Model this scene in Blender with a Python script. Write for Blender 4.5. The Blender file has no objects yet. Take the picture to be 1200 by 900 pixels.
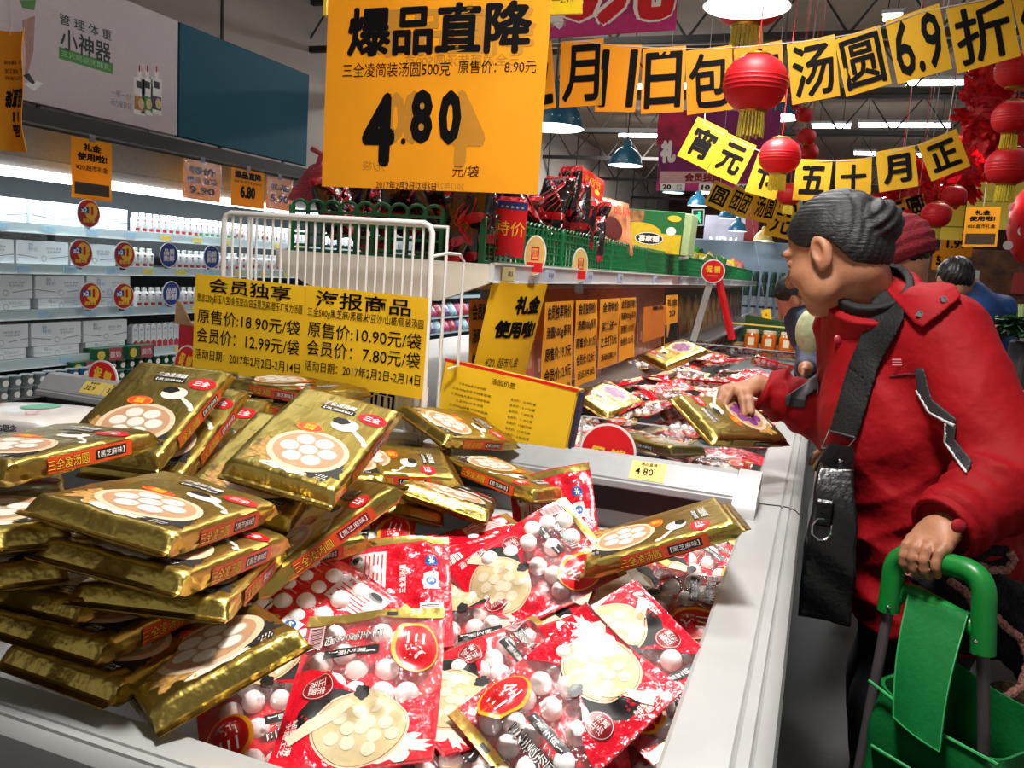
import bpy, math, random
import numpy as np
from mathutils import Matrix, Vector
S = bpy.context.scene
COL = S.collection
PI = math.pi
rnd = random.Random(7)

# ---------------------------------------------------------------- camera
EYE = np.array([0.0, 0.0, 1.32]); FPX = 970.0
YAW, PIT, ROL = math.radians(20.03), math.radians(8.18), math.radians(3.95)
FW = np.array([-math.sin(YAW)*math.cos(PIT), math.cos(YAW)*math.cos(PIT), -math.sin(PIT)])
_r = np.array([math.cos(YAW), math.sin(YAW), 0.0]); _u = np.cross(_r, FW)
RT = math.cos(ROL)*_r + math.sin(ROL)*_u
UPV = -math.sin(ROL)*_r + math.cos(ROL)*_u
cam = bpy.data.cameras.new('camera'); camo = bpy.data.objects.new('camera', cam); COL.objects.link(camo)
cam.sensor_width = 36; cam.lens = 36*FPX/1200; cam.clip_start = .05; cam.clip_end = 200
camo.matrix_world = Matrix(((RT[0], UPV[0], -FW[0], EYE[0]), (RT[1], UPV[1], -FW[1], EYE[1]), (RT[2], UPV[2], -FW[2], EYE[2]), (0, 0, 0, 1)))
S.camera = camo
def ray(x, y): return FW + RT*((x-600)/FPX) - UPV*((y-450)/FPX)
def at(x, y, X=None, Y=None, Z=None, D=None):
    d = ray(x, y)
    if D is not None: return EYE + d*D
    for i, v in ((0, X), (1, Y), (2, Z)):
        if v is not None: return EYE + d*((v-EYE[i])/d[i])

# ---------------------------------------------------------------- world, exposure
S.view_settings.view_transform = 'Standard'; S.view_settings.look = 'None'
S.view_settings.gamma = 1; S.view_settings.exposure = 0.0
try: S.view_settings.use_curve_mapping = False
except Exception: pass
W = bpy.data.worlds.new('world'); S.world = W; W.use_nodes = True
W.node_tree.nodes['Background'].inputs[0].default_value = (1.0, .95, .9, 1)
W.node_tree.nodes['Background'].inputs[1].default_value = 0.34
PENDANT_W, TUBE_E, CASE_E = 38.0, 24.0, 5.0

# ---------------------------------------------------------------- materials
def lin(h):
    h = h.lstrip('#'); out = []
    for i in (0, 2, 4):
        c = int(h[i:i+2], 16)/255
        out.append(c/12.92 if c <= .04045 else ((c+.055)/1.055)**2.4)
    return (*out, 1)
MATS = {}
def mat(name, col, rough=.5, metal=0, var=.06, scale=40, bump=0, bscale=60, emit=0, spec=.5, trans=0, alpha=None, sss=0, coat=0, sheen=0, stretch=None):
    if name in MATS: return MATS[name]
    m = bpy.data.materials.new(name); m.use_nodes = True; MATS[name] = m
    nt = m.node_tree; b = nt.nodes['Principled BSDF']
    c = lin(col) if isinstance(col, str) else col
    b.inputs['Base Color'].default_value = c
    b.inputs['Roughness'].default_value = rough; b.inputs['Metallic'].default_value = metal
    b.inputs['Specular IOR Level'].default_value = spec
    if sss:
        b.inputs['Subsurface Weight'].default_value = sss; b.inputs['Subsurface Radius'].default_value = (.012, .005, .003)
    if coat: b.inputs['Coat Weight'].default_value = coat; b.inputs['Coat Roughness'].default_value = .15
    if sheen: b.inputs['Sheen Weight'].default_value = sheen
    if emit:
        b.inputs['Emission Color'].default_value = c; b.inputs['Emission Strength'].default_value = emit
    tc = nt.nodes.new('ShaderNodeTexCoord'); src = tc.outputs['Object']
    if stretch:
        mp = nt.nodes.new('ShaderNodeMapping'); mp.inputs['Scale'].default_value = stretch
        nt.links.new(src, mp.inputs[0]); src = mp.outputs[0]
    if var:
        n = nt.nodes.new('ShaderNodeTexNoise'); n.inputs['Scale'].default_value = scale; n.inputs['Detail'].default_value = 4
        nt.links.new(src, n.inputs['Vector'])
        r = nt.nodes.new('ShaderNodeValToRGB')
        r.color_ramp.elements[0].position = .3; r.color_ramp.elements[1].position = .7
        r.color_ramp.elements[0].color = tuple(max(0, x*(1-var*2)) for x in c[:3])+(1,)
        r.color_ramp.elements[1].color = tuple(min(1, x*(1+var)) for x in c[:3])+(1,)
        nt.links.new(n.outputs[0], r.inputs[0]); nt.links.new(r.outputs[0], b.inputs['Base Color'])
    if bump:
        n2 = nt.nodes.new('ShaderNodeTexNoise'); n2.inputs['Scale'].default_value = bscale; n2.inputs['Detail'].default_value = 3
        nt.links.new(src, n2.inputs['Vector'])
        bp = nt.nodes.new('ShaderNodeBump'); bp.inputs['Strength'].default_value = bump; bp.inputs['Distance'].default_value = .01
        nt.links.new(n2.outputs[0], bp.inputs['Height']); nt.links.new(bp.outputs[0], b.inputs['Normal'])
    if trans or alpha is not None:
        t = nt.nodes.new('ShaderNodeBsdfTransparent' if alpha is not None else 'ShaderNodeBsdfTranslucent')
        if alpha is None: t.inputs[0].default_value = c
        mx = nt.nodes.new('ShaderNodeMixShader'); mx.inputs[0].default_value = trans if alpha is None else 1-alpha
        nt.links.new(b.outputs[0], mx.inputs[1]); nt.links.new(t.outputs[0], mx.inputs[2])
        nt.links.new(mx.outputs[0], nt.nodes['Material Output'].inputs[0])
    return m
def film_mat(name, tint='#ffffff', gloss=.10, rough=.06, bump=.5, bscale=45):
    if name in MATS: return MATS[name]
    m = bpy.data.materials.new(name); m.use_nodes = True; MATS[name] = m
    nt = m.node_tree; nt.nodes.clear()
    o = nt.nodes.new('ShaderNodeOutputMaterial'); mx = nt.nodes.new('ShaderNodeMixShader')
    t = nt.nodes.new('ShaderNodeBsdfTransparent'); t.inputs[0].default_value = lin(tint)
    g = nt.nodes.new('ShaderNodeBsdfGlossy'); g.inputs['Roughness'].default_value = rough
    fr = nt.nodes.new('ShaderNodeFresnel'); fr.inputs[0].default_value = 1.45
    ad = nt.nodes.new('ShaderNodeMath'); ad.operation = 'ADD'; ad.inputs[1].default_value = gloss; ad.use_clamp = True
    tc = nt.nodes.new('ShaderNodeTexCoord'); n = nt.nodes.new('ShaderNodeTexNoise'); n.inputs['Scale'].default_value = bscale
    n.inputs['Detail'].default_value = 3; n.inputs['Distortion'].default_value = 1.2
    bp = nt.nodes.new('ShaderNodeBump'); bp.inputs['Strength'].default_value = bump; bp.inputs['Distance'].default_value = .01
    L = nt.links.new
    L(tc.outputs['Object'], n.inputs['Vector']); L(n.outputs[0], bp.inputs['Height']); L(bp.outputs[0], g.inputs['Normal'])
    L(fr.outputs[0], ad.inputs[0]); L(ad.outputs[0], mx.inputs[0])
    L(t.outputs[0], mx.inputs[1]); L(g.outputs[0], mx.inputs[2]); L(mx.outputs[0], o.inputs[0])
    return m
M_ = mat
GREY = mat('light_grey_plastic', '#c2c2c0', .38, var=.04, scale=12)
GREYD = mat('mid_grey_metal', '#8b8b8b', .4, var=.06)
DARKB = mat('black_panel', '#0b0b0c', .5)
WHITE = mat('white_plastic', '#e4e4e2', .4, var=.02)
YEL = mat('yellow_paper', '#f8cc1c', .75, var=.03, scale=8, trans=.25)
ORG = mat('orange_paper', '#f5b012', .75, var=.03, scale=8, trans=.4)
INK = mat('black_ink', '#050404', .7, var=0, spec=.15)
INKF = mat('shown_through_ink', '#b87a14', .7, var=0)
RED = mat('red_print', '#d8101c', .35, var=.03)
WPR = mat('white_print', '#f4f0ea', .45, var=0)
YPR = mat('golden_yellow_print', '#f7c52a', .5, var=0)
GOLD = mat('gold_foil', '#bfa857', .30, .97, var=.05, bump=.5, bscale=34, stretch=(1, .35, 1))
GREEN = mat('green_plastic', '#0d6b3a', .4, var=.06)
WIRE = mat('white_coated_wire', '#dcdad6', .35, var=.02)
STEEL = mat('brushed_steel', '#9a9a9c', .3, .9)

# ---------------------------------------------------------------- mesh builder
class MB:
    def __init__(s): s.v = []; s.f = []; s.m = []; s.mats = []
    def slot(s, m):
        if m not in s.mats: s.mats.append(m)
        return s.mats.index(m)
    def add(s, vs, fs, m, T=None):
        vs = np.asarray(vs, float).reshape(-1, 3)
        if T is not None: vs = vs @ np.array(T)[:3, :3].T + np.array(T)[:3, 3]
        o = len(s.v); s.v.extend(map(tuple, vs)); k = s.slot(m)
        for f in fs: s.f.append([i+o for i in f]); s.m.append(k)
        return s
    def grid(s, P, m, T=None, flip=False, wrap=False):
        P = np.asarray(P, float); a, b = P.shape[:2]; fs = []
        for i in range(a-1):
            for j in range(b if wrap else b-1):
                k = (j+1) % b
                q = [i*b+j, (i+1)*b+j, (i+1)*b+k, i*b+k]
                fs.append(q[::-1] if flip else q)
        return s.add(P.reshape(-1, 3), fs, m, T)
    def box(s, c, d, m, T=None, ch=0.0):
        x, y, z = d[0]/2, d[1]/2, d[2]/2
        if ch <= 0:
            v = [(sx*x, sy*y, sz*z) for sx in (-1, 1) for sy in (-1, 1) for sz in (-1, 1)]
            f = [(0, 1, 3, 2), (4, 6, 7, 5), (0, 4, 5, 1), (2, 3, 7, 6), (0, 2, 6, 4), (1, 5, 7, 3)]
        else:
            ch = min(ch, x*.9, y*.9, z*.9); v = []; idx = {}
            for sx in (-1, 1):
                for sy in (-1, 1):
                    for sz in (-1, 1):
                        for ax in range(3):
                            p = [sx*(x-ch), sy*(y-ch), sz*(z-ch)]; p[ax] = (sx*x, sy*y, sz*z)[ax]
                            idx[(sx, sy, sz, ax)] = len(v); v.append(tuple(p))
            f = []
            for ax in range(3):
                o1, o2 = [(1, 2), (0, 2), (0, 1)][ax]
                for sg in (-1, 1):
                    q = []
                    for s1, s2 in ((-1, -1), (1, -1), (1, 1), (-1, 1)):
                        k = [0, 0, 0]; k[ax] = sg; k[o1] = s1; k[o2] = s2; q.append(idx[(*k, ax)])
                    f.append(q)
                for s1 in (-1, 1):
                    for s2 in (-1, 1):
                        k1 = [0, 0, 0]; k1[ax] = -1; k1[o1] = s1; k1[o2] = s2; k2 = list(k1); k2[ax] = 1
                        f.append([idx[(*k1, o1)], idx[(*k2, o1)], idx[(*k2, o2)], idx[(*k1, o2)]])
            for sx in (-1, 1):
                for sy in (-1, 1):
                    for sz in (-1, 1): f.append([idx[(sx, sy, sz, a)] for a in range(3)])
        v = np.array(v)+np.array(c)
        return s.add(v, f, m, T)
    def tube(s, pts, r, m, n=10, T=None, closed=False, cap=True, sx=1, sy=1, ref=(0, 0, 1)):
        pts = np.asarray(pts, float); N = len(pts)
        rs = np.broadcast_to(np.asarray(r, float), (N,)); rows = []; pn = None
        for i in range(N):
            if closed: t = pts[(i+1) % N]-pts[i-1]
            else: t = pts[min(i+1, N-1)]-pts[max(i-1, 0)]
            t = t/(np.linalg.norm(t)+1e-12)
            if pn is None:
                a = np.array(ref, float)
                if abs(a@t) > .95: a = np.array([0, 1., 0])
                pn = a
            nn = pn-(pn@t)*t; nn /= np.linalg.norm(nn)+1e-12; pn = nn; bb = np.cross(t, nn)
            an = np.arange(n)*2*PI/n
            rows.append(pts[i]+rs[i]*(np.cos(an)[:, None]*nn*sy+np.sin(an)[:, None]*bb*sx))
        if closed: rows.append(rows[0])
        P = np.array(rows); s.grid(P, m, T, wrap=True, flip=True)
        if cap and not closed:
            s.add(P[0], [list(range(n))], m, T); s.add(P[-1], [list(range(n))[::-1]], m, T)
        return s
    def lathe(s, prof, m, T=None, n=24, ax=2):
        an = np.arange(n)*2*PI/n
        P = np.array([[(r*math.cos(a), r*math.sin(a), z) for a in an] for r, z in prof])
        return s.grid(P, m, T, wrap=True)
    def ball(s, c, r, m, T=None, n=14):
        r = np.broadcast_to(np.asarray(r, float), (3,))
        an = np.arange(n)*2*PI/n; rows = []
        for i in range(n//2+1):
            p = PI*i/(n//2)-PI/2
            rows.append([(c[0]+r[0]*math.cos(p)*math.cos(a), c[1]+r[1]*math.cos(p)*math.sin(a), c[2]+r[2]*math.sin(p)) for a in an])
        return s.grid(np.array(rows), m, T, wrap=True)
    def prism(s, poly, z0, z1, m, T=None, ms=None):
        poly = [tuple(p) for p in poly]; n = len(poly)
        v = [(x, y, z0) for x, y in poly]+[(x, y, z1) for x, y in poly]
        s.add(v, [list(range(n, 2*n))], m, T); s.add(v, [list(range(n))[::-1]], m, T)
        return s.add(v, [[i, (i+1) % n, n+(i+1) % n, n+i] for i in range(n)], ms or m, T)
    def text(s, body, c, size, m, T=None, bold=0.0, h=None, w=None, fn=None, rot=0, mir=False, italic=0, z=.0008):
        """flat lettering centred at c in the local xy plane; w/h squeeze it into a box; fn maps (x,y,z) rows"""
        vs, fs = text2d(body, bold)
        if not len(vs): return s
        lo, hi = vs.min(0), vs.max(0); ext = np.maximum(hi-lo, 1e-6)
        p = vs-(lo+hi)/2
        if italic: p = p+np.stack([p[:, 1]*italic, 0*p[:, 1]], 1)
        if w is not None and h is not None: p = p*np.array([w/ext[0], h/ext[1]])
        elif w is not None: p = p*(w/ext[0])
        else: p = p*size
        if mir: p = p*np.array([-1, 1]); fs = [f[::-1] for f in fs]
        if rot: p = p @ np.array([[math.cos(rot), math.sin(rot)], [-math.sin(rot), math.cos(rot)]])
        p = p+np.array(c[:2]); q = np.column_stack([p, np.full(len(p), z)+_TZ.get((body, bold), 0)])
        if fn is not None: q = fn(q)
        return s.add(q, fs, m, T)
    def disc(s, c, rx, ry, m, T=None, n=28, fn=None, z=.0005, rings=4, wob=0, seed=0):
        rr = random.Random(seed); wb = [1+wob*(rr.random()-.5)*2 for _ in range(n)]
        v = [(c[0], c[1], z)]+[(c[0]+rx*k/rings*math.cos(2*PI*i/n)*wb[i], c[1]+ry*k/rings*math.sin(2*PI*i/n)*wb[i], z) for k in range(1, rings+1) for i in range(n)]
        f = [(0, 1+i, 1+(i+1) % n) for i in range(n)]
        for k in range(1, rings):
            for i in range(n):
                a, b = 1+(k-1)*n+i, 1+(k-1)*n+(i+1) % n
                f.append((a, a+n, b+n, b))
        v = np.array(v)
        if fn is not None: v = fn(v)
        return s.add(v, f, m, T)
    def rect(s, c, w, h, m, T=None, fn=None, z=.0005, rot=0, nx=1, ny=1):
        xs = np.linspace(-w/2, w/2, nx+1); ys = np.linspace(-h/2, h/2, ny+1)
        P = np.array([[(x, y, z) for y in ys] for x in xs])
        if rot:
            X, Y = P[..., 0].copy(), P[..., 1].copy()
            P[..., 0] = X*math.cos(rot)-Y*math.sin(rot); P[..., 1] = X*math.sin(rot)+Y*math.cos(rot)
        P[..., 0] += c[0]; P[..., 1] += c[1]
        if fn is not None: P = fn(P.reshape(-1, 3)).reshape(P.shape)
        return s.grid(P, m, T)
    def mesh(s, name, smooth=True, ang=40):
        me = bpy.data.meshes.new(name)
        me.from_pydata(s.v, [], s.f)
        for m in s.mats: me.materials.append(m)
        me.polygons.foreach_set('material_index', s.m)
        if smooth:
            me.polygons.foreach_set('use_smooth', [True]*len(s.f))
            me.update()
            try: me.set_sharp_from_angle(angle=math.radians(ang))
            except Exception: pass
        me.update(); return me
    def build(s, name, parent=None, smooth=True, ang=40):
        return link(name, s.mesh(name, smooth, ang), parent)
def link(name, me, parent=None):
    o = bpy.data.objects.new(name, me); COL.objects.link(o)
    if parent is not None: o.parent = parent
    return o
_TX = {}; _TZ = {}
def text2d(body, bold=0.0):
    k = (body, bold)
    if k in _TX: return _TX[k]
    c = bpy.data.curves.new('lettering', 'FONT'); c.body = body; c.size = 1; c.resolution_u = 2; c.offset = bold if bold <= .016 else 0
    o = bpy.data.objects.new('lettering', c); COL.objects.link(o)
    dg = bpy.context.evaluated_depsgraph_get(); me = bpy.data.meshes.new_from_object(o.evaluated_get(dg))
    v = np.array([p.co[:2] for p in me.vertices]).reshape(-1, 2); f = [list(p.vertices) for p in me.polygons]
    bpy.data.objects.remove(o); bpy.data.curves.remove(c); bpy.data.meshes.remove(me)
    if bold > .016 and len(v):       # heavy lettering: the outline repeated about its own centre line
        vs, fs, zs = [], [], []; n = len(v); sh = [(0, 0)]+[(math.cos(i*PI/4), math.sin(i*PI/4)) for i in range(8)]
        for i, (dx, dy_) in enumerate(sh): vs.append(v+np.array([dx, dy_])*bold); zs += [i*.00004]*n; fs += [[q+i*n for q in g] for g in f]
        v, f = np.concatenate(vs), fs; _TZ[k] = np.array(zs)
    _TX[k] = (v, f); return _TX[k]
def frame(o, x, y, z=None):
    """4x4 with columns x, y, z at origin o"""
    x = np.array(x, float); x /= np.linalg.norm(x); y = np.array(y, float); y -= (y@x)*x; y /= np.linalg.norm(y); z = np.cross(x, y)
    T = np.eye(4); T[:3, 0] = x; T[:3, 1] = y; T[:3, 2] = z; T[:3, 3] = o; return T
def facing(o, yaw=0, pitch=0, roll=0):
    """local x right, y up, z toward the viewer standing at -Y; yaw about Z"""
    x = np.array([math.cos(yaw), math.sin(yaw), 0]); n = np.array([math.sin(yaw), -math.cos(yaw), 0]); y = np.array([0, 0, 1.])
    n2 = n*math.cos(pitch)+y*math.sin(pitch); y2 = y*math.cos(pitch)-n*math.sin(pitch)
    xr = x*math.cos(roll)+y2*math.sin(roll); yr = -x*math.sin(roll)+y2*math.cos(roll)
    return frame(o, xr, yr)
def setm(o, T): o.matrix_world = Matrix([list(map(float, r)) for r in np.array(T)])
def thing(name, label, cat, loc=(0, 0, 0), group=None, T=None):
    o = bpy.data.objects.new(name, None); COL.objects.link(o); o.empty_display_size = .05
    if T is not None: setm(o, T)
    else: o.location = loc
    return tag(o, label, cat, group)
def tag(o, label, cat, group=None, kind=None):
    o['label'] = label; o['category'] = cat
    if group: o['group'] = group
    if kind: o['kind'] = kind
    return o
def struct(o): o['kind'] = 'structure'; return o
def dup(root, T=None, label=None, group=None):
    r = root.copy(); COL.objects.link(r)
    if T is not None: setm(r, T)
    if label: r['label'] = label
    if group: r['group'] = group
    for ch in list(root.children):
        c = ch.copy(); COL.objects.link(c); c.parent = r
        for g in list(ch.children):
            d = g.copy(); COL.objects.link(d); d.parent = c
    return r
def noise2(rr, n=7, fmin=20, fmax=90):
    ks = [(rr.uniform(fmin, fmax), rr.uniform(0, 2*PI), rr.uniform(0, 2*PI), rr.uniform(.4, 1)) for _ in range(n)]
    def f(u, v):
        s = 0
        for k, a, ph, am in ks: s = s+am*np.sin(k*(u*math.cos(a)+v*math.sin(a))+ph)/(k/fmin)**.7
        return s/2
    return f
# ================================================================ room shell
def slab(name, lo, hi, m):
    lo, hi = np.array(lo, float), np.array(hi, float); mb = MB(); mb.box((lo+hi)/2, hi-lo, m); return struct(mb.build(name, smooth=False))
def floor_material():
    m = mat('floor_tiles', '#6a6058', .35, var=.12, scale=3)
    nt = m.node_tree; b = nt.nodes['Principled BSDF']; br = nt.nodes.new('ShaderNodeTexBrick'); tc = nt.nodes.new('ShaderNodeTexCoord')
    br.offset = 0; br.inputs['Scale'].default_value = 1.0; br.inputs['Brick Width'].default_value = .6; br.inputs['Row Height'].default_value = .6
    br.inputs['Mortar Size'].default_value = .004
    br.inputs['Color1'].default_value = lin('#2d2722'); br.inputs['Color2'].default_value = lin('#28231e'); br.inputs['Mortar'].default_value = lin('#231e1a')
    nt.links.new(tc.outputs['Object'], br.inputs['Vector']); nt.links.new(br.outputs['Color'], b.inputs['Base Color']); return m
slab('floor', (-7, -3, -.1), (14, 34, 0), floor_material())
CEIL = 4.6
slab('ceiling', (-7, -3, CEIL), (14, 34, CEIL+.1), mat('ceiling_sheet', '#a8937f', .8, var=.08, scale=1.5))
slab('wall_left', (-6.3, -3, 0), (-6.2, 34, CEIL), mat('beige_wall_panel', '#b9aca0', .7, var=.05, scale=.8))
slab('wall_back', (-7, 33.9, 0), (14, 34, CEIL), mat('far_wall_paint', '#6b4a3e', .8, var=.25, scale=.8))
mb = MB()
for y in np.arange(3, 33, 2.2): mb.box((-6.19, y, 3.3), (.02, .03, 2.6), mat('panel_joint', '#4e4640', .7))
struct(mb.build('trim_1', smooth=False))
# roof trusses: each one a structural beam with bars
TR = mat('truss_steel', '#38332f', .6, .3)
for k, y in enumerate((6.5, 9, 11.5, 14.5, 18, 22, 27)):
    mb = MB(); z0, z1 = 3.75, 4.3
    for z in (z0, z1): mb.box((3.5, y, z), (20, .07, .07), TR)
    n = 26
    for i in range(n):
        x = -6.3+i*.78
        mb.tube([(x, y, z0), (x+.39, y, z1), (x+.78, y, z0)], .016, TR, n=5)
    struct(mb.build('beam_%d' % (k+1), smooth=False))

def tube_light(c, L, label, light=0):
    t = thing('ceiling_tube_light', label, 'ceiling light', c, 'fluorescent tubes under the roof')
    MB().box((0, 0, .06), (L, .09, .05), WHITE, ch=.008).build('housing', t)
    MB().tube([(-L/2+.02, 0, 0), (L/2-.02, 0, 0)], .03, mat('lit_tube', '#f4fbff', emit=TUBE_E, var=0), n=10).build('tube', t)
    mb = MB()
    for x in (-L/2+.15, L/2-.15): mb.tube([(x, 0, .08), (x, 0, CEIL-c[2])], .006, TR, n=5)
    mb.build('suspension_rods', t)
    if light:  # area light only under the added tubes of the left row
        l = bpy.data.lights.new('tube_light', 'AREA'); l.shape = 'RECTANGLE'; l.size = L; l.size_y = .1; l.energy = light; l.color = (.95, .98, 1)
        lo = bpy.data.objects.new('tube_light', l); COL.objects.link(lo); lo.parent = t; lo.location = (0, 0, -.035)
ZT = 4.15
for (x0, x1, py) in ((1060, 1175, 97), (950, 998, 148), (1005, 1115, 147), (1000, 1027, 180), (1066, 1085, 182), (1033, 1058, 21), (1024, 1050, 232), (815, 840, 226)):
    a, b = at(x0, py, Z=ZT), at(x1, py, Z=ZT); c = (a+b)/2
    if c[1] > 32 or c[1] < 0:
        a, b = at(x0, py, Y=26), at(x1, py, Y=26); c = (a+b)/2
    tube_light(c, abs(b[0]-a[0]), 'bright fluorescent ceiling tube hanging below the roof trusses')
for c in ((-3.2, 13, ZT), (-3.2, 17.5, ZT), (-3.2, 22, ZT), (2.5, 25, ZT), (1.5, 5.5, ZT), (-2.8, 3.0, ZT), (3.5, 1.5, ZT), (-3.0, 8.5, ZT), (3.2, 9, ZT)):  # left row is added behind the banners to brighten the beige wall
    tube_light(c, 2.4, 'bright fluorescent ceiling tube hanging below the roof trusses', 260 if c[0] < -3.1 else 0)

# pendant lamps
TEAL = mat('teal_enamel', '#1f5f78', .3, var=.04)
def pendant(c, s, label, watts, col=(1, .97, .93), shade=TEAL, group='teal pendant lamps over the freezers'):
    t = thing('pendant_lamp', label, 'lamp', c, group)
    pr = [(.205, 0), (.2, .012), (.19, .05), (.165, .11), (.125, .165), (.08, .2), (.055, .215), (.05, .28), (.02, .30)]
    pr = [(r*s, z*s) for r, z in pr]; inner = [(r-.006, z) for r, z in pr[:7]][::-1]
    MB().lathe(pr, shade, n=32).lathe([(.0, pr[6][1]-.01)]+inner+[pr[0]], mat('lamp_inner_white', '#f2f2ee', .4), n=32).build('shade', t)
    MB().lathe([(0, .03*s), (.1*s, .03*s), (.175*s, .045*s), (.19*s, .05*s)][::-1], mat('lamp_diffuser', '#fdfdff', emit=9, var=0), n=24).build('diffuser', t)
    MB().tube([(0, 0, .29*s), (0, 0, CEIL-c[2])], .008, mat('grey_cable', '#55504c', .5), n=6).build('cable', t)
    if watts:
        l = bpy.data.lights.new('pendant_light', 'AREA'); l.shape = 'DISK'; l.size = .36*s; l.energy = watts; l.color = col; l.spread = math.radians(150)
        lo = bpy.data.objects.new('pendant_light', l); COL.objects.link(lo); lo.parent = t; lo.location = (0, 0, .012)
    return t
pendant((-.20, 1.0, 2.6), 1, 'teal pendant lamp hanging over the near freezer', PENDANT_W)
pendant((-.35, 2.75, 2.75), 1, 'teal pendant lamp hanging over the far freezer just behind the price sill', PENDANT_W*.6)  # added out of view to brighten the bags in the far freezer
P0 = at(875, 8, D=3.9)
pendant(P0, 1, 'large teal pendant lamp, its white disc cut by the top edge of the photo', PENDANT_W)
pendant(at(910, 138, D=7.2), 1, 'teal pendant lamp between the two hanging red lanterns', PENDANT_W)
pendant(at(648, 150, D=5.4), 1, 'teal pendant lamp half hidden behind the large 4.80 price sign', PENDANT_W)
pendant(at(733, 194, D=9.8), 1, 'teal pendant lamp on a grey rod in front of the beige wall', PENDANT_W)
pendant((.95, 6.6, 2.85), 1, 'teal pendant lamp over the aisle', PENDANT_W*.6)  # added lamp, there to light the shoppers in the background
for px, py, d, lab in ((789, 226, 13, 'small white pendant lamp under the purple banner'), (817, 241, 14, 'small teal pendant lamp beside the exit sign'), (852, 256, 16, 'small teal pendant lamp, upper one by the red pillar'), (864, 271, 15, 'small teal pendant lamp, lower one by the red pillar')):
    pendant(at(px, py, D=d), .85, lab, 0)
BRASS = mat('yellow_lamp_shade', '#c9a254', .4, var=.05)
for px, py, d, lab in ((894, 282, 15, 'small yellow pendant lamp left of the woman\'s forehead'), (899, 290, 17, 'small yellow pendant lamp with a bright disc behind its neighbour'), (911, 298, 19, 'small yellow pendant lamp lowest of the far three')):
    pendant(at(px, py, D=d), .85, lab, 0, shade=BRASS, group='small yellow pendant lamps far down the aisle')

# ================================================================ freezers
RAILP = [(-.10, .78), (-.10, .846), (-.095, .85), (-.034, .853), (-.031, .849), (-.028, .853), (-.016, .852), (-.0135, .847), (-.011, .851), (-.003, .848), (.006, .84), (.010, .825), (.004, .80), (-.012, .79)]
def extrude(mb, prof, a, b, m, axis='y', ms=None):
    """profile of (out, z) swept from a to b; axis y: out = X, axis x: out = -Y side"""
    P = []
    for t in (a, b):
        P.append([((p[0], t, p[1]) if axis == 'y' else (t, p[0], p[1])) for p in prof])
    mb.grid(P, m, flip=(axis == 'y')); return mb
RAILM = mat('freezer_rail_plastic', '#a2a2a0', .38, var=.05, scale=6)
F1 = thing('chest_freezer', 'grey-rimmed end freezer heaped with gold packs and red bags', 'freezer', (0, 0, 0))
mb = MB()
extrude(mb, RAILP, .53, 1.80, RAILM); mb.build('side_rail', F1, ang=25)
mb = MB(); YF = [(.53-x, z) for x, z in RAILP]
YF = [(.535-p[0]*.62, p[1]) for p in RAILP]
extrude(mb, YF, -2.1, .008, RAILM, axis='x'); mb.build('front_rail', F1, ang=25)
mb = MB()
mb.box((-.02, 1.17, .44), (.03, 1.22, .70), DARKB); mb.box((-1.05, .55, .44), (2.06, .03, .70), DARKB); mb.box((-2.09, 1.17, .44), (.03, 1.26, .82), DARKB)
mb.box((-1.05, 1.17, .12), (2.0, 1.2, .08), DARKB)
for x in (-.15, -1.9):
    for y in (.68, 1.7): mb.box((x, y, .04), (.08, .08, .08), DARKB)
mb.build('body', F1, smooth=False)
LINER = mat('freezer_liner', '#a5a5a6', .45, var=.05)
mb = MB()
mb.grid([[(-.10, .59, .80), (-.14, .63, .46)], [(-.10, 1.78, .80), (-.14, 1.72, .46)]], LINER)
mb.grid([[(-2.07, .59, .80), (-2.07, .63, .46)], [(-.10, .59, .80), (-.14, .63, .46)]], LINER)
mb.grid([[(-2.07, .63, .46), (-2.07, 1.72, .46)], [(-.14, .63, .46), (-.14, 1.72, .46)]], LINER, flip=True)
mb.box((-1.08, 1.79, .62), (1.96, .03, .42), LINER)
mb.build('inner_liner', F1, smooth=False)
mb = MB(); mb.box((-1.08, 1.745, .745), (1.96, .06, .012), WHITE, ch=.003); mb.box((-1.08, 1.735, .72), (1.96, .05, .04), GREYD); mb.box((-1.08, 1.76, .83), (1.96, .03, .06), mat('recess_dark', '#2b2b2d', .5))  # darkness of the recess under the sill is put into the strip's colour
mb.build('inner_ledge', F1, smooth=False)
# price sill at the back of the end freezer
SILLM = mat('sill_aluminium', '#a6a7a8', .32, var=.03)
mb = MB(); prof = [(1.80, .862), (1.722, .858), (1.716, .862), (1.716, .874), (1.724, .876), (1.724, .880), (1.760, .918), (1.772, .920), (1.80, .918)]
extrude(mb, prof, -2.07, -.125, SILLM, axis='x')
for x in (-2.07, -.125): mb.add([(x, y, z) for y, z in prof], [list(range(len(prof)))], SILLM)
sill = mb.build('price_rail', F1, ang=20)
mb = MB(); N = 14
arc = [(1.82, .85)]+[(1.82-.150*math.sin(a), .85+.068*math.cos(a)) for a in np.linspace(0, PI/2, N)]
for x in (-.125, -.078): mb.add([(x, y, z) for y, z in arc], [list(range(len(arc)))], GREY)
P = [[(-.125, y, z) for y, z in arc], [(-.078, y, z) for y, z in arc]]; mb.grid(P, GREY); mb.build('end_cap', F1)
TS = frame((-.31, 1.7425, .8992), (1, 0, 0), (0, .036, .038))
def shelf_tag(T, w, h, txt, col='#f3d46a', name='price_tag', parent=None):
    mb = MB(); mb.box((0, 0, .0008), (w, h, .0012), mat('tag_'+col, col, .5, var=.02), T=T)
    if txt: mb.text(txt, (-.1*w, -.05*h), .5*h, INK, T=T, z=.002, bold=.01)
    mb.text('爆品直降', (0, .36*h), .2*h, INK, T=T, z=.002)
    return mb.build(name, parent, smooth=False)
shelf_tag(TS, .075, .046, '4.80', parent=F1)
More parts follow.
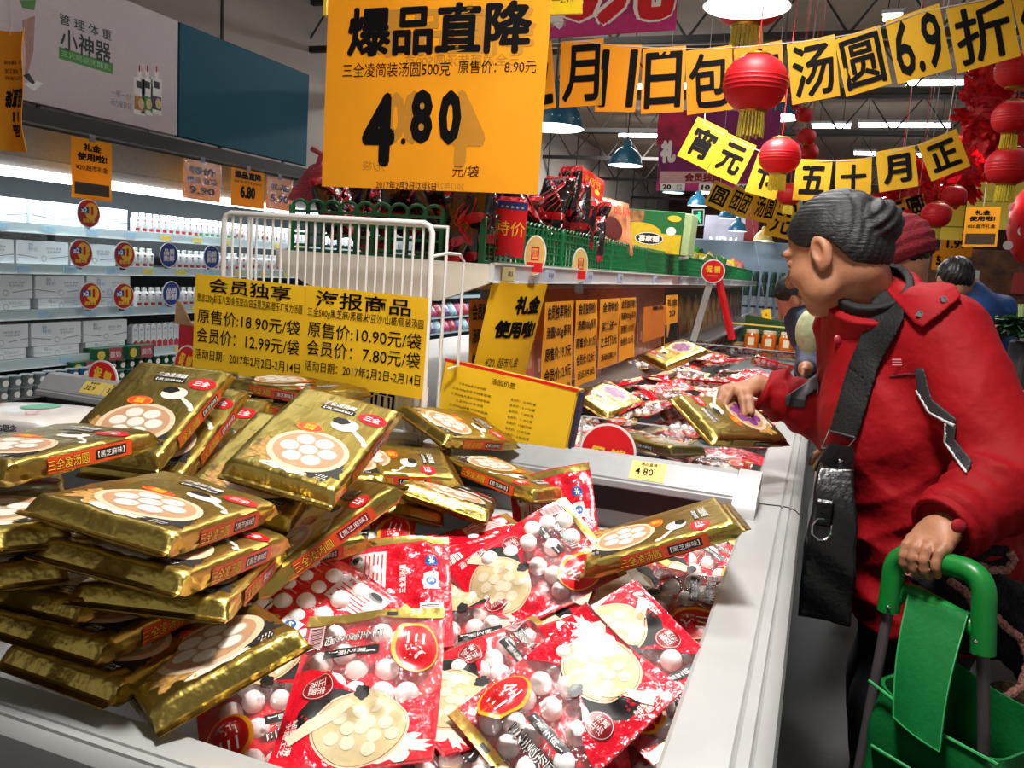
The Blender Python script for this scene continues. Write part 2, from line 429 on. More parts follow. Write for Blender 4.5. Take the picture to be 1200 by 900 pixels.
TS = frame((-1.88, 1.7425, .8992), (1, 0, 0), (0, .036, .038)); shelf_tag(TS, .075, .042, '32.9', parent=F1)
TS = frame((-1.80, 1.7425, .8992), (1, 0, 0), (0, .036, .038)); shelf_tag(TS, .075, .042, '32.9', parent=F1)

F2 = thing('chest_freezer', 'long grey-railed freezer along the aisle behind the price sill', 'freezer', (0, 1.81, 0))
o2 = np.array([0, -1.81, 0])
def mbo(): return MB()
mb = MB(); extrude(mb, RAILP, 0, 10.2, RAILM); mb.build('side_rail', F2, ang=25)
mb = MB()
mb.box((-.02, 5.1, .44), (.03, 10.2, .70), DARKB); mb.box((-.45, 5.1, .12), (.86, 10.2, .08), DARKB); mb.box((-.45, 10.2, .46), (.9, .03, .76), GREYD)
for y in (.2, 3.5, 7, 10): mb.box((-.15, y, .04), (.08, .08, .08), DARKB); mb.box((-.8, y, .04), (.08, .08, .08), DARKB)
mb.build('body', F2, smooth=False)
mb = MB(); mb.grid([[(-.10, 0, .80), (-.12, 0, .5)], [(-.10, 10.2, .80), (-.12, 10.2, .5)]], LINER)
mb.grid([[(-.9, 0, .5), (-.9, 10.2, .5)], [(-.12, 0, .5), (-.12, 10.2, .5)]], LINER, flip=True)
mb.box((-.89, 5.1, .67), (.03, 10.2, .34), LINER)
mb.build('inner_liner', F2, smooth=False)
mb = MB(); prof = [(-.90, .90), (-.87, .905), (-.74, .845), (-.735, .835), (-.75, .80), (-.90, .80)]
extrude(mb, prof, .2, 10.2, mat('air_duct', '#5f5148', .4, var=.1)); mb.build('air_duct', F2, ang=20)
ACR = film_mat('clear_acrylic', '#eef2f2', gloss=.05, rough=.03, bump=0)
EDGE = mat('acrylic_edge', '#d5dadb', .2, alpha=.75, var=0)
gl, gr = at(683, 485, Y=2.07), at(830, 509, Y=2.07); gz = (gl[2]+gr[2])/2; gx = gl[0]; gw = -.10-gx
mb = MB(); mb.box((gx+gw/2, .26, gz-.06), (gw, .004, .12), ACR); mb.box((gx+gw/2, .26, gz), (gw, .005, .003), EDGE); mb.box((gx, .26, gz-.06), (.004, .006, .12), EDGE)
mb.build('acrylic_guard', F2, smooth=False)
YG = 3.22
mb = MB(); mb.box((-.42, YG, .895), (.64, .005, .07), ACR); mb.box((-.42, YG, .931), (.64, .007, .005), EDGE); mb.build('partition_guard', F2, smooth=False)
mb = MB(); mb.box((-.42, YG+2.2, .868), (.64, 4.2, .006), ACR); mb.box((-.735, YG+2.2, .872), (.02, 4.2, .016), GREYD); mb.box((-.42, YG+.1, .874), (.64, .03, .014), STEEL)
mb.build('sliding_lid', F2, smooth=False)
hb = at(845, 405, Y=1.81+YG+.12)
MB().tube([(hb[0]-.07+.14*t, YG+.12, .875+.035*math.sin(PI*t)) for t in np.linspace(0, 1, 12)], .007, STEEL, n=8).build('lid_handle', F2)

F3 = thing('chest_freezer', 'grey freezer on the far side of the shelf, its flat lid showing', 'freezer', (-1.1, 1.86, 0))
mb = MB(); mb.box((-.5, 5, .44), (.96, 10, .78), GREYD, ch=.01); mb.box((-.5, .3, .03), (.8, .1, .06), DARKB); mb.box((-.5, 9.6, .03), (.8, .1, .06), DARKB); mb.build('body', F3, smooth=False)
mb = MB(); mb.box((-.5, 5, .845), (1.0, 10, .03), GREY, ch=.008); mb.build('lid', F3)

# ================================================================ long shelf over the freezers
SH = thing('display_shelf', 'long cream shelf above the freezer carrying green lattice guards', 'shelf', (-1.05, 1.85, 1.25))
CREAM = mat('cream_steel', '#d3ccbd', .45, var=.04, scale=5)
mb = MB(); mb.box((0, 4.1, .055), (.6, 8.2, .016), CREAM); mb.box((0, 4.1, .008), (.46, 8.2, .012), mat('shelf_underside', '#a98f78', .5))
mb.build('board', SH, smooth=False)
poly = [(-.30, .068), (.30, .068), (.30, .022), (.17, -.03), (-.17, -.03), (-.30, .022)]
mb = MB(); mb.prism(poly, -.012, .006, CREAM, T=frame((0, 0, 0), (1, 0, 0), (0, 0, 1))); mb.build('end_panel', SH, smooth=False)
for s in (-1, 1):
    mb = MB(); mb.box((s*.305, 4.1, .048), (.012, 8.2, .046), mat('price_channel', '#cfd0d2', .2, var=.08, scale=8)); mb.box((s*.312, 4.1, .026), (.006, 8.2, .005), WHITE); mb.box((s*.312, 4.1, .07), (.006, 8.2, .005), WHITE)
    mb.build('price_channel', SH, smooth=False)
rr = random.Random(3)
for y in (.09, .42, .85, 1.3, 2.0, 2.75, 3.4, 4.4, 5.4):
    T = frame((.3135, y, .047), (0, 1, 0), (0, 0, 1))
    mb = MB(); mb.box((0, 0, 0), (.085, .034, .002), mat('shelf_tag_%d' % (y < .3), '#e8d9a0' if y < .3 or y > 3 else '#b8c4da', .4), T=T); mb.text('¥'+str(rr.randint(5, 19))+'.8', (.01, 0), .02, INK, T=T, z=.0014)
    mb.build('price_tag', SH, smooth=False)
for y in (.75, 4.0, 7.8):
    MB().box((0, y, -.2), (.05, .05, .40), GREYD, ch=.004).build('post', SH, smooth=False)

def lattice(name, T, L, Hh, label, nx, nz, r=.004, arch=False, group='green lattice guards on the shelf'):
    t = thing(name, label, 'lattice guard', T=T, group=group)
    mb = MB()
    for i in range(nx+1):
        x = -L/2+L*i/nx; mb.box((x, 0, Hh/2), (r*2, .008, Hh), GREEN)
    for j in range(nz+1):
        z = Hh*j/nz if not arch else (.02+(Hh-.03)*j/nz); mb.box((0, .001, z), (L, .006, r*1.6), GREEN)
    for i in range(nx):
        x0, x1 = -L/2+L*i/nx, -L/2+L*(i+1)/nx; k = (x1-x0)/2
        mb.tube([((x0+x1)/2-k*math.cos(a), 0, Hh+k*.75*math.sin(a)) for a in np.linspace(0, PI, 7)], r, GREEN, n=5)
    mb.build('lattice', t, smooth=False)
    mb = MB(); mb.box((-L/2, 0, Hh/2), (.012, .016, Hh+.01), GREEN, ch=.002); mb.box((L/2, 0, Hh/2), (.012, .016, Hh+.01), GREEN, ch=.002); mb.box((0, 0, .006), (L, .02, .012), GREEN, ch=.002)
    mb.build('frame', t, smooth=False)
    return t
ZS = 1.3145
lattice('lattice_guard', frame((-1.115, 1.88, ZS), (1, 0, 0), (0, 1, 0)), .44, .118, 'green arched lattice guard across the near end of the shelf', 9, 3, .0045, True)
YL = [1.88, 2.53, 3.18, 3.83, 4.48, 5.13, 5.78, 6.6, 7.6, 8.7, 9.9]
nm = ['nearest of the row, beside the oval sign', 'second of the row, under the orange pack', 'third of the row, under the green box', 'fourth of the row, under the white bag', 'fifth of the row, before the snack packets', 'sixth of the row', 'seventh of the row, above the round sign', 'eighth of the row', 'ninth of the row', 'last of the row']
for i in range(10):
    L = YL[i+1]-YL[i]-.015
    lattice('lattice_guard', frame((-.79, (YL[i]+YL[i+1])/2, ZS), (0, 1, 0), (-1, 0, 0)), L, .112, 'green lattice guard on the shelf edge, '+nm[i], int(L/.036), 5, .0028)
# ================================================================ gold packs
PW, PL, PT = .16, .225, .031
CREAMP = mat('bowl_cream_print', '#ead7b4', .4, var=.04); PEACH = mat('bowl_rim_print', '#d8bd9c', .4, var=.02); BROTH = mat('broth_print', '#b98c68', .4, var=.06)
BALLP = mat('rice_ball_print', '#d9d3c6', .4, var=.02); PURP = mat('purple_ball_print', '#7d3580', .4, var=.12, scale=150)
PURD = mat('deep_purple_print', '#4e1f52', .4, var=.1); BALLD = mat('rice_ball_edge_print', '#b7a88e', .4, var=.02)
SESB = mat('black_sesame_print', '#17110d', .6, var=.3, scale=300); SESW = mat('white_sesame_print', '#e6dcc6', .6, var=.15, scale=300); WHEAT = mat('wheat_print', '#b98a44', .6, var=.3, scale=200)
ORP = mat('orange_red_print', '#d8481a', .35, var=.03); REDL = mat('logo_red', '#c9151e', .3, var=.02); DRED = mat('dark_red_print', '#8a0e16', .35, var=.04)
BLKP = mat('black_print', '#120d0b', .4, var=0); BRONZE = mat('bronze_foil', '#8a6a30', .3, 1, var=.08, bump=.2, bscale=60)
def gold_pack_mesh(seed, ball=BALLP, rough=1.0, bar=BLKP):
    rr = random.Random(seed); n1 = noise2(rr, 8, 25, 160); n2 = noise2(rr, 6, 60, 260)
    mb = MB(); hw, hl = PW/2, PL/2; NV = 44
    vs = [-hl-.018, -hl-.010, -hl-.006]+list(np.linspace(-hl, hl, NV))+[hl+.006, hl+.010, hl+.018]
    def env(v):
        a = abs(v)
        if a <= hl-.004: return 1.0
        if a >= hl+.008: return .035
        t = (a-(hl-.004))/.012; return 1-(1-.035)*t*t*(3-2*t)
    us = np.linspace(-1, 1, 19)
    def ztop(u, v):
        t = env(v); h = PT/2*t*(1-.16*abs(u/hw)**5)
        e = np.clip((abs(v)-hl*.72)/(hl*.28), 0, 1)+.35*np.clip((abs(u)-hw*.75)/(hw*.25), 0, 1)
        return h+rough*t*(.0007*n1(u, v)+.0016*e*n2(u, v))
    rows = []
    for v in vs:
        t = env(v); fin = abs(v) > hl+.005
        w = hw*(1.03 if fin else 1)
        zo = -.004 if fin else 0
        top = [(s*(w-.004), v, ztop(s*(hw-.004), v)+zo) for s in us]
        sr = [(w+.0012*rough*n2(z*9, v), v, z*PT/2*t+zo) for z in (.62, .2, -.2, -.62)]
        bot = [(s*(w-.004), v, -PT/2*t*(1-.1*abs(s)**5)+zo-.0008*rough*n1(s*hw+1, v)) for s in us[::-2]]
        sl = [(-w-.0012*rough*n2(z*7+3, v), v, z*PT/2*t+zo) for z in (-.62, -.2, .2, .62)]
        rows.append(top+sr+bot+sl)
    mb.grid(np.array(rows), GOLD, wrap=True, flip=False)
    nn = len(rows[0]); mb.add(rows[0], [list(range(nn))[::-1]], BRONZE); mb.add(rows[-1], [list(range(nn))], BRONZE)
    for k, v in ((0, -1), (1, 1)):   # dark serrated seal over each crimped end
        mb.rect((0, v*(hl+.0145)), PW*1.03, .007, BRONZE, fn=lambda P: np.column_stack([P[:, 0], P[:, 1], np.full(len(P), -.0022)]))
    def fn(P):
        P = np.asarray(P, float)
        return np.column_stack([P[:, 0], P[:, 1], np.array([ztop(a, b) for a, b in P[:, :2]])+P[:, 2]])
    a, b, c, d = .0004, .0007, .0010, .0013
    mb.disc((-.037, -.066), .028, .030, WHEAT, fn=fn, z=a, wob=.3, seed=1); mb.disc((.0, -.092), .03, .012, SESW, fn=fn, z=a, wob=.35, seed=2); mb.disc((.046, -.075), .026, .024, SESB, fn=fn, z=a, wob=.3, seed=3)
    mb.disc((.008, -.047), .058, .048, PEACH, fn=fn, z=b, n=40); mb.disc((.008, -.046), .050, .041, BROTH, fn=fn, z=c, n=36)
    for i in range(7):
        x, y = (.008, -.046) if i == 0 else (.008+.0285*math.cos(i*PI/3), -.046+.0245*math.sin(i*PI/3))
        mb.disc((x, y), .0139, .0123, PURD if ball is PURP else BALLD, fn=fn, z=d, n=18, rings=2); mb.disc((x-.0006, y+.0010), .0126, .0108, ball, fn=fn, z=d+.0002, n=18, rings=2)
    mb.disc((-.016, .006), .021, .0115, ORP, fn=fn, z=b); mb.disc((-.016, .006), .0195, .0102, YPR, fn=fn, z=c); mb.disc((-.016, .006), .0187, .0096, ORP, fn=fn, z=d)
    mb.text('香甜\n细糯', (-.016, .006), 1, YPR, w=.016, h=.013, fn=fn, z=.0016, bold=.01)
    mb.disc((.026, .033), .021, .0155, BALLP, fn=fn, z=b); mb.disc((.017, .041), .013, .008, BLKP, fn=fn, z=c, wob=.15)
    mb.add(fn(np.array([(.034, .034, b), (.040, .024, b), (.0735, -.004, b), (.0745, .002, b), (.066, .013, b)])), [[0, 1, 2, 3, 4]], BALLP); mb.disc((.071, 0), .0045, .0045, BALLP, fn=fn, z=b, n=14, rings=1)
    mb.disc((.056, .065), .0225, .0145, REDL, fn=fn, z=b); mb.text('三全', (.056, .065), 1, WPR, w=.026, h=.013, fn=fn, z=c, bold=.03)
    mb.text('三全凌汤圆', (-.002, .079), 1, BRONZE, w=.052, h=.0125, fn=fn, z=b, bold=.06); mb.text('三全凌汤圆', (-.002, .079), 1, WPR, w=.050, h=.011, fn=fn, z=c, bold=.02)
    mb.rect((.0, .066), .054, .009, BLKP, fn=fn, z=b, nx=10, ny=2); mb.text('【黑芝麻馅】', (.0, .066), 1, WPR, w=.046, h=.0062, fn=fn, z=c)
    mb.text('净含量：320克', (-.052, .052), 1, BLKP, w=.024, h=.003, fn=fn, z=b); mb.text('速冻食品\n水磨汤圆', (-.065, -.052), 1, BLKP, w=.012, h=.006, fn=fn, z=b)
    mb.text('////\n////', (.05, -.094), 1, WPR, w=.016, h=.011, fn=fn, z=.001)
    # long side panel lettering
    def side(s):
        def f(P):
            P = np.asarray(P, float); return np.column_stack([np.full(len(P), 0)+s*(hw+.0016+P[:, 2]), s*P[:, 0], P[:, 1]])
        return f
    for s in (1, -1):
        f = side(s)
        mb.rect((0.004, -.001), .13, .019, ORP if s > 0 else GOLD, fn=f, z=0, nx=6)
        mb.text('三全凌汤圆', (-.032, -.001), 1, DRED, w=.062, h=.0145, fn=f, z=.0004, bold=.05); mb.text('三全凌汤圆', (-.032, -.001), 1, YPR, w=.060, h=.013, fn=f, z=.0008, bold=.0)
        mb.rect((.034, -.001), .05, .012, bar, fn=f, z=.0004, nx=4); mb.text('【黑芝麻味】', (.034, -.001), 1, WPR, w=.043, h=.008, fn=f, z=.0008)
        mb.text('生产许可', (.08, -.001), 1, DRED, w=.022, h=.008, fn=f, z=.0008)
    return mb.mesh('gold_pack', ang=50)
GM = [gold_pack_mesh(11, rough=.9), gold_pack_mesh(23, bar=DRED, rough=1.5), gold_pack_mesh(37, rough=2.0), gold_pack_mesh(51, ball=PURP, rough=1.0)]
def pack(T, label, k=0, group=None):
    o = link('gold_pack', GM[k]); setm(o, T); return tag(o, label, 'frozen food pack', group)
def bk(c, x, y): return frame(c, x, y)
def place(cx, cy, ux, uy, z, pitch=0, roll=0):
    c = at(cx, cy, Z=z); u = at(ux, uy, Z=z)-c; u /= np.linalg.norm(u); r = np.cross(u, (0, 0, 1)); n = np.array([0, 0, 1.])
    u2 = u*math.cos(pitch)+n*math.sin(pitch); n2 = np.cross(r, u2); r2 = r*math.cos(roll)-n2*math.sin(roll)
    return frame(c, r2, u2)
PK = [
 ('gold pack leaning at the front of the pile, bowl of seven balls fully shown', bk((-.66, 1.008, 1.048), (.975, .159, -.154), (-.099, .935, .342)), 0),
 ('gold pack propped steeply against the back of the pile, glaring pale under the lamp', bk((-.947, .984, 1.058), (.98, .2, -.02), (-.17, .879, .446)), 0),
 ('gold pack directly behind the glaring pale one, only its right edge showing', bk((-.952, 1.032, 1.022), (.97, .242, -.04), (-.201, .877, .437)), 1),
 ('gold pack leaning between the glaring pale one and the front one, mostly hidden', bk((-.975, 1.125, .985), (.973, .231, .004), (-.206, .858, .47)), 2),
 ('gold pack lying just beneath the front leaning pack, left strip and bowl rim showing', bk((-.735, 1.005, 1.000), (.959, .226, -.171), (-.159, .929, .335)), 0),
 ('gold pack on top of the left stack with a bluish sheen', bk((-.872, .722, 1.057), (.995, .073, .066), (-.072, .997, -.018)), 2),
 ('crumpled gold pack on top of the middle stack, white glare over its bowl', bk((-.672, .722, 1.018), (.977, .16, -.139), (-.177, .977, -.121)), 2),
 ('gold pack second in the middle stack, right under the crumpled one', bk((-.650, .716, .979), (.984, .15, -.098), (-.162, .979, -.127)), 2),
 ('gold pack third in the middle stack, turned to the right', bk((-.655, .745, .938), (.93, .36, -.06), (-.36, .93, -.08)), 1),
 ('dark gold pack low at the front, bowl picture in shadow above the front rail', bk((-.612, .701, .875), (.44, .854, .277), (-.873, .479, -.093)), 0),
 ('gold pack with its long lettered side facing out, slanting above the red bags', bk((-.640, .975, .922), (.768, -.61, .195), (.46, .737, .494)), 1),
 ('gold pack highest of the back group beside the yellow price list, overhanging the sill', bk((-.716, 1.64, .957), (.891, -.367, -.266), (.337, .929, -.152)), 2),
 ('gold pack lowest right of the back group, crimped edge toward the red bags', bk((-.548, 1.53, .894), (-.274, -.951, .142), (.951, -.289, -.105)), 0),
 ('gold pack in the back group left of the crimped one, folded end lit', bk((-.60, 1.36, .888), (.94, .242, -.238), (-.288, .941, -.178)), 2),
 ('gold pack second from the left in the back group, long edge toward the camera', bk((-.70, 1.34, .875), (.86, .44, -.2), (-.44, .89, -.1)), 2),
 ('gold pack under the highest one of the back group', place(455, 545, 540, 545, .93, -.05, .1), 2),
 ('gold pack resting on the right rail over the red bags, black bar on its side', bk((-.198, 1.236, .922), (.278, -.959, .054), (.886, .278, .372)), 0),
 ('gold pack with purple balls held in the hand of the woman in red', bk((-.168, 1.941, .998), (-.683, .577, .448), (-.619, -.783, .064)), 3),
 ('gold pack with purple balls topmost on the red bags in the far freezer', bk((-.562, 3.529, .99), (-.781, .596, .187), (-.622, -.714, -.323)), 3),
 ('gold pack with purple balls just right of the yellow price list', bk((-.650, 2.75, .885), (-.903, .274, .331), (-.324, -.94, -.107)), 3),
 ('gold pack flat behind the clear guard next to the round red sign', place(765, 520, 705, 505, .86, 0, .1), 0),
 ('upper of two gold packs lying edge-on behind the pile, below the left yellow paper', bk((-.99, 1.44, 1.035), (-.14, -.99, .02), (.99, -.14, 0)), 1),
 ('lower of two gold packs lying edge-on behind the pile, below the left yellow paper', bk((-.98, 1.43, 1.000), (-.1, -.995, .02), (.995, -.1, 0)), 1),
]
for lab, T, k in PK: pack(T, lab, k)
for (px, py, yf, yaw, lab) in ((22, 704, .60, .06, 'shadowed gold pack end-on at the far left, highest of the dark front stack'), (50, 748, .595, .0, 'shadowed gold pack end-on in the middle of the dark front stack'), (70, 792, .59, -.05, 'shadowed gold pack end-on just above the front rail, lowest of the dark front stack')):
    c = at(px, py, Y=yf); y = np.array([-math.sin(yaw), math.cos(yaw), -.02]); pack(frame(c+y*PL/2, (math.cos(yaw), math.sin(yaw), 0), y), lab, 2)
for (px, py, z, lab) in ((-20, 600, 1.01, 'gold pack under the bluish top one of the left stack'), (-25, 640, .975, 'gold pack third down in the left stack, in shadow')):
    pack(place(px, py, px+8, py-60, z, 0, 0), lab, 2)
# hidden bulk of the pile below: only the packs that peep through the gaps
for (x, y, z, yaw, lab) in ((-.86, 1.02, .93, .2, 'gold pack glimpsed deep in the pile under the glaring pale one'), (-.72, .99, .885, -.4, 'gold pack glimpsed in the dark gap behind the middle stack'), (-.88, .80, .93, .1, 'gold pack glimpsed low behind the dark front stack'), (-.80, 1.30, .93, .5, 'gold pack glimpsed behind the front leaning pack'), (-.78, 1.5, .905, .2, 'gold pack glimpsed under the edge-on pair'), (-.95, 1.30, .955, .1, 'gold pack glimpsed below the edge-on pair at the back')):
    pack(frame((x, y, z), (math.cos(yaw), math.sin(yaw), 0), (-math.sin(yaw), math.cos(yaw), .02)), lab, 2)
# white pack at the far left
mb = MB(); n1 = noise2(random.Random(5), 6, 30, 120); rows = []
for v in np.linspace(-.12, .12, 22):
    e = 1-abs(v/.12)**8; row = []
    for a in np.linspace(0, 2*PI, 33)[:-1]:
        ca, sa = math.cos(a), math.sin(a); q = (abs(ca)**5+abs(sa)**5)**(-1/5)
        row.append((.095*q*ca, v, .021*q*sa*(.15+.85*e)+.0012*n1(ca*.1, v)))
    rows.append(row)
mb.grid(np.array(rows), mat('white_pack_film', '#e9e4de', .25, var=.03, coat=.4), wrap=True)
mb.add(rows[0], [list(range(32))[::-1]], WPR); mb.add(rows[-1], [list(range(32))], WPR)
fs = lambda P: np.column_stack([np.asarray(P)[:, 0], np.full(len(P), -.121)-np.asarray(P)[:, 2], np.asarray(P)[:, 1]])
fs = lambda P: np.column_stack([np.full(len(P), .0955)+np.asarray(P)[:, 2], np.asarray(P)[:, 0], np.asarray(P)[:, 1]])
mb.disc((-.03, 0), .010, .009, REDL, fn=fs); mb.text('H-KANG思念', (.025, 0), 1, BLKP, w=.08, h=.013, fn=fs, bold=.02)
mb.disc((-.02, .02), .04, .03, mat('green_print', '#6fbf9a', .4), z=.0225); mb.rect((.02, -.06), .09, .012, RED, z=.0225, rot=.2); mb.text('水饺', (.04, .06), .03, RED, z=.0235)
o = mb.build('white_frozen_pack'); setm(o, frame(at(28, 491, D=1.52), (.2, -.98, .04), (.98, .2, .03))); tag(o, 'white plastic frozen food pack at the far left behind the gold packs', 'frozen food pack')

# ================================================================ red and clear bags of rice balls
BW, BH, BR_ = .225, .170, .0138
def clear_film():
    m = film_mat('clear_bag_film', '#fff6f6', gloss=.03, rough=.07, bump=.8, bscale=60); nt = m.node_tree
    if 'haze' not in nt.nodes:
        d = nt.nodes.new('ShaderNodeBsdfDiffuse'); d.name = 'haze'; d.inputs[0].default_value = (.95, .9, .9, 1); mx = nt.nodes.new('ShaderNodeMixShader'); mx.inputs[0].default_value = .04
        o = [n for n in nt.nodes if n.type == 'OUTPUT_MATERIAL'][0]; src = o.inputs[0].links[0].from_socket
        nt.links.new(src, mx.inputs[1]); nt.links.new(d.outputs[0], mx.inputs[2]); nt.links.new(mx.outputs[0], o.inputs[0])
    return m
FILM = clear_film()
REDF = mat('red_bag_film', '#e0122a', .22, var=.06, scale=25, bump=.6, bscale=55, coat=.5)
RBALL = mat('rice_ball_white', '#fffdf8', .5, var=.01)
IVORY = mat('ivory_print', '#cdb88a', .4, var=.06, scale=90); IVB = mat('ivory_ball_print', '#ddd0b2', .35, var=.05, scale=120); GOLDB = mat('gold_seal_band', '#cdb25e', .3, .8, var=.08, bump=.15)
bs = MB(); bs.ball((0, 0, 0), BR_, RBALL, n=18); BALLME = bs.mesh('rice_ball')
def bag_meshes(seed, back_up=False):
    rr = random.Random(seed); balls = []; tries = 0
    while len(balls) < 17 and tries < 4000:
        tries += 1
        u, v = rr.uniform(-.088, .052), rr.uniform(-.060, .060)
        if all((u-a)**2+(v-b)**2 > (2*BR_*.93)**2 for a, b, c in balls): balls.append((u, v, rr.uniform(-.003, .004)))
    NU, NV = 52, 40; us = np.linspace(-BW/2, BW/2, NU); vs = np.linspace(-BH/2, BH/2, NV); U, V = np.meshgrid(us, vs, indexing='ij')
    mask = np.clip(1-np.abs(2*U/(BW-.02))**5, 0, 1)*np.clip(1-np.abs(2*V/(BH-.008))**4, 0, 1)
    n1 = noise2(rr, 9, 25, 150); n2 = noise2(rr, 6, 18, 60)
    def sheet(sgn):
        h = .011*mask
        for a, b, c in balls:
            r2 = (U-a)**2+(V-b)**2; h = np.maximum(h, np.where(r2 < BR_**2, sgn*c+np.sqrt(np.maximum(BR_**2-r2, 0))+.0012, 0))
        for _ in range(2):
            p = np.pad(h, 1, mode='edge'); hb = (p[:-2, 1:-1]+p[2:, 1:-1]+p[1:-1, :-2]+p[1:-1, 2:]+2*h)/6; h = np.maximum(hb, h*.98)
        h = h*np.clip(mask*6, 0, 1)**.5+.0012*n1(U, V)*(.25+.75*mask)
        return np.maximum(h, .0006)
    n3 = noise2(rr, 4, 8, 22)
    warp = .005*n2(U, V)+.014*n3(U, V)+.035*(np.clip(np.abs(U)/(BW/2), 0, 1)**3)*rr.uniform(-.4, .4)+.03*np.clip((U/BW+V/BH)*rr.choice((-1, 1))-.45, 0, 1)
    F, B = sheet(1)+warp, -sheet(-1)+warp
    def samp(G):
        def fn(P):
            P = np.asarray(P, float); a = np.clip((P[:, 0]+BW/2)/BW*(NU-1), 0, NU-1.001); b = np.clip((P[:, 1]+BH/2)/BH*(NV-1), 0, NV-1.001)
            i, j = a.astype(int), b.astype(int); fa, fb = a-i, b-j
            z = G[i, j]*(1-fa)*(1-fb)+G[i+1, j]*fa*(1-fb)+G[i, j+1]*(1-fa)*fb+G[i+1, j+1]*fa*fb
            return np.column_stack([P[:, 0], P[:, 1], z+P[:, 2]])
        return fn
    f = samp(F)
    clear = MB(); clear.grid(np.stack([U, V, F], -1), FILM)
    pr = MB(); a, b, c, d, e = .0005, .0008, .0011, .0014, .0017
    P = []
    for v in np.linspace(-BH/2+.001, BH/2-.001, 40):
        lo = .012+.018*math.sin(v*38+.5)-.03*max(0, (-v-.03)/.05)
        P.append([(u, v, a) for u in np.linspace(lo, BW/2-.004, 30)])
    P = np.array(P); pr.grid(f(P.reshape(-1, 3)).reshape(P.shape), REDF, flip=True)
    pr.rect((-BW/2+.008, 0), .014, BH*.99, GOLDB, fn=f, z=a, nx=3, ny=38)
    pr.rect((-BW/2+.008, .02), .006, .014, BLKP, fn=f, z=b, nx=2, ny=4)
    pr.disc((.036, -.034), .032, .030, SESB, fn=f, z=b, wob=.25, seed=4, rings=8); pr.disc((.088, .046), .016, .03, SESW, fn=f, z=b, wob=.5, seed=6, rings=6)
    pr.disc((.062, .004), .046, .052, PEACH, fn=f, z=c, n=44, rings=14); pr.disc((.062, .004), .0435, .0495, DRED, fn=f, z=.00122, n=44, rings=14); pr.disc((.062, .004), .0428, .0488, IVORY, fn=f, z=d, n=44, rings=14)
    rr2 = random.Random(seed+1)
    for i in range(12):
        an = i*2.4; q = .0095*math.sqrt(i); pr.disc((.062+q*math.cos(an), .006+q*math.sin(an)*1.1), .0082, .0078, IVB, fn=f, z=e+.0001*(i % 3), n=14, rings=3)
    pr.disc((.030, .004), .017, .015, IVORY, fn=f, z=.0018, rings=5); pr.disc((.018, .001), .0095, .008, BLKP, fn=f, z=.0021, rings=3, wob=.2)
    sp = [(.030+t*.046, -.008-t*.062) for t in np.linspace(0, 1, 10)]
    pr.grid(f(np.array([[(x-.006, y-.004, .0019) for x, y in sp], [(x+.006, y+.004, .0019) for x, y in sp]]).reshape(-1, 3)).reshape(2, 10, 3), IVB)
    pr.disc((.008, -.050), .0165, .0185, DRED, fn=f, z=d, rings=5); pr.disc((.008, -.050), .0150, .0170, WPR, fn=f, z=e, rings=5); pr.disc((.008, -.050), .0144, .0164, DRED, fn=f, z=.0020, rings=5)
    pr.text('正宗\n汤圆', (.008, -.050), 1, WPR, w=.019, h=.019, fn=f, z=.0023)
    pr.disc((-.050, .052), .036, .027, mat('logo_orange', '#f0a21c', .35), fn=f, z=c, rings=8); pr.disc((-.049, .054), .0325, .0235, REDL, fn=f, z=d, rings=8)
    pr.text('三全', (-.049, .054), 1, WPR, w=.042, h=.024, fn=f, z=e, bold=.01)
    pr.text('三\n全\n凌\n汤\n圆', (-.068, -.022), 1, BLKP, w=.0165, h=.072, fn=f, z=c, bold=.06); pr.text('三\n全\n凌\n汤\n圆', (-.068, -.022), 1, WPR, w=.0150, h=.070, fn=f, z=d, bold=.012)
    pr.rect((-.043, -.020), .0135, .064, BLKP, fn=f, z=c, nx=4, ny=16); pr.text('【\n黑\n芝\n麻\n】', (-.043, -.020), 1, WPR, w=.008, h=.056, fn=f, z=d)
    pr.rect((-.078, -.070), .034, .020, mat('pink_white_print', '#e9b9bb', .4), fn=f, z=c, nx=8, ny=5)
    for i in range(12): pr.rect((-.092+i*.0026, -.070), .0008+.0008*(i % 3 == 0), .015, BLKP, fn=f, z=d, ny=4)
    pr.text('2017.01.08', (-.012, .010), 1, BLKP, w=.03, h=.0034, fn=f, z=b); pr.text('细腻香滑\n水磨工艺', (.070, -.070), 1, WPR, w=.046, h=.014, fn=f, z=b, bold=.01)
    pr.text('××× ××× ××', (.094, -.02), 1, WPR, w=.028, h=.004, fn=f, z=c, rot=1.2)
    bkm = MB(); g = samp(B); gb = lambda P: g(np.column_stack([np.asarray(P)[:, 0], np.asarray(P)[:, 1], -np.asarray(P)[:, 2]]))
    bkm.grid(np.stack([U, V, B], -1), REDF, flip=True)
    def bt(mbx, *A, **K): mbx.text(*A, fn=lambda P: gb(P*np.array([-1, 1, 1])), **K)
    fl = lambda P: gb(np.asarray(P)*np.array([-1, 1, 1]))
    bkm.rect((.045, .040), .075, .052, mat('pale_pink_label', '#efd6d2', .4), fn=fl, z=.0006, nx=16, ny=12); bkm.text('Tips', (.026, .056), 1, RED, w=.022, h=.009, fn=fl, z=.001, bold=.02)
    for i in range(5): bkm.rect((.045, .046-i*.0065), .064-.006*(i % 2), .0022, RED, fn=fl, z=.001, nx=12)
    bkm.disc((.064, .056), .012, .0055, mat('grey_cup_print', '#77706c', .4), fn=fl, z=.001); bkm.disc((.064, .060), .010, .005, SESB, fn=fl, z=.0013)
    for i in range(11): bkm.rect((-.056, .066-i*.0085), .072-.012*(i % 3), .0022, mat('faint_pink_lines', '#f08a90', .4), fn=fl, z=.0006, nx=12)
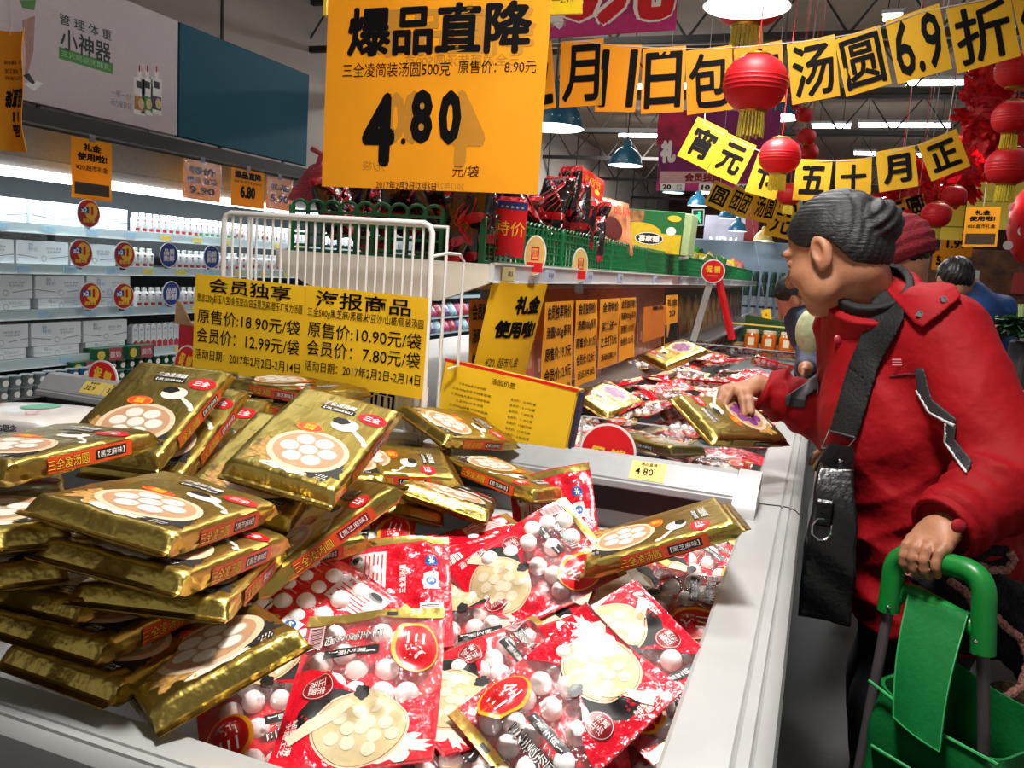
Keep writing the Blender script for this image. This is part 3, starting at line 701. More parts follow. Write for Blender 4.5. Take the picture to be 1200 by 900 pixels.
    bkm.text('三全凌汤圆', (.02, -.012), 1, WPR, w=.05, h=.010, fn=fl, z=.0006, bold=.02)
    bkm.rect((-.055, -.055), .052, .034, WPR, fn=fl, z=.0006, nx=10, ny=8)
    for i in range(16): bkm.rect((-.076+i*.0028, -.054), .0009+.0009*(i % 3 == 0), .026, BLKP, fn=fl, z=.001, ny=5)
    bkm.rect((.012, -.055), .03, .022, WPR, fn=fl, z=.0006, nx=6, ny=5); bkm.disc((.012, -.055), .008, .008, mat('blue_mark_print', '#1d5ea8', .4), fn=fl, z=.001); bkm.text('S', (.012, -.055), 1, WPR, w=.007, h=.009, fn=fl, z=.0014, bold=.04)
    bkm.disc((.05, -.056), .010, .010, mat('blue_mark_print', '#1d5ea8', .4), fn=fl, z=.001); bkm.text('*', (.05, -.056), 1, WPR, w=.011, h=.011, fn=fl, z=.0014, bold=.02)
    bkm.rect((BW/2-.009, 0), .014, BH*.99, GOLDB, fn=fl, z=.0006, nx=3, ny=38)
    return clear.mesh('clear_front', ang=60), pr.mesh('printed_panel', ang=60), bkm.mesh('red_back', ang=60), balls
BAGS = [bag_meshes(s) for s in (101, 202, 303, 404)]
def bag(T, label, k=0, group=None, flip=False):
    T = np.array(T)
    if flip: T = T @ np.diag([-1., 1, -1, 1])
    t = thing('rice_ball_bag', label, 'bag of rice balls', T=T, group=group); c, p, b, balls = BAGS[k]
    link('clear_front', c, t); link('printed_panel', p, t); link('red_back', b, t)
    for u, v, z in balls:
        o = link('rice_ball', BALLME, t); o.location = (u, v, z)
    return t
def placer(cx, cy, rx, ry, z, pitch=0, roll=0):
    """centre pixel, pixel of the middle of the right edge, height; pitch lifts the right edge, roll lifts the upper edge"""
    c = at(cx, cy, Z=z); x = at(rx, ry, Z=z)-c; x /= np.linalg.norm(x); n = np.array([0, 0, 1.]); y = np.cross(n, x)
    x2 = x*math.cos(pitch)+n*math.sin(pitch); n2 = np.cross(x2, y); y2 = y*math.cos(roll)+n2*math.sin(roll)
    return frame(c, x2, y2)
for (A, lab, k, fl) in (
 ((600, 780, 560, 740, .735, .1, 0), 'bag deep in the heap below the picture bowl bag of the middle', 1, 0),
 ((700, 820, 640, 850, .735, 0, .1), 'bag deep in the heap between the front right bag and the rail', 3, 0),
 ((530, 830, 470, 800, .735, 0, 0), 'bag deep in the heap under the centre of the front pair', 0, 0),
 ((600, 640, 540, 650, .745, .1, .1), 'bag deep in the heap at the back below the gold crimped pack', 2, 0),
 ((740, 660, 700, 700, .740, 0, .1), 'bag deep in the heap at the back below the gold pack on the rail', 1, 1),
 ((420, 740, 480, 770, .750, 0, 0), 'bag deep in the heap between the two face down bags', 2, 0),
 ((428, 822, 403, 905, .822, 0, -.04), 'red and clear bag at the very front, gold seal band along its upper edge', 0, 0),
 ((662, 838, 765, 800, .800, .12, .05), 'red and clear bag at the front right, its picture bowl upright', 1, 0),
 ((545, 738, 525, 640, .788, .05, -.1), 'clear bag with an orange-red oval logo just behind the front gold-banded bag', 2, 0),
 ((625, 672, 565, 680, .860, -.18, -.25), 'red and clear bag below the back gold packs, black ribbon at top right', 3, 0),
 ((778, 715, 690, 700, .800, .0, .06), 'red and clear bag under the railed gold pack, bowl left, balls right', 0, 0),
 ((752, 790, 682, 745, .822, .1, .05), 'red and clear bag in the middle right, tilted, dark red round seal beside its bowl', 1, 0),
 ((668, 775, 600, 752, .785, .05, .0), 'bag under the tilted middle right one, its red half with a pale bowl showing', 2, 0),
 ((462, 708, 470, 645, .805, .1, .1), 'bag lying face down with small white print on solid red, left of centre', 3, 1),
 ((366, 712, 440, 740, .835, -.2, -.1), 'bag lying face down at the left with a white barcode label showing', 0, 1),
 ((548, 648, 625, 640, .835, -.05, -.25), 'bag lying face down behind the others with a pale pink tips label', 1, 1),
 ((420, 662, 385, 700, .800, -.1, .1), 'clear bag of white balls tucked below the lettered side of a gold pack', 2, 0),
 ((650, 622, 640, 590, .815, .5, -.3), 'red bag standing on edge beside the grey inner ledge at the back', 3, 1),
 ((818, 680, 745, 690, .770, 0, 0), 'shadowed clear bag under the gold pack on the rail, next to the rail', 0, 0),
 ((578, 812, 500, 830, .780, .15, .1), 'bag mostly buried at the centre front, only a red corner showing', 2, 0),
 ((775, 868, 720, 850, .775, 0, -.05), 'bag squeezed against the right rail at the bottom of the photo', 3, 0),
 ((318, 835, 300, 760, .765, 0, .1), 'shadowed bag at the left behind the front rail, brown label on red', 0, 0),
 ((520, 880, 470, 860, .755, 0, 0), 'bag at the bottom edge between the two front bags', 1, 0),
 ((700, 690, 640, 720, .765, 0, 0), 'bag deep in the heap below the bowl of the gold pack on the rail', 2, 0),
 ((480, 780, 520, 730, .735, 0, 0), 'bag deep in the heap under the logo bag', 3, 0),
 ((630, 850, 560, 870, .735, 0, 0), 'bag deep in the heap under the front right bag', 0, 0),
 ((380, 780, 330, 800, .745, 0, 0), 'bag deep in the heap at the left beside the dark gold pack', 1, 1)):
    T = placer(*A); deep = A[4] < .76; th = math.radians(9 if deep else 22); cx, sx = math.cos(th), math.sin(th); R = np.array([[1, 0, 0], [0, cx, -sx], [0, sx, cx]]); T[:3, :3] = R @ T[:3, :3]; T[2, 3] += 0 if deep else .012
    bag(T, lab, k, flip=bool(fl))
# the heap in the far freezer
rf = random.Random(12); fk = 0
def farbag(c, yaw, tx, ty):
    global fk
    x = np.array([math.cos(yaw), math.sin(yaw), tx]); y = np.array([-math.sin(yaw), math.cos(yaw), ty]); fk += 1
    bag(frame(c, x, y), 'red and clear bag in the heap of the far freezer behind the clear guard', fk % 4, 'bags heaped in the far freezer', flip=(fk % 6 == 3))
for iy in range(13):
    for ix in range(3):
        farbag(np.array([-.62+.205*ix+rf.uniform(-.02, .02), 2.02+.222*iy+rf.uniform(-.03, .03), .812+rf.uniform(-.012, .012)+.02*(ix == 0)]), rf.uniform(-.5, .5)+PI*(rf.random() < .5)+PI/2*(rf.random() < .3), rf.uniform(-.1, .1), rf.uniform(-.1, .1))
for i, (px, py, z, yaw) in enumerate(((722, 452, .87, .3), (765, 478, .87, 1.2), (805, 470, .885, -.6), (795, 440, .89, 2.8), (850, 425, .885, .4), (880, 442, .885, 2.2), (905, 428, .87, .1), (745, 425, .885, 1.8), (905, 455, .86, -.9), (850, 460, .895, .9), (825, 418, .885, -2.2), (710, 475, .86, 2.6), (868, 412, .88, 1.1), (840, 490, .85, -1.4), (800, 415, .88, 2.1), (895, 480, .84, 1.6), (920, 415, .86, .7), (780, 455, .895, 2.0), (820, 448, .90, .2), (842, 408, .88, .7), (760, 408, .885, -.2), (875, 470, .86, .4))):
    c = at(px, py, Z=z); c[0] = min(c[0], -.22); farbag(c, yaw, rf.uniform(-.22, .22), rf.uniform(-.38, .0))
# ================================================================ paper signs
def sheet(w, h, m, T=None, bend=0.0, curl=0.0, wav=.0, seed=0, mb=None, nx=14, ny=14, th=.0008):
    """thin sheet of paper in the local xy plane with a real thickness; returns (MB, fn) where fn lays print on its face"""
    rr = random.Random(seed); n1 = noise2(rr, 5, 4/max(w, h), 14/max(w, h))
    def zf(x, y): return bend*(x/w*2)**2*w*.5+curl*((y/h)+.5)**2*h+wav*n1(x, y)
    mb = mb or MB(); xs = np.linspace(-w/2, w/2, nx); ys = np.linspace(-h/2, h/2, ny)
    F = np.array([[(x, y, zf(x, y)+th/2) for y in ys] for x in xs]); B = F-np.array([0, 0, th])
    mb.grid(F, m, T); mb.grid(B, m, T, flip=True)
    edge = [(i, 0) for i in range(nx)]+[(nx-1, j) for j in range(1, ny)]+[(i, ny-1) for i in range(nx-2, -1, -1)]+[(0, j) for j in range(ny-2, 0, -1)]
    E_ = np.array([[F[i, j] for i, j in edge], [B[i, j] for i, j in edge]]); mb.grid(E_, m, T, wrap=True)
    def fn(P):
        P = np.asarray(P, float); q = np.column_stack([P[:, 0], P[:, 1], np.array([zf(a, b) for a, b in P[:, :2]])+th/2+P[:, 2]])
        return q
    return mb, fn
SERIF = .0
# ---- big hanging 4.80 sign
c0 = (at(380, 0, Y=1.75)+at(640, 0, Y=1.75)+at(378, 217, Y=1.75)+at(641, 220, Y=1.75))/4
w = np.linalg.norm(at(640, 0, Y=1.75)-at(380, 0, Y=1.75)); h = np.linalg.norm(at(378, 217, Y=1.75)-at(380, 0, Y=1.75))
T = facing(c0+np.array([0, 0, .02]), 0, 0, 0.0); hh = h+.04
sg = thing('hanging_price_sign', 'large orange hanging price sign reading 4.80 with black lettering', 'sign', T=T)
mb, fn = sheet(w, hh, ORG, wav=.004, seed=3)
k = w/260.0   # metres per photo pixel on the sign
def sp(x, y): return ((x-510)*k, (108-y)*k-.02)
FZ = dict(fn=fn)
mb.text('爆品直降', sp(528, 44), 1, INKF, w=196*k, h=50*k, z=.0006, bold=.03, **FZ)
mb.text('爆品直降', sp(514, 42), 1, INK, w=215*k, h=52*k, z=.001, bold=.034, **FZ)
mb.text('三全凌简装汤圆500克', sp(468, 82), 1, INK, w=132*k, h=15*k, z=.001, **FZ); mb.text('原售价：8.90元', sp(586, 81), 1, INK, w=86*k, h=13*k, z=.001, **FZ)
mb.text('三全凌简装汤圆500克', sp(545, 74), 1, INKF, w=132*k, h=12*k, z=.0006, mir=True, **FZ)
mb.text('4', sp(558, 144), 1, INKF, w=40*k, h=80*k, z=.0005, mir=True, bold=.05, **FZ); mb.text('8', sp(492, 132), 1, INKF, w=26*k, h=56*k, z=.0005, bold=.05, **FZ); mb.text('0', sp(470, 132), 1, INKF, w=24*k, h=54*k, z=.0005, bold=.05, **FZ)
mb.text('4', sp(450, 145), 1, INK, w=40*k, h=78*k, z=.001, bold=.045, **FZ); mb.text('.', sp(481, 157), 1, INK, w=6*k, h=7*k, z=.001, bold=.05, **FZ)
mb.text('8', sp(502, 131), 1, INK, w=27*k, h=57*k, z=.001, bold=.05, **FZ); mb.text('0', sp(536, 132), 1, INK, w=27*k, h=57*k, z=.001, bold=.05, **FZ)
mb.text('元/袋', sp(558, 187), 1, INK, w=31*k, h=13*k, z=.001, **FZ); mb.text('元/袋', sp(446, 184), 1, INKF, w=28*k, h=11*k, z=.0006, mir=True, **FZ)
mb.text('2017年2月2日-2月6日', sp(487, 204), 1, INK, w=74*k, h=9*k, z=.001, **FZ); mb.text('2017年2月2日-2月6日', sp(520, 203), 1, INKF, w=74*k, h=8*k, z=.0006, mir=True, **FZ)
mb.build('paper', sg, ang=70)
mb = MB(); zt = hh/2
YPL = mat('yellow_plastic_frame', '#e3c21a', .35, alpha=.92)
mb.box((-.01, zt-.006, .004), (w+.02, .045, .006), YPL, ch=.002); mb.box((-w/2-.004, zt-.03, .004), (.012, .09, .006), YPL, ch=.002); mb.build('holder', sg)
for s in (-.4, .4): MB().tube([(s*w, zt+.01, 0), (s*w, CEIL-c0[2]-.03, 0)], .0012, mat('thread', '#c9c4ba', .5), n=5).build('thread', sg)
# small yellow frame at its right top
c1 = at(654, 5, Y=1.95); t = thing('hanging_price_sign', 'small yellow framed sign, just its lower edge hanging beside the large 4.80 sign', 'sign', T=facing(c1+np.array([0, 0, .10])))
mb = MB(); mb.box((0, -.0, 0), (.12, .25, .004), YPL, ch=.001); mb.box((.0, -.12, .004), (.125, .012, .006), YPL, ch=.002); mb.text('2.2—2.14', (0, -.09), .02, INK, z=.0025); mb.build('frame', t)
MB().tube([(0, .12, 0), (0, CEIL-c1[2]-.1, 0)], .0012, MATS['thread'], n=5).build('thread', t)
# ---- curled strip far left
q = [at(0, 50, Y=1.9), at(22, 20, Y=1.9), at(16, 100, Y=1.9), at(26, 165, Y=1.9)]
t = thing('hanging_price_sign', 'curled yellow promotion strip hanging upside down at the far left edge', 'sign', T=facing(at(20, 108, Y=1.9)))
mb, fn = sheet(.16, .35, mat('yellow_orange_paper', '#f0a412', .7, trans=.3, var=.03), bend=.55, wav=.012, seed=5, ny=24)
for tx, y, w_, h_ in (('爆品直降', -.02, .09, .06), ('11', -.075, .03, .03), ('品', -.115, .035, .035), ('活动期间，购满立减', .06, .10, .016), ('以小票为准，数量有限', .085, .10, .012), ('详情见店内海报', .04, .1, .012)): mb.text(tx, (.012, y), 1, INK, w=w_, h=h_, fn=fn, z=.001, rot=PI, bold=.04 if h_ > .02 else 0)
mb.build('paper', t, ang=70); MB().tube([(0, .16, .02), (0, CEIL-1.75, .02)], .0012, MATS['thread'], n=5).build('thread', t)
# ---- two handwritten-look yellow papers on the wire rack
def yellow_paper(cs, lab, rows, seed):
    P = [at(x, y, Y=yy) for (x, y, yy) in cs]   # BL TL TR BR
    c = sum(P)/4; x = (P[3]+P[2]-P[0]-P[1])/2; y = (P[1]+P[2]-P[0]-P[3])/2; w, h = np.linalg.norm(x), np.linalg.norm(y)
    T = frame(c, x, y); mb, fn = sheet(w, h, YEL, wav=.003, seed=seed)
    for tx, u, v, ww, hh2, b in rows: mb.text(tx, ((u-.5)*w, (.5-v)*h), 1, INK, w=ww*w, h=hh2*h, fn=fn, z=.0012, bold=b)
    o = mb.build('price_paper', ang=70); setm(o, T); return tag(o, lab, 'paper sign')
yellow_paper([(220, 430, 1.575), (235, 322, 1.575), (361, 335, 1.585), (352, 452, 1.585)], 'left yellow price paper clipped to the white wire rack, reading 18.90 and 12.99', [('会员独享', .5, .10, .74, .15, .012), ('思念320g彩玉八宝/金玉豆沙/白玉黑芝麻/碧玉巧克力汤圆', .5, .245, .95, .105, .004), ('原售价:18.90元/袋', .5, .43, .93, .15, .004), ('会员价：12.99元/袋', .5, .63, .93, .16, .004), ('活动日期：2017年2月2日-2月14日', .5, .83, .95, .11, .004)], 8)
yellow_paper([(352, 447, 1.585), (361, 334, 1.585), (505, 350, 1.59), (492, 467, 1.59)], 'right yellow price paper clipped to the white wire rack, reading 10.90 and 7.80', [('海报商品', .48, .12, .78, .17, .012), ('三全500g黑芝麻/黑糯米/豆沙/山楂/简装汤圆', .5, .27, .95, .105, .004), ('原售价:10.90元/袋', .5, .44, .93, .16, .004), ('会员价：7.80元/袋', .5, .63, .93, .16, .004), ('活动日期：2017年2月2日-2月14日', .5, .82, .95, .11, .004)], 9)
# ---- white wire rack
RK = thing('wire_rack', 'white wire rack standing in front of the shelf with yellow papers clipped on', 'rack', (-1.07, 1.62, 0))
xl, xr, zt, zb = -.27, .275, 1.395, .925
mb = MB(); fr = [(xr+.0, 0, zb), (xr, 0, zt-.02), (xr-.006, 0, zt-.006), (xr-.02, 0, zt), (xl+.02, 0, zt+.0), (xl+.006, 0, zt-.006), (xl, 0, zt-.02), (xl, 0, zb)]
mb.tube(fr, .0065, WIRE, n=10); mb.build('front_frame', RK)
for i in range(23):
    x = xl+(xr-xl)*(i+1)/24; MB().tube([(x, .003, zb+.01), (x, .003, zt)], .0028, WIRE, n=6).build('wire', RK)
mb = MB(); yb = .14; mb.tube([(xr-.03, yb, zb), (xr-.03, yb, zt), (xl-.03, yb, zt), (xl-.03, yb, zb)], .005, WIRE, n=8); mb.tube([(xl, .003, zb+.01), (xr, .003, zb+.01)], .004, WIRE, n=6)
mb.build('back_frame', RK)
MB().tube([(xr, 0, zt-.07), (xr+.02, .04, zt-.06), (xr+.022, .10, zt-.06), (xr+.02, .13, zt-.075), (xr+.02, .13, 1.08), (xr, 0.12, 1.07)], .0035, WIRE, n=8).build('side_loop', RK)
for x in (xl, xr): MB().tube([(x, 0, zb), (x, .07, zb), (x, yb, zb)], .005, WIRE, n=8).build('foot', RK)
# poster behind the papers on the rack
c = at(452, 480, Y=1.625); mb, fn = sheet(.20, .16, WHITE, seed=2); mb.rect((-.01, .03), .06, .05, INK, z=.001); mb.rect((-.01, .025), .048, .034, WHITE, z=.0014)
for i in range(3): mb.rect((-.026+i*.016, .027), .007, .026, INK, z=.0018)
mb.rect((.088, 0), .004, .16, mat('blue_print', '#4f9fd8', .5), z=.001)
o = mb.build('poster'); setm(o, facing(c+np.array([0, 0, -.01]), 0, -.06, -.07)); tag(o, 'white poster with a black block figure below the right yellow paper', 'poster')
# red and white carton behind left paper
t = thing('open_carton', 'brown open carton with a red front beside the left yellow paper', 'box', T=facing(at(219, 410, Y=1.75), .0, 0, -.03))
mb = MB(); CARD = mat('corrugated_card', '#a8835c', .8, var=.08)
mb.box((0.02, -.02, -.05), (.10, .17, .10), mat('carton_red', '#c41f33', .5), ch=.002); mb.build('body', t)
mb = MB(); mb.prism([(-.045, .065), (-.04, .13), (-.02, .115), (.0, .085), (.015, .065)], -.004, 0, CARD); mb.build('flap', t, smooth=False); mb = MB(); mb.prism([(.0, .065), (.015, .10), (.035, .128), (.065, .13), (.07, .065)], -.1, -.096, CARD); mb.build('flap', t, smooth=False)
for (px, py, lab) in ((120, 442, 'white-edged oval red promotion sign on the price rail at the far left'), (217, 425, 'red oval promotion sign with a white edge below the brown carton')):
    t = thing('promotion_sign', lab, 'sign', T=facing(at(px, py, Y=1.79 if px < 200 else 1.74), .0, .1, -.25)); mb = MB(); n = 36
    el = lambda a, b: [(a*math.cos(2*PI*i/n), b*math.sin(2*PI*i/n)) for i in range(n)]
    a_ = .056 if px < 200 else .036
    mb.prism(el(a_, .048), -.004, 0, WHITE); mb.prism(el(a_*.9, .043), 0, .0012, RED); mb.text('促 销', (0, .006), 1, YPR, w=a_*1.2, h=.036, z=.002, bold=.05); mb.text('PROMOTION', (0, -.024), 1, YPR, w=a_*.9, h=.008, z=.002)
    mb.build('panel', t); mb = MB(); mb.box((0, -.055, -.002), (.02, .05, .003), ACR); mb.build('clip', t)
# ---- yellow price list on a box
c = at(590, 478, Y=1.765); t = thing('price_list', 'yellow price list of small printed rows standing on the grey price sill', 'price list', T=facing(c, .0, .06, -.105))
mb = MB(); mb.box((-.002, .0, -.03), (.335, .158, .05), mat('carton_inside', '#c99a1c', .7), ch=.002); mb.rect((0, .079, ), .33, .004, RED, z=-.003); mb.build('box', t)
mb, fn = sheet(.325, .15, YEL, wav=.003, seed=4)
mb.text('汤圆价签', (-.01, .055), 1, INK, w=.06, h=.014, fn=fn, z=.001)
rr = random.Random(8); items = ['黑芝麻汤圆', '花生汤圆', '大黄米汤圆', '水果汤圆', '紫薯汤圆', '椰蓉汤圆', '五仁汤圆', '豆沙汤圆']
for i in range(8):
    y = .036-i*.0135; mb.text('三全%dg%s' % (rr.choice((320, 400, 450, 500)), items[i]+('家庭装' if i % 3 else '')), (-.085, y-.004), 1, INK, w=.07+.03*(i % 3 > 0), h=.0068, fn=fn, z=.001); mb.text('会员价：%d.%d0元/袋' % (rr.randint(5, 19), rr.randint(1, 9)), (.045, y-.012), 1, INK, w=.062, h=.0066, fn=fn, z=.001)
mb.build('paper', t, ang=70)
mb = MB(); mb.box((.172, .0, -.02), (.006, .15, .03), mat('navy_edge', '#1c2450', .5)); mb.rect((0, .079), .335, .006, RED, z=.0); mb.build('cover', t)
# ---- round promotion sign behind the acrylic guard
t = thing('promotion_sign', 'round red and yellow promotion sign behind the clear guard on the sill', 'sign', T=facing(at(712, 530, Y=1.82)+np.array([0, 0, .0]), 0, .1, -.06)); mb = MB(); n = 40
cir = lambda r: [(r*math.cos(2*PI*i/n), r*math.sin(2*PI*i/n)) for i in range(n)]
mb.prism(cir(.066), -.003, 0, WHITE); mb.prism(cir(.061), 0, .001, RED); mb.text('促 销', (0, -.008), 1, YPR, w=.085, h=.038, z=.0018, bold=.05); mb.text('PROMOTION', (0, -.038), 1, YPR, w=.06, h=.01, z=.0018); mb.build('disc', t); mb = MB(); mb.box((0, -.04, -.006), (.03, .06, .003), ACR); mb.build('stand', t)

# ================================================================ under the shelf: boards with pictures and yellow notices
def board(y0, y1, lab, base, kind):
    T = frame((-.868, (y0+y1)/2, 1.08), (0, 1, 0), (-.06, 0, 1)); mb = MB(); L = y1-y0; mb.box((0, 0, -.004), (L, .36, .008), base); r = random.Random(int(y0*10))
    if kind == 0:
        cols = [mat('orange_pack_print', '#c65a1e', .3, var=.15, scale=20, coat=.3), mat('amber_pack_print', '#b7702a', .3, var=.2, scale=20, coat=.3), mat('brown_pack_print', '#8c3a1c', .3, var=.2, scale=20)]
        x = -L/2+.04
        while x < L/2-.06:
            w_ = r.uniform(.07, .13); h_ = r.uniform(.14, .30); mb.rect((x+w_/2, -.17+h_/2), w_*.96, h_, r.choice(cols), z=.001+.0004*r.random()); mb.rect((x+w_/2, -.12+h_*.2), w_*.35, .045, CREAMP, z=.002); x += w_
    else:
        for i in range(int(L/.35)):
            x = -L/2+.2+i*.35; mb.disc((x, .02), .11, .10, mat('dish_print', '#8a5a22', .3, var=.3, scale=30), z=.001); mb.disc((x, .03), .07, .06, mat('dish_food_print', '#a87a3c', .3, var=.4, scale=40), z=.0015); mb.disc((x+.03, -.09), .07, .06, DRED, z=.002); mb.text('三全', (x+.03, -.09), .05, mat('ochre_print', '#b88a3a', .4), z=.0026)
    o = mb.build('picture_board', smooth=False); setm(o, T); return tag(o, lab, 'board')
board(2.42, 4.9, 'orange board printed with packets under the near half of the shelf', mat('orange_board', '#a5521c', .25, var=.12, scale=6, coat=.4), 0)
board(4.95, 9.9, 'brown board printed with dishes and dark red roundels under the far shelf', mat('brown_board', '#4a3016', .25, var=.2, scale=6, coat=.4), 1)
for i, (x, y, r) in enumerate(((700, 425, .075), (742, 425, .06))):
    p = at(x, y, X=-.845); mb = MB(); mb.prism(cir(r), -.002, 0, mat('pale_rim', '#ccaaaa', .4)); mb.prism(cir(r*.93), 0, .001, DRED); mb.text('三全', (0, 0), r*.75, mat('ochre_print', '#b88a3a', .4), z=.0016); o = mb.build('promotion_roundel', smooth=False); setm(o, frame(p, (0, 1, 0), (-.06, 0, 1)))
    tag(o, ('larger' if i == 0 else 'smaller')+' dark red roundel leaning on the orange board under the shelf', 'sign')
def notice(y0, y1, z0, z1, lab, rows, m=ORG, x=-.70, bold=.02, curl=0, yaw=0, skew=0):
    T = frame((x, (y0+y1)/2, (z0+z1)/2), (math.sin(yaw), math.cos(yaw), 0), (-.05, skew, 1)); L, Hh = y1-y0, z1-z0
    mb, fn = sheet(L, Hh, m, wav=.006, seed=int(y0*100), curl=curl)
    for tx, u, v, ww, h_ in rows: mb.text(tx, ((u-.5)*L, (.5-v)*Hh), 1, INK, w=ww*L, h=h_*Hh, fn=fn, z=.0012, bold=bold)
    o = mb.build('price_notice', ang=70); setm(o, T); return tag(o, lab, 'paper sign')
def xat(px, X=-.70): return at(px, 340, X=X)[1]
R5 = [('会员独享特价', .5, .10, .85, .14), ('汤圆500g系列', .5, .30, .85, .13), ('原售价:19.7元', .5, .50, .85, .13), ('会员价:12.9元', .5, .70, .85, .13), ('2月2日-2月14日', .5, .88, .8, .09)]
notice(xat(642), xat(676), .93, 1.225, 'yellow notice with five printed rows hanging second from the left under the shelf', R5)
notice(xat(679), xat(704), .955, 1.225, 'yellow notice with dense rows hanging third from the left under the shelf', R5)
notice(xat(706), xat(729), .985, 1.225, 'yellow notice left of the slanted orange card under the shelf', [('全场特价', .5, .12, .8, .15), ('买二送一', .5, .4, .8, .14), ('之主打5元', .5, .62, .85, .16), ('活动日期2.14', .5, .85, .8, .1)])
notice(xat(730), xat(748), .985, 1.225, 'narrow yellow notice right beside the one reading 5元 under the shelf', R5[:4])
notice(xat(757), xat(783), 1.03, 1.18, 'blank slanted orange card hanging under the middle of the shelf', [('爆品', .6, .06, .5, .12)], mat('deep_orange_paper', '#dd8410', .7, trans=.4), skew=-.25)
notice(xat(783), xat(797), .92, 1.225, 'yellow and black card beside the slanted orange card under the shelf', [('礼金', .5, .12, .8, .12), ('20', .5, .3, .6, .1), ('■', .5, .62, .95, .3)])
# bent gift-money leaflet
c = at(600, 395, X=-.72); t = thing('price_notice', 'bent yellow gift money leaflet curling forward under the near end of the shelf', 'paper sign', T=frame(c, (.55, .83, 0), (.25, -.12, 1)))
mb, fn = sheet(.17, .28, YEL, curl=-.0, bend=-.2, seed=6, ny=20); mb.text('礼金', (.03, .085), 1, INK, w=.085, h=.05, fn=fn, z=.0012, bold=.06); mb.text('使用啦!', (.01, .02), 1, INK, w=.13, h=.048, fn=fn, z=.0012, bold=.06); mb.text('¥20. 超市礼金', (-.01, -.07), 1, INK, w=.1, h=.028, fn=fn, z=.0012)
mb.build('paper', t, ang=70); MB().box((.02, .15, 0), (.02, .03, .004), ACR).build('clip', t)
c = at(570, 370, X=-.83); notice(c[1]-.10, c[1]+.12, .90, 1.225, 'dark yellow notice behind the bent leaflet, nearest of all under the shelf', R5[:3], mat('amber_paper', '#c4860f', .7, trans=.3), x=-.83)

# ================================================================ goods on the shelf
DKP = mat('dark_jelly_pack', '#1a0e0b', .18, var=.4, scale=60, bump=.5, bscale=50, coat=.6); REDB = mat('red_ribbon_film', '#b3121c', .25, var=.12, bump=.4, bscale=60, coat=.4)
def dark_pack(seed):
    rr = random.Random(seed); n1 = noise2(rr, 8, 25, 130); L, w, t = .085, .058, .022; mb = MB(); rows = []
    vs = np.linspace(-L, L, 26)
    for v in vs:
        e = max(.04, 1-abs(v/L)**4); row = []
        for a in np.linspace(0, 2*PI, 25)[:-1]:
            ca, sa = math.cos(a), math.sin(a); row.append((w*ca*(.9+.1*e)+.004*n1(v, ca*.1), v, t*e*math.copysign(abs(sa)**.7, sa)+.006*n1(ca*w+3, v+sa*.02)))
        rows.append(row)
    rows = np.array(rows); mb.grid(rows[3:23], DKP, wrap=True); mb.grid(rows[:4], REDB, wrap=True); mb.grid(rows[22:], REDB, wrap=True)
    body = mb.mesh('dark_pouch', ang=50)
    mb = MB(); pts = [(w*.55*math.sin(3*s)+.01*n1(s, 1), s*L*.95, t*1.04*(1-s**4)+.002) for s in np.linspace(-1, 1, 18)]
    mb.tube(pts, [.003+.004*abs(math.sin(7*i)) for i in range(18)], REDB, n=6, sy=.5); mb.tube([(w*math.cos(a), L*.55*math.sin(a), .016*math.cos(3*a)) for a in np.linspace(.3, 2.7, 14)], .0035, REDB, n=6)
    for q in range(5): mb.tube([(w*(.2*q-.4)+.02*math.sin(5*s+q), s*L, t*1.02*(1-s**4)+.002) for s in np.linspace(-1, 1, 12)], .0016, REDB, n=5)
    return body, mb.mesh('red_ribbon', ang=60)
DP = [dark_pack(s) for s in (5, 6, 7)]
rr = random.Random(77); dn = 0
def dpack(c, e, lab):
    global dn
    R = Matrix.Rotation(e[2], 4, 'Z') @ Matrix.Rotation(e[0], 4, 'X') @ Matrix.Rotation(e[1], 4, 'Y'); T = np.array(R); T[:3, 3] = c
    b, r = DP[dn % 3]; dn += 1
    t = thing('snack_pouch', lab, 'snack pouch', T=T, group='dark pouches heaped on the shelf end'); link('pouch', b, t); link('ribbon', r, t)
lab = 'dark glossy snack pouch with red ribbon edging in the heap on the near shelf end'
for i in range(74):
    y = 1.955+.78*rr.random()**1.15; x = rr.uniform(-1.26, -.865); top = .155+.05*min(1, (y-1.93)/.5)-.5*max(0, abs(x+1.05)-.17)**1.2
    z = 1.36+top*(.1+.9*((i*.618) % 1)); dpack((x, y, z), (rr.uniform(0, 1.5), rr.uniform(-.7, .7), rr.uniform(-3.1, 3.1)), lab)
for i in range(6): dpack((-.875+.01*i, 1.925, 1.345+.028*i), (rr.uniform(.9, 1.4), rr.uniform(-.5, .5), rr.uniform(-.8, .8)), lab)
for (px, py) in ((672, 240), (680, 262), (690, 280), (664, 224), (650, 232), (698, 262)):
    p = at(px, py, X=-.83); dpack(p, (rr.uniform(.8, 1.4), rr.uniform(-.3, .3), rr.uniform(-.6, .6)), 'dark glossy snack pouch spilling over the second lattice guard')
# pink net bag over the left end
p = at(372, 212, Y=1.97); mb = MB(); n1 = noise2(random.Random(2), 6, 20, 90); rows = []
for z in np.linspace(0, 1, 14):
    r = .012+.062*(1-z)**.7; rows.append([(r*math.cos(a)*1.2+.006*n1(a, z), r*math.sin(a)*.7, .10*z-.055) for a in np.linspace(0, 2*PI, 21)[:-1]])
mb.grid(np.array(rows), mat('pink_net', '#c9344f', .3, var=.3, scale=200, bump=.6, bscale=180, alpha=.8), wrap=True); mb.tube([(0, 0, .04), (.01, 0, .07), (-.02, 0, .085)], .008, mat('pink_net', ''), n=8)
o = mb.build('net_bag'); o.location = p; tag(o, 'pink net bag tied at its top over the left end of the shelf heap', 'net bag')
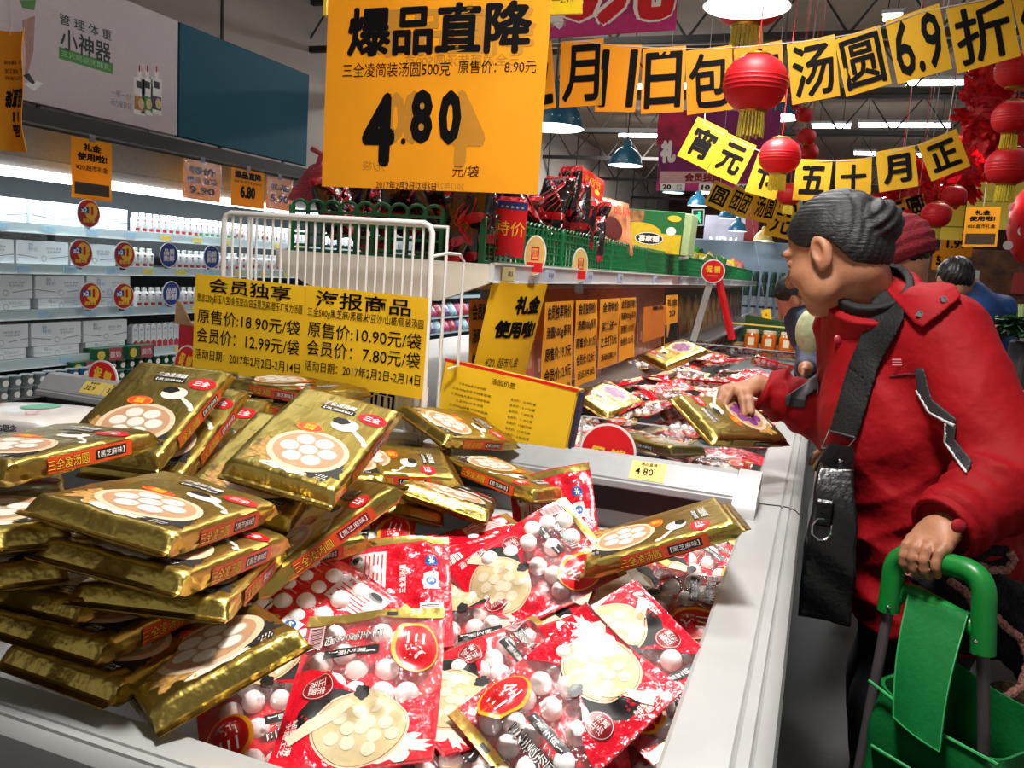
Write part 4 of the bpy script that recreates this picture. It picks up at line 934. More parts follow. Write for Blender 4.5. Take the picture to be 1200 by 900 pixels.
# red starred card
t = thing('price_card', 'red card with a blue starred top edge standing behind the front lattice guard', 'sign', T=facing(at(598, 268, Y=2.0), .15, 0, -.05)); mb = MB(); mb.box((0, 0, 0), (.08, .14, .003), RED, ch=.001); mb.rect((0, .058), .078, .02, mat('navy_print', '#1d2a6b', .5), z=.002); mb.text('* * * * *', (0, .054), 1, WPR, w=.06, h=.006, z=.0025); mb.text('特价', (0, 0), .04, YPR, z=.002); mb.build('card', t); MB().box((0, -.08, 0), (.01, .04, .003), ACR).build('clip', t)
# oval standing signs clipped to the price channel
for (px, py, lab, yw) in ((627, 301, 'oval red and yellow sign clipped on the shelf edge', 0.15), (680, 312, 'narrow red and yellow sign clipped on the shelf edge right of the oval one', .9)):
    p = at(px, py, X=-.735); t = thing('shelf_sign', lab, 'sign', T=facing(p, yw, .05, 0)); mb = MB(); n = 32; el = [(.030*math.cos(2*PI*i/n), .054*math.sin(2*PI*i/n)+.004) for i in range(n)]
    mb.prism(el, -.003, 0, WHITE); mb.prism([(x*.9, y*.93) for x, y in el], 0, .001, mat('sign_ochre', '#d9b36a', .4)); mb.rect((0, -.028), .044, .026, RED, z=.0014); mb.rect((0, .008), .022, .036, RED, z=.0014); mb.rect((0, .008), .015, .028, mat('sign_ochre', ''), z=.0018); mb.text('昌', (0, .008), .02, RED, z=.0022); mb.build('panel', t)
    mb = MB(); mb.box((0, -.066, -.002), (.03, .04, .003), ACR); mb.build('clip', t)
# tall orange pack, red tag, box, white bag, snack packets
def pillow(w, h, t, m, seed, top=None):
    n1 = noise2(random.Random(seed), 7, 15/w*.1, 90); mb = MB(); rows = []
    for v in np.linspace(-1, 1, 22):
        e = max(.05, 1-abs(v)**5); rows.append([(w/2*math.cos(a)*(1-.08*e*abs(math.sin(a))), v*h/2, t/2*e*math.sin(a)+.05*t*n1(v*h, math.cos(a)*w)) for a in np.linspace(0, 2*PI, 25)[:-1]])
    mb.grid(np.array(rows), m, wrap=True); return mb
p = at(712, 262, X=-.86); mb = pillow(.20, .24, .06, mat('orange_photo_pack', '#d9885a', .25, var=.35, scale=14, bump=.2, bscale=30, coat=.5), 3); mb.disc((-.03, -.03), .05, .05, mat('dark_food_print', '#5a1a12', .35), z=.031); mb.text('卤味', (.03, .06), .05, RED, z=.0325)
o = mb.build('snack_pack'); setm(o, frame(p+np.array([0, .1, 0]), (.55, .75, -.1), (-.35, .1, .9))); tag(o, 'tall orange snack pack leaning behind the dark pouches', 'snack pack')
p = at(694, 217, X=-.86); mb, fn = sheet(.14, .09, mat('red_tag', '#cf3022', .4, var=.08), wav=.012, seed=2); mb.text('年货节', (0, .01), .035, YPR, fn=fn, z=.001); mb.disc((.03, -.02), .015, .012, YPR, fn=fn, z=.001); o = mb.build('red_tag', ang=70); setm(o, frame(p, (.35, .8, -.2), (-.1, .2, 1))); tag(o, 'red tag with gold print over the orange snack pack', 'tag')
p = at(757, 270, X=-.88); t = thing('snack_box', 'green and yellow box with a food photo on the shelf behind the lattice guard', 'box', T=facing(p+np.array([0, .1, 0]), .0, 0, -.03)); mb = MB(); mb.box((0, 0, -.1), (.34, .22, .2), mat('green_card', '#1c6a34', .5), ch=.003); mb.box((0.19, 0, -.1), (.04, .21, .2), mat('pale_green_card', '#a9c48c', .5), ch=.003)
mb.rect((0, -.055), .33, .10, mat('yellow_card_print', '#d9b91e', .5), z=.0008); mb.disc((-.06, -.005), .12, .05, mat('yellow_card_print', ''), z=.0009); mb.rect((-.1, .075), .12, .06, mat('food_photo_print', '#a8764a', .5, var=.4, scale=30), z=.001); mb.disc((.0, -.035), .075, .032, WPR, z=.0015); mb.disc((.0, -.035), .07, .028, BLKP, z=.0018); mb.text('喜家德', (0, -.035), 1, WPR, w=.11, h=.035, z=.0022, bold=.06); mb.disc((.11, .01), .025, .022, WPR, z=.0012); mb.build('box', t, smooth=False)
MB().disc((.12, .075), .035, .016, YPR, z=.0012).build('emblem', t)
p = at(782, 284, X=-.86); mb = pillow(.24, .18, .10, mat('silver_white_film', '#dcdcd8', .2, var=.15, scale=25, bump=.5, bscale=30, coat=.5), 9); o = mb.build('snack_pack'); setm(o, facing(p+np.array([0, 0, -.02]), .6, .2, .2)); tag(o, 'silvery white crumpled bag right of the green and yellow box', 'snack pack')
cols = [mat('snack_green', '#3f9a3a', .25, var=.3, scale=20, coat=.5), mat('snack_yellow', '#d9c23c', .25, var=.3, scale=20, coat=.5), mat('snack_dark_green', '#1f5a2a', .25, var=.3, scale=20, coat=.5), mat('snack_pink', '#cf8a8a', .25, var=.3, scale=20, coat=.5), mat('snack_orange', '#d9822a', .25, var=.3, scale=20, coat=.5)]
SM = []
for i, m in enumerate(cols):
    mb = pillow(.16, .22, .05, m, 20+i); mb.disc((0, -.02), .05, .05, WPR, z=.027); mb.text('脆', (0, -.02), .05, [RED, GREEN][i % 2], z=.028, bold=.05); SM.append(mb.mesh('snack_packet'))
rs = random.Random(4)
for i in range(30):
    y = 4.5+i*.18; k = (0, 1, 0, 2, 1, 2, 3)[i % 7] if i < 20 else (4, 3, 4, 1)[i % 4]
    o = link('snack_packet', SM[k]); setm(o, facing((-.92+rs.uniform(-.05, .04), y, 1.40+.03*rs.random()), rs.uniform(.2, 1.2), rs.uniform(.0, .5), rs.uniform(-.5, .5)))
    tag(o, ('green and yellow snack packet standing in the lattice guarded row' if i < 20 else 'orange and pink snack packet at the far end of the shelf'), 'snack packet', 'snack packets along the shelf' if i < 20 else 'orange snack packets at the far shelf end')
# green produce bags piled behind shelf left side are hidden by the sign; round promotion A-frame
b0, b1, tp = at(812, 400, Y=5.1), at(858, 398, Y=5.1), at(836, 318, Y=5.1)
t = thing('promotion_stand', 'clear A-frame stand with a round red promotion sign on the freezer partition', 'sign', T=facing((b0+b1)/2)); o = (b0+b1)/2
L_ = lambda p: (p[0]-o[0], p[2]-o[2], 0)
mb = MB(); mb.tube([L_(b0), L_(tp)], .022, mat('frosted_acrylic', '#c8cbc8', .3, alpha=.75), n=4, sx=.9, sy=.2); mb.build('clear_leg', t, smooth=False)
mb = MB(); mb.tube([L_(b1), (L_(tp)[0]+.02, L_(tp)[1], -.01)], .024, RED, n=4, sx=.9, sy=.2); mb.build('red_leg', t, smooth=False)
mb = MB(); q = L_(tp); Tq = np.eye(4); Tq[:3, 3] = (q[0], q[1], .02); mb.prism(cir(.071), -.003, 0, WHITE, T=Tq); mb.prism(cir(.064), 0, .001, RED, T=Tq); mb.text('促 销', (0, .012), 1, YPR, w=.085, h=.042, z=.002, T=Tq, bold=.05); mb.text('PROMOTION', (0, -.026), 1, YPR, w=.06, h=.009, z=.002, T=Tq); mb.build('disc', t)
mb = MB(); mb.box(((L_(b0)[0]+L_(b1)[0])/2, L_(b0)[1], 0), (.25, .006, .1), ACR); mb.build('base', t)
# tray with orange jars on the sliding lid
c = at(905, 398, Y=5.9); zb = .875; t = thing('display_tray', 'cardboard display tray with a green back flap and yellow front on the freezer lid', 'tray', (c[0]-.02, 5.95, zb)); mb = MB()
mb.box((0, .0, .008), (.46, .34, .012), CARD); mb.build('base', t, smooth=False); MB().prism([(-.2, 0), (.22, 0), (.22, .15), (-.19, .20)], -.004, 0, mat('green_flap', '#24521e', .5), T=facing((0, .17, .01))).build('back_flap', t, smooth=False); MB().box((-.03, -.02, .15), (.5, .16, .004), mat('yellow_flap', '#d9b63a', .5)).build('front_flap', t, smooth=False); MB().text('ORGANIC 有机', (0, 0), .03, mat('pale_print', '#a8b890', .5), T=facing((0.02, .164, .1))).build('lettering', t)
for i, dx in enumerate((-.12, -.01, .10)):
    j = thing('honey_jar', 'orange jar with a pale label, '+('left', 'middle', 'right')[i]+' of the three in front of the cardboard tray', 'jar', (c[0]+dx, 5.70, zb+.001), 'orange jars in front of the tray'); MB().lathe([(0, 0), (.044, 0), (.048, .01), (.048, .09), (.042, .104), (.038, .11), (0, .11)], mat('orange_jam', '#d2651a', .15, var=.1, coat=.6), n=20).build('jar', j); MB().lathe([(.041, .108), (.041, .128), (0, .13)], mat('cream_lid', '#e0c9a8', .4), n=20).build('lid', j); MB().box((.0, -.0475, .055), (.04, .004, .05), CREAMP).build('label', j)

# ================================================================ banners, buntings, lanterns
def card(c, w, h, roll, yaw, txt, m, ink=INK, parent=None, name='card', bold=.03, tw=.82, th=.86, seed=0, narrow=1):
    T = facing(c, yaw, 0, roll); mb, fn = sheet(w, h, m, wav=.004, seed=seed, nx=6, ny=6)
    mb.text(txt, (0, 0), 1, ink, w=w*tw*narrow, h=h*th, fn=fn, z=.0014, bold=bold)
    mb2 = MB(); mb2.v = [tuple(np.array(T)[:3, :3] @ np.array(p)+np.array(T)[:3, 3]) for p in mb.v]; mb2.f = mb.f; mb2.m = mb.m; mb2.mats = mb.mats
    o = mb2.build(name, parent, ang=70); return o
YC = mat('banner_yellow_card', '#eda412', .65, var=.03, scale=5, trans=.35); YC2 = mat('banner_gold_card', '#e2b41a', .65, var=.03, scale=5, trans=.35)
b = thing('letter_banner', 'upper banner of yellow cards reading 2月11日包 汤圆6.9折 across the aisle', 'banner', (0, 0, 0))
YB = 3.4
CH = [('2', 632, 90, 34, 72), ('月', 681, 86, 50, 72), ('11', 724, 92, 48, 74), ('日', 777, 94, 50, 74), ('包', 831, 94, 54, 74), ('吃', 890, 88, 56, 72), ('汤', 953, 82, 56, 74), ('圆', 1011, 72, 54, 74), ('6.9', 1076, 52, 64, 84), ('折', 1152, 38, 74, 86), ('优', 1222, 20, 60, 86)]
px0 = [CH[i][1] for i in range(len(CH))]
prev = None
pts = []
for i, (tx, px, py, pw, ph) in enumerate(CH):
    a, z = CH[max(i-1, 0)], CH[min(i+1, len(CH)-1)]; rollp = -math.atan2(z[2]-a[2], z[1]-a[1])-(-.069)
    c = at(px, py, Y=YB); s = np.linalg.norm(at(px+1, py, Y=YB)-c)
    card(c, pw*s, ph*s, rollp, 0, tx, YC if px < 900 else YC2, parent=b, bold=.018, tw=.86, th=.86, seed=i); pts.append(c+np.array([0, 0, ph*s/2*.96]))
MB().tube([np.array([pts[0][0]-.05, pts[0][1], CEIL])]+pts+[np.array([pts[-1][0]+.05, pts[-1][1], CEIL])], .002, MATS['thread'], n=5).build('string', b)
b = thing('letter_banner', 'lower bunting of yellow cards reading 宵元 月十五 hung behind the lanterns', 'banner', (0, 0, 0)); YB = 4.6; pts = []
for i, (tx, px, py, pw, ph, rd) in enumerate((('宵', 823, 168, 40, 50, -28), ('元', 857, 186, 40, 50, -26), ('节', 899, 205, 38, 52, -18), ('五', 952, 211, 42, 50, -4), ('十', 1000, 208, 42, 46, 1), ('月', 1051, 198, 46, 52, 8), ('正', 1106, 182, 48, 52, 22))):
    c = at(px, py, Y=YB); s = np.linalg.norm(at(px+1, py, Y=YB)-c); card(c, pw*s, ph*s, math.radians(rd)+.069, 0, tx, YC2, parent=b, bold=.035, tw=.72, th=.70, seed=i+30); pts.append(c+np.array([0, 0, ph*s*.45]))
MB().tube([np.array([pts[0][0]-.05, pts[0][1], CEIL])]+pts+[np.array([pts[-1][0]+.05, pts[-1][1], CEIL])], .002, MATS['thread'], n=5).build('string', b)
b = thing('letter_banner', 'small far bunting of yellow cards reading 团团 汤圆 under the lower one', 'banner', (0, 0, 0)); YB = 6.5; pts = []
for i, (tx, px, py, pw, ph, rd) in enumerate((('圆', 843, 230, 26, 30, -25), ('团团', 868, 237, 30, 32, -24), ('汤圆', 897, 243, 30, 36, -14), ('元', 915, 262, 32, 34, -14), ('日', 926, 252, 22, 34, 5))):
    yy = YB+.08*i; c = at(px, py, Y=yy); s = np.linalg.norm(at(px+1, py, Y=yy)-c); card(c, pw*s, ph*s, math.radians(rd)+.069, 0, tx, YC2, parent=b, bold=.02, tw=.74, th=.72, seed=i+50); pts.append(c+np.array([0, 0, ph*s*.45]))
MB().tube([np.array([pts[0][0]-.05, pts[0][1], CEIL])]+pts+[np.array([pts[-1][0]+.05, pts[-1][1], CEIL])], .002, MATS['thread'], n=5).build('string', b)
b = thing('letter_banner', 'far yellow bunting cards partly behind the red cap, right of the woman', 'banner', (0, 0, 0)); YB = 6.0; pts = []
for i, (tx, px, py, rd) in enumerate((('元', 1052, 250, 18), ('圆', 1074, 243, 18))):
    c = at(px, py, Y=YB); s = np.linalg.norm(at(px+1, py, Y=YB)-c); card(c, 24*s, 34*s, math.radians(rd)+.069, 0, tx, YC, parent=b, bold=.03, seed=i+60); pts.append(c+np.array([0, 0, 14*s]))
MB().tube([np.array([pts[0][0]-.05, pts[0][1], CEIL])]+pts+[np.array([pts[-1][0]+.05, pts[-1][1], CEIL])], .002, MATS['thread'], n=5).build('string', b)

LRED = mat('lantern_red', '#d3131f', .5, var=.05, scale=30, trans=.3); TASS = mat('gold_tassel', '#d9c22c', .4, .3, var=.15, scale=120); LGOLD = mat('lantern_gold', '#b98f2c', .3, .8)
def lantern(px, py, rp, D, lab, tas=True, h=.86, up=True, trim=True):
    c = at(px, py, D=D); r = rp*D/FPX; t = thing('red_lantern', lab, 'lantern', tuple(c), 'red paper lanterns'); mb = MB(); n = 64; prof = [(r*math.cos(a)**.8 if math.cos(a) > 0 else 0, r*h*math.sin(a)) for a in np.linspace(-1.25, 1.25, 33)]
    P = np.array([[(q*(1+.0)*math.cos(2*PI*i/n), q*math.sin(2*PI*i/n), z+.004*r*math.cos(z/r*60)) for i in range(n)] for q, z in prof])
    P[..., :2] *= (1+.012*np.cos(np.arange(33)*PI))[:, None, None]; mb.grid(P, LRED, wrap=True); mb.build('paper_shell', t)
    for s in (1, -1): MB().lathe([(r*.42, s*r*h*.93), (r*.44, s*r*h*.98), (r*.40, s*r*h*1.04), (0, s*r*h*1.04)], LGOLD, n=24).build('cap', t)
    if tas:
        mb = MB(); rr = random.Random(int(px))
        for i in range(22):
            a = 2*PI*i/22; x, y = r*.36*math.cos(a), r*.36*math.sin(a); mb.tube([(x, y, -r*h*1.0), (x*1.08+.01*r*rr.random(), y*1.08, -r*h*1.0-r*.45), (x*1.1, y*1.1, -r*h*1.0-r*(.72+.1*rr.random()))], .035*r, TASS, n=5)
        mb.build('tassel', t)
    if up:
        mb = MB(); mb.tube([(0, 0, r*h), (0, 0, CEIL-c[2])], .002, RED, n=5); mb.build('string', t)
    return t
lantern(885, 98, 37, 2.95, 'red ribbed lantern with gold tassel in front of the upper banner')
lantern(880, -10, 46, 4.6, 'red lantern cut by the top edge behind the large lamp')
lantern(914, 183, 24, 4.1, 'red lantern with gold tassel in front of the lower bunting, above the woman\'s hair')
lantern(942, 135, 10, 5.5, 'small red lantern hanging in the string right of the second lamp', False); lantern(945, 160, 11, 5.5, 'small red lantern lower in the string right of the second lamp', False); lantern(925, 228, 14, 5.2, 'dim red lantern behind the lower bunting by the hair', True); lantern(948, 178, 11, 5.6, 'small red lantern at the bottom of the string by the second lamp', False)
lantern(1182, 195, 25, 3.9, 'red lantern with faded tassel at the right edge in front of the yellow boards')
lantern(1186, 138, 22, 3.7, 'red lantern at the right edge inside the red net cluster'); lantern(1192, 82, 24, 3.6, 'red lantern at the top of the right edge cluster', False)
lantern(1097, 252, 17, 5.0, 'red lantern with gold top hanging in the flower garland above the blue jacket'); lantern(1118, 230, 14, 5.1, 'red lantern right of the gold knot in the garland', False)
# red net and fan garlands
def fluff(px, py, rx, rz, D, lab, seed, name='red_garland'):
    c = at(px, py, D=D); s = D/FPX; rr = random.Random(seed); t = thing(name, lab, 'garland', tuple(c), 'red festive garlands'); m = mat('red_tinsel', '#d8121f', .3, var=.3, scale=60, bump=.5, bscale=160, trans=.25)
    for k in range(4):
        mb = MB()
        for i in range(48):
            a, e = rr.uniform(0, 2*PI), rr.uniform(-1.4, 1.4); d = np.array([math.cos(a)*math.cos(e), math.sin(a)*math.cos(e)*.6, math.sin(e)]); sd_ = np.cross(d, (.3, .5, .8)); sd_ /= np.linalg.norm(sd_); q = rr.uniform(.25, .85)
            o = d*np.array([rx*s, rx*s, rz*s])*q; L = s*min(rx, rz)*rr.uniform(.25, .5); nn = np.cross(sd_, d)
            P = [[o+d*L*u-sd_*L*.35*math.sin(PI*(u*.8+.15))+nn*L*.1*math.sin(7*u+i), o+d*L*u+nn*L*.12, o+d*L*u+sd_*L*.35*math.sin(PI*(u*.8+.15))+nn*L*.1*math.cos(6*u)] for u in np.linspace(0, 1, 5)]
            mb.grid(np.array(P), m)
        mb.build('tinsel_petals', t)  # cluster of loose red tinsel petals, not flowers
    mb = MB(); mb.ball((0, 0, 0), (rx*s*.6, rx*s*.4, rz*s*.6), m, n=18); mb.build('core', t); MB().tube([(0, 0, 0), (0, 0, CEIL-c[2])], .002, RED, n=5).build('string', t)
    return t
fluff(1162, 130, 42, 55, 4.1, 'sparkling red net garland at the right under the upper banner', 1); fluff(1075, 228, 40, 38, 5.4, 'red flower garland behind the card reading 正', 2); fluff(1130, 200, 34, 40, 5.6, 'red garland in front of the promotion board at the right', 3); fluff(1155, 95, 25, 30, 4.4, 'red hanging ornament just below the end of the upper banner', 4); fluff(938, 95, 12, 45, 5.4, 'long thin red ornament string behind the large lantern', 5); fluff(1050, 238, 18, 14, 6.0, 'small red fan garland right of the woman\'s bun', 6)
# purple banners
PURB = mat('purple_banner_cloth', '#a81c66', .6, var=.12, scale=3); MAG = mat('magenta_band', '#c22a78', .6)
P = [at(560, 48, Y=4.3), at(790, 40, Y=4.3), at(790, -60, Y=4.3)]; w = P[1][0]-P[0][0]; h = P[2][2]-P[1][2]
t = thing('hanging_banner', 'magenta hanging banner with big red and white characters behind the 4.80 sign', 'banner', T=facing(((P[0][0]+P[1][0])/2, 4.3, P[1][2]+h/2), 0, 0, .035)); mb, fn = sheet(w, h, PURB, seed=1, nx=8, ny=8); mb.rect((0, -h/2+.05), w, .09, MAG, fn=fn, z=.001, nx=8); mb.text('6元', (.22, .02), 1, WPR, w=.62, h=.36, fn=fn, z=.0015, bold=.10); mb.text('6元', (.22, .02), 1, RED, w=.60, h=.34, fn=fn, z=.002, bold=.05); mb.text('年货', (-.25, .02), 1, WPR, w=.4, h=.36, fn=fn, z=.0015, bold=.08); mb.text('维络营门店', (-.12, -h/2+.07), 1, MATS['pale_rim'], w=.16, h=.03, fn=fn, z=.002); mb.build('cloth', t, ang=70)
for s in (-.45, .45): MB().tube([(s*w, h/2, 0), (s*w, CEIL-P[1][2]-h, 0)], .004, MATS['thread'], n=5).build('thread', t)
P = [at(768, 222, Y=7.5), at(905, 235, Y=7.5), at(775, 130, Y=7.5)]; w = P[1][0]-P[0][0]; h = P[2][2]-P[0][2]
t = thing('hanging_banner', 'purple member banner with 20 and 10 price boxes behind the small bunting', 'banner', T=facing(((P[0][0]+P[1][0])/2, 7.5, (P[2][2]+P[0][2])/2), 0, 0, .02)); mb, fn = sheet(w, h, mat('dark_purple_cloth', '#8a1a66', .6, var=.2, scale=3), seed=1, nx=8, ny=8); mb.rect((0, -h/2+.04), w, .08, MAG, fn=fn, z=.001, nx=8); mb.rect((-.38, .2), .3, .30, mat('banner_red_glow', '#c01c48', .6, var=.3, scale=6), fn=fn, z=.001)
mb.rect((-.25, -.22), .46, .10, mat('banner_pale', '#d8a8a8', .6), fn=fn, z=.0012); mb.text('会员独享', (-.10, -.22), 1, DRED, w=.32, h=.075, fn=fn, z=.002, bold=.05)
for i, (tx, x) in enumerate((('20', -.36), ('10', -.02), ('20', .3))): mb.rect((x, -.305), .22, .065, WPR, fn=fn, z=.0014); mb.text(tx, (x-.05, -.305), 1, BLKP, w=.075, h=.045, fn=fn, z=.002, bold=.05); mb.text('超市\n礼金', (x+.06, -.305), 1, BLKP, w=.05, h=.05, fn=fn, z=.002)
mb.text('礼', (-.42, .0), 1, WPR, w=.14, h=.2, fn=fn, z=.002, bold=.08); mb.build('cloth', t, ang=70)
for s in (-.45, .45): MB().tube([(s*w, h/2, 0), (s*w, CEIL-P[2][2], 0)], .004, MATS['thread'], n=5).build('thread', t)
# ================================================================ dairy wall case and billboard
DX = -5.0
def dy(px, py): return at(px, py, X=DX)
FR = thing('dairy_fridge', 'long open dairy wall fridge with lit shelves along the left wall', 'fridge', (DX, 3, 0))
LG = mat('fridge_white', '#cfd3d4', .35, var=.04, scale=4); L0, L1 = .2, 6.4; LC = (L0+L1)/2
CASE = mat('fridge_inner', '#3a4144', .5, var=.1, scale=4)
mb = MB(); mb.box((-.95, LC, 1.08), (.06, L1-L0, 2.0), CASE); mb.box((-.4, L0, 1.08), (1.1, .05, 2.1), LG); mb.box((-.4, L1, 1.08), (1.1, .05, 2.1), LG); mb.box((-.45, LC, .08), (1.0, L1-L0, .16), DARKB); mb.build('cabinet', FR, smooth=False)
mb = MB(); mb.box((-.4, LC, 2.06), (1.1, L1-L0, .10), mat('dark_brown_top', '#3a322c', .6)); mb.build('top', FR, smooth=False)
mb = MB(); mb.box((-.02, LC, 1.865), (.05, L1-L0, .27), mat('canopy_panel', '#a8a29c', .5, var=.05)); mb.box((.01, LC, 1.80), (.01, L1-L0, .006), GREYD); mb.build('canopy', FR, smooth=False)
mb = MB(); mb.box((.012, LC, 1.695), (.03, L1-L0, .065), mat('fridge_light', '#f2fbff', emit=3.6, var=0)); mb.build('light_strip', FR, smooth=False)
for k, y in enumerate((1.0, 4.0)):
    l = bpy.data.lights.new('fridge_light', 'AREA'); l.shape = 'RECTANGLE'; l.size = .05; l.size_y = 2.9; l.energy = 20; l.color = (.85, .95, 1)
    lo = bpy.data.objects.new('fridge_light', l); COL.objects.link(lo); lo.parent = FR; lo.location = (.07, y+.6, 1.655); lo.rotation_euler = (0, math.radians(38), 0)
ZL = [1.375, 1.105, .805, .485, .18]
SHF = mat('fridge_shelf_edge', '#bcd0d4', .3, var=.04, scale=3)
for i, z in enumerate(ZL):
    d = .50+.05*i; xo = .04*i
    mb = MB(); mb.box((xo-d/2, LC, z-.012), (d, L1-L0-.06, .02), LG); mb.box((xo+.004, LC, z-.03), (.010, L1-L0-.06, .062), SHF); mb.box((xo+.012, LC, z-.064), (.012, L1-L0-.06, .006), WHITE); mb.build('shelf', FR, smooth=False)
tagc = [('#a9cfe6', 'b'), ('#ecd766', 'y')]
for i, z in enumerate(ZL[:4]):
    rr = random.Random(i+60)
    for y in np.arange(.9+.13*i, 5.2, .36): 
        col = '#ecd766' if (y > 2.1 and rr.random() < .75) else '#a9cfe6'
        mb = MB(); mb.box((.04*i+.012, y, z-.032), (.003, .10, .040), mat('fridge_tag'+col, col, .5)); mb.build('price_tag', FR, smooth=False)

BXW = mat('milk_carton_board', '#dfe7ea', .4, var=.03, scale=6); BXL = mat('carton_grey_line', '#7f868c', .5); BLUEI = mat('carton_blue_ink', '#5d86ad', .5)
def carton(w, h, d):
    mb = MB(); mb.box((-d/2, 0, h/2), (d, w, h), BXW, ch=.004); f = frame((.0008, 0, h/2), (0, 1, 0), (0, 0, 1))
    mb.text('奶\n特仑', (-w*.2, h*.22), 1, BLUEI, w=w*.18, h=h*.34, T=f); mb.text('纯牛奶 营养', (w*.2, h*.18), 1, BXL, w=w*.3, h=h*.10, T=f); mb.text('乳品家庭装', (w*.2, h*.05), 1, BXL, w=w*.26, h=h*.08, T=f)
    for s in (-1, 1): mb.add([(s*w*.5, -h*.10, .001), (s*w*.12, -h*.22, .001), (s*w*.12, -h*.25, .001), (s*w*.5, -h*.13, .001)], [[0, 1, 2, 3] if s < 0 else [3, 2, 1, 0]], BXL, T=f)
    mb.disc((0, -h*.26), .02, .02, BXL, T=f, z=.0012); mb.disc((0, -h*.26), .017, .017, BXW, T=f, z=.0016); return mb.mesh('milk_carton', smooth=False)
CT = {k: carton(*v) for k, v in {'a': (.40, .155, .26), 'b': (.36, .07, .25), 'c': (.40, .17, .26)}.items()}
def put(me, name, x, y, z, lab, cat, grp, yaw=0): 
    o = link(name, me); o.location = (x, y, z); o.rotation_euler = (0, 0, yaw); return tag(o, lab, cat, grp)
for i, (z, ys, k) in enumerate(((ZL[0], (3.93, 4.36, 4.79), 'a'), (ZL[1], (3.80, 4.22, 4.64), 'a'), (ZL[2], (3.9, 4.32, 4.74), 'c'), (ZL[3], (3.83, 4.25, 4.67), 'c'))):
    w3 = ('top', 'second', 'third', 'fourth')[i]
    base = 0
    if i >= 2:
        for y in ys: put(CT['b'], 'milk_carton', DX-.03+.04*i, y, z+.001, 'flat pale milk carton underneath taller ones on the %s dairy shelf' % w3, 'milk carton', 'flat milk cartons on the %s dairy shelf' % w3)
        base = .072
    for y in ys: put(CT[k] if i < 2 else CT['a'], 'milk_carton', DX-.03+.04*i, y, z+.001+base, 'pale blue-white milk carton on the %s dairy shelf' % w3, 'milk carton', 'milk cartons on the %s dairy shelf' % w3)
    if i == 1:
        for y in ys: put(CT['b'], 'milk_carton', DX-.14, y-.02, z+.158, 'shaded flat carton lying on top of the second shelf milk cartons', 'milk carton', 'flat cartons on the second dairy shelf')
BTW = mat('bottle_white', '#eef1f2', .3, var=.02); CAPW = mat('bottle_cap_white', '#f6f7f7', .35)
PRC = {'red': mat('bottle_red_print', '#b5363c', .4), 'green': mat('bottle_green_print', '#4f8f5a', .4), 'berry': mat('bottle_berry_print', '#a83a44', .4), 'yellow': mat('bottle_yellow_print', '#e3c548', .4), 'purple': mat('bottle_purple_print', '#7a4a9a', .4), 'pale': mat('bottle_pale_print', '#b9c3cc', .4)}
def bottle(kind):
    b = MB(); b.lathe([(0, 0), (.030, 0), (.034, .006), (.034, .095), (.030, .108), (.020, .118), (.019, .122), (0, .122)], BTW, n=16)
    b2 = MB(); b2.lathe([(.021, .120), (.021, .142), (.018, .145), (0, .145)], CAPW, n=14)
    def wrap(P): P = np.asarray(P, float); a = P[:, 0]/.0345; return np.column_stack([(.0345+P[:, 2])*np.cos(a), (.0345+P[:, 2])*np.sin(a), P[:, 1]])
    m = PRC[kind]
    if kind in ('berry', 'yellow'): b.disc((0, .035), .013, .017, m, fn=wrap, z=.0006); b.disc((.012, .06), .009, .008, PRC['yellow'], fn=wrap, z=.0006)
    else: b.rect((0, .018), .045, .022, m, fn=wrap, z=.0006, nx=8); b.rect((0, .065), .016, .03, PRC['pale'], fn=wrap, z=.0006, nx=4)
    b.disc((0, .088), .012, .007, PRC['red'], fn=wrap, z=.0007)
    return b.mesh('bottle_body'), b2.mesh('bottle_cap')
BT = {k: bottle(k) for k in PRC}
def tetra():
    mb = MB(); mb.box((-.028, 0, .085), (.056, .056, .17), BXW, ch=.003); f = frame((.0006, 0, .085), (0, 1, 0), (0, 0, 1)); mb.add([(-.026, -.083, 0), (.026, -.083, 0), (.026, -.045, 0), (0, -.025, 0), (-.026, -.045, 0)], [[0, 1, 2, 3, 4]], PRC['red'], T=f); mb.disc((0, .015), .012, .012, BXL, T=f, z=.0004); mb.disc((0, .015), .010, .010, BXW, T=f, z=.0008); mb.text('酸奶', (0, .055), 1, BLUEI, w=.03, h=.02, T=f); b = mb.mesh('carton_body', smooth=False)
    mb = MB(); mb.box((-.028, 0, .175), (.05, .03, .014), CAPW, ch=.003); return b, mb.mesh('carton_top', smooth=False)
TT = tetra()
def row(i, y0, y1, kind, step, desc):
    z = ZL[i]; w3 = ('top', 'second', 'third', 'fourth')[i]; y = y0; b, c = BT[kind] if kind != 'tetra' else TT
    grp = '%s bottles on the %s dairy shelf' % (desc, w3) if kind != 'tetra' else 'red-based yogurt cartons on the fourth dairy shelf'
    lab = 'small white yogurt bottle %s on the %s dairy shelf' % (desc, w3) if kind != 'tetra' else 'slim white and red yogurt carton on the fourth dairy shelf'
    nm = 'yogurt_bottle' if kind != 'tetra' else 'yogurt_carton'
    while y < y1:
        t = thing(nm, lab, 'yogurt', (DX-.03+.04*i, y, z+.001), grp); link('bottle_body' if kind != 'tetra' else 'carton_body', b, t); link('cap', c, t); y += step
row(0, 5.06, 5.72, 'red', .071, 'with red band'); row(0, 5.76, 6.2, 'green', .071, 'with green band'); row(0, 6.22, 6.9, 'berry', .072, 'with red fruit'); row(0, 6.92, 7.3, 'pale', .072, 'with pale band'); row(0, 7.7, 8.4, 'purple', .075, 'with purple band'); row(0, 8.42, 9.3, 'pale', .09, 'with plain grey band')
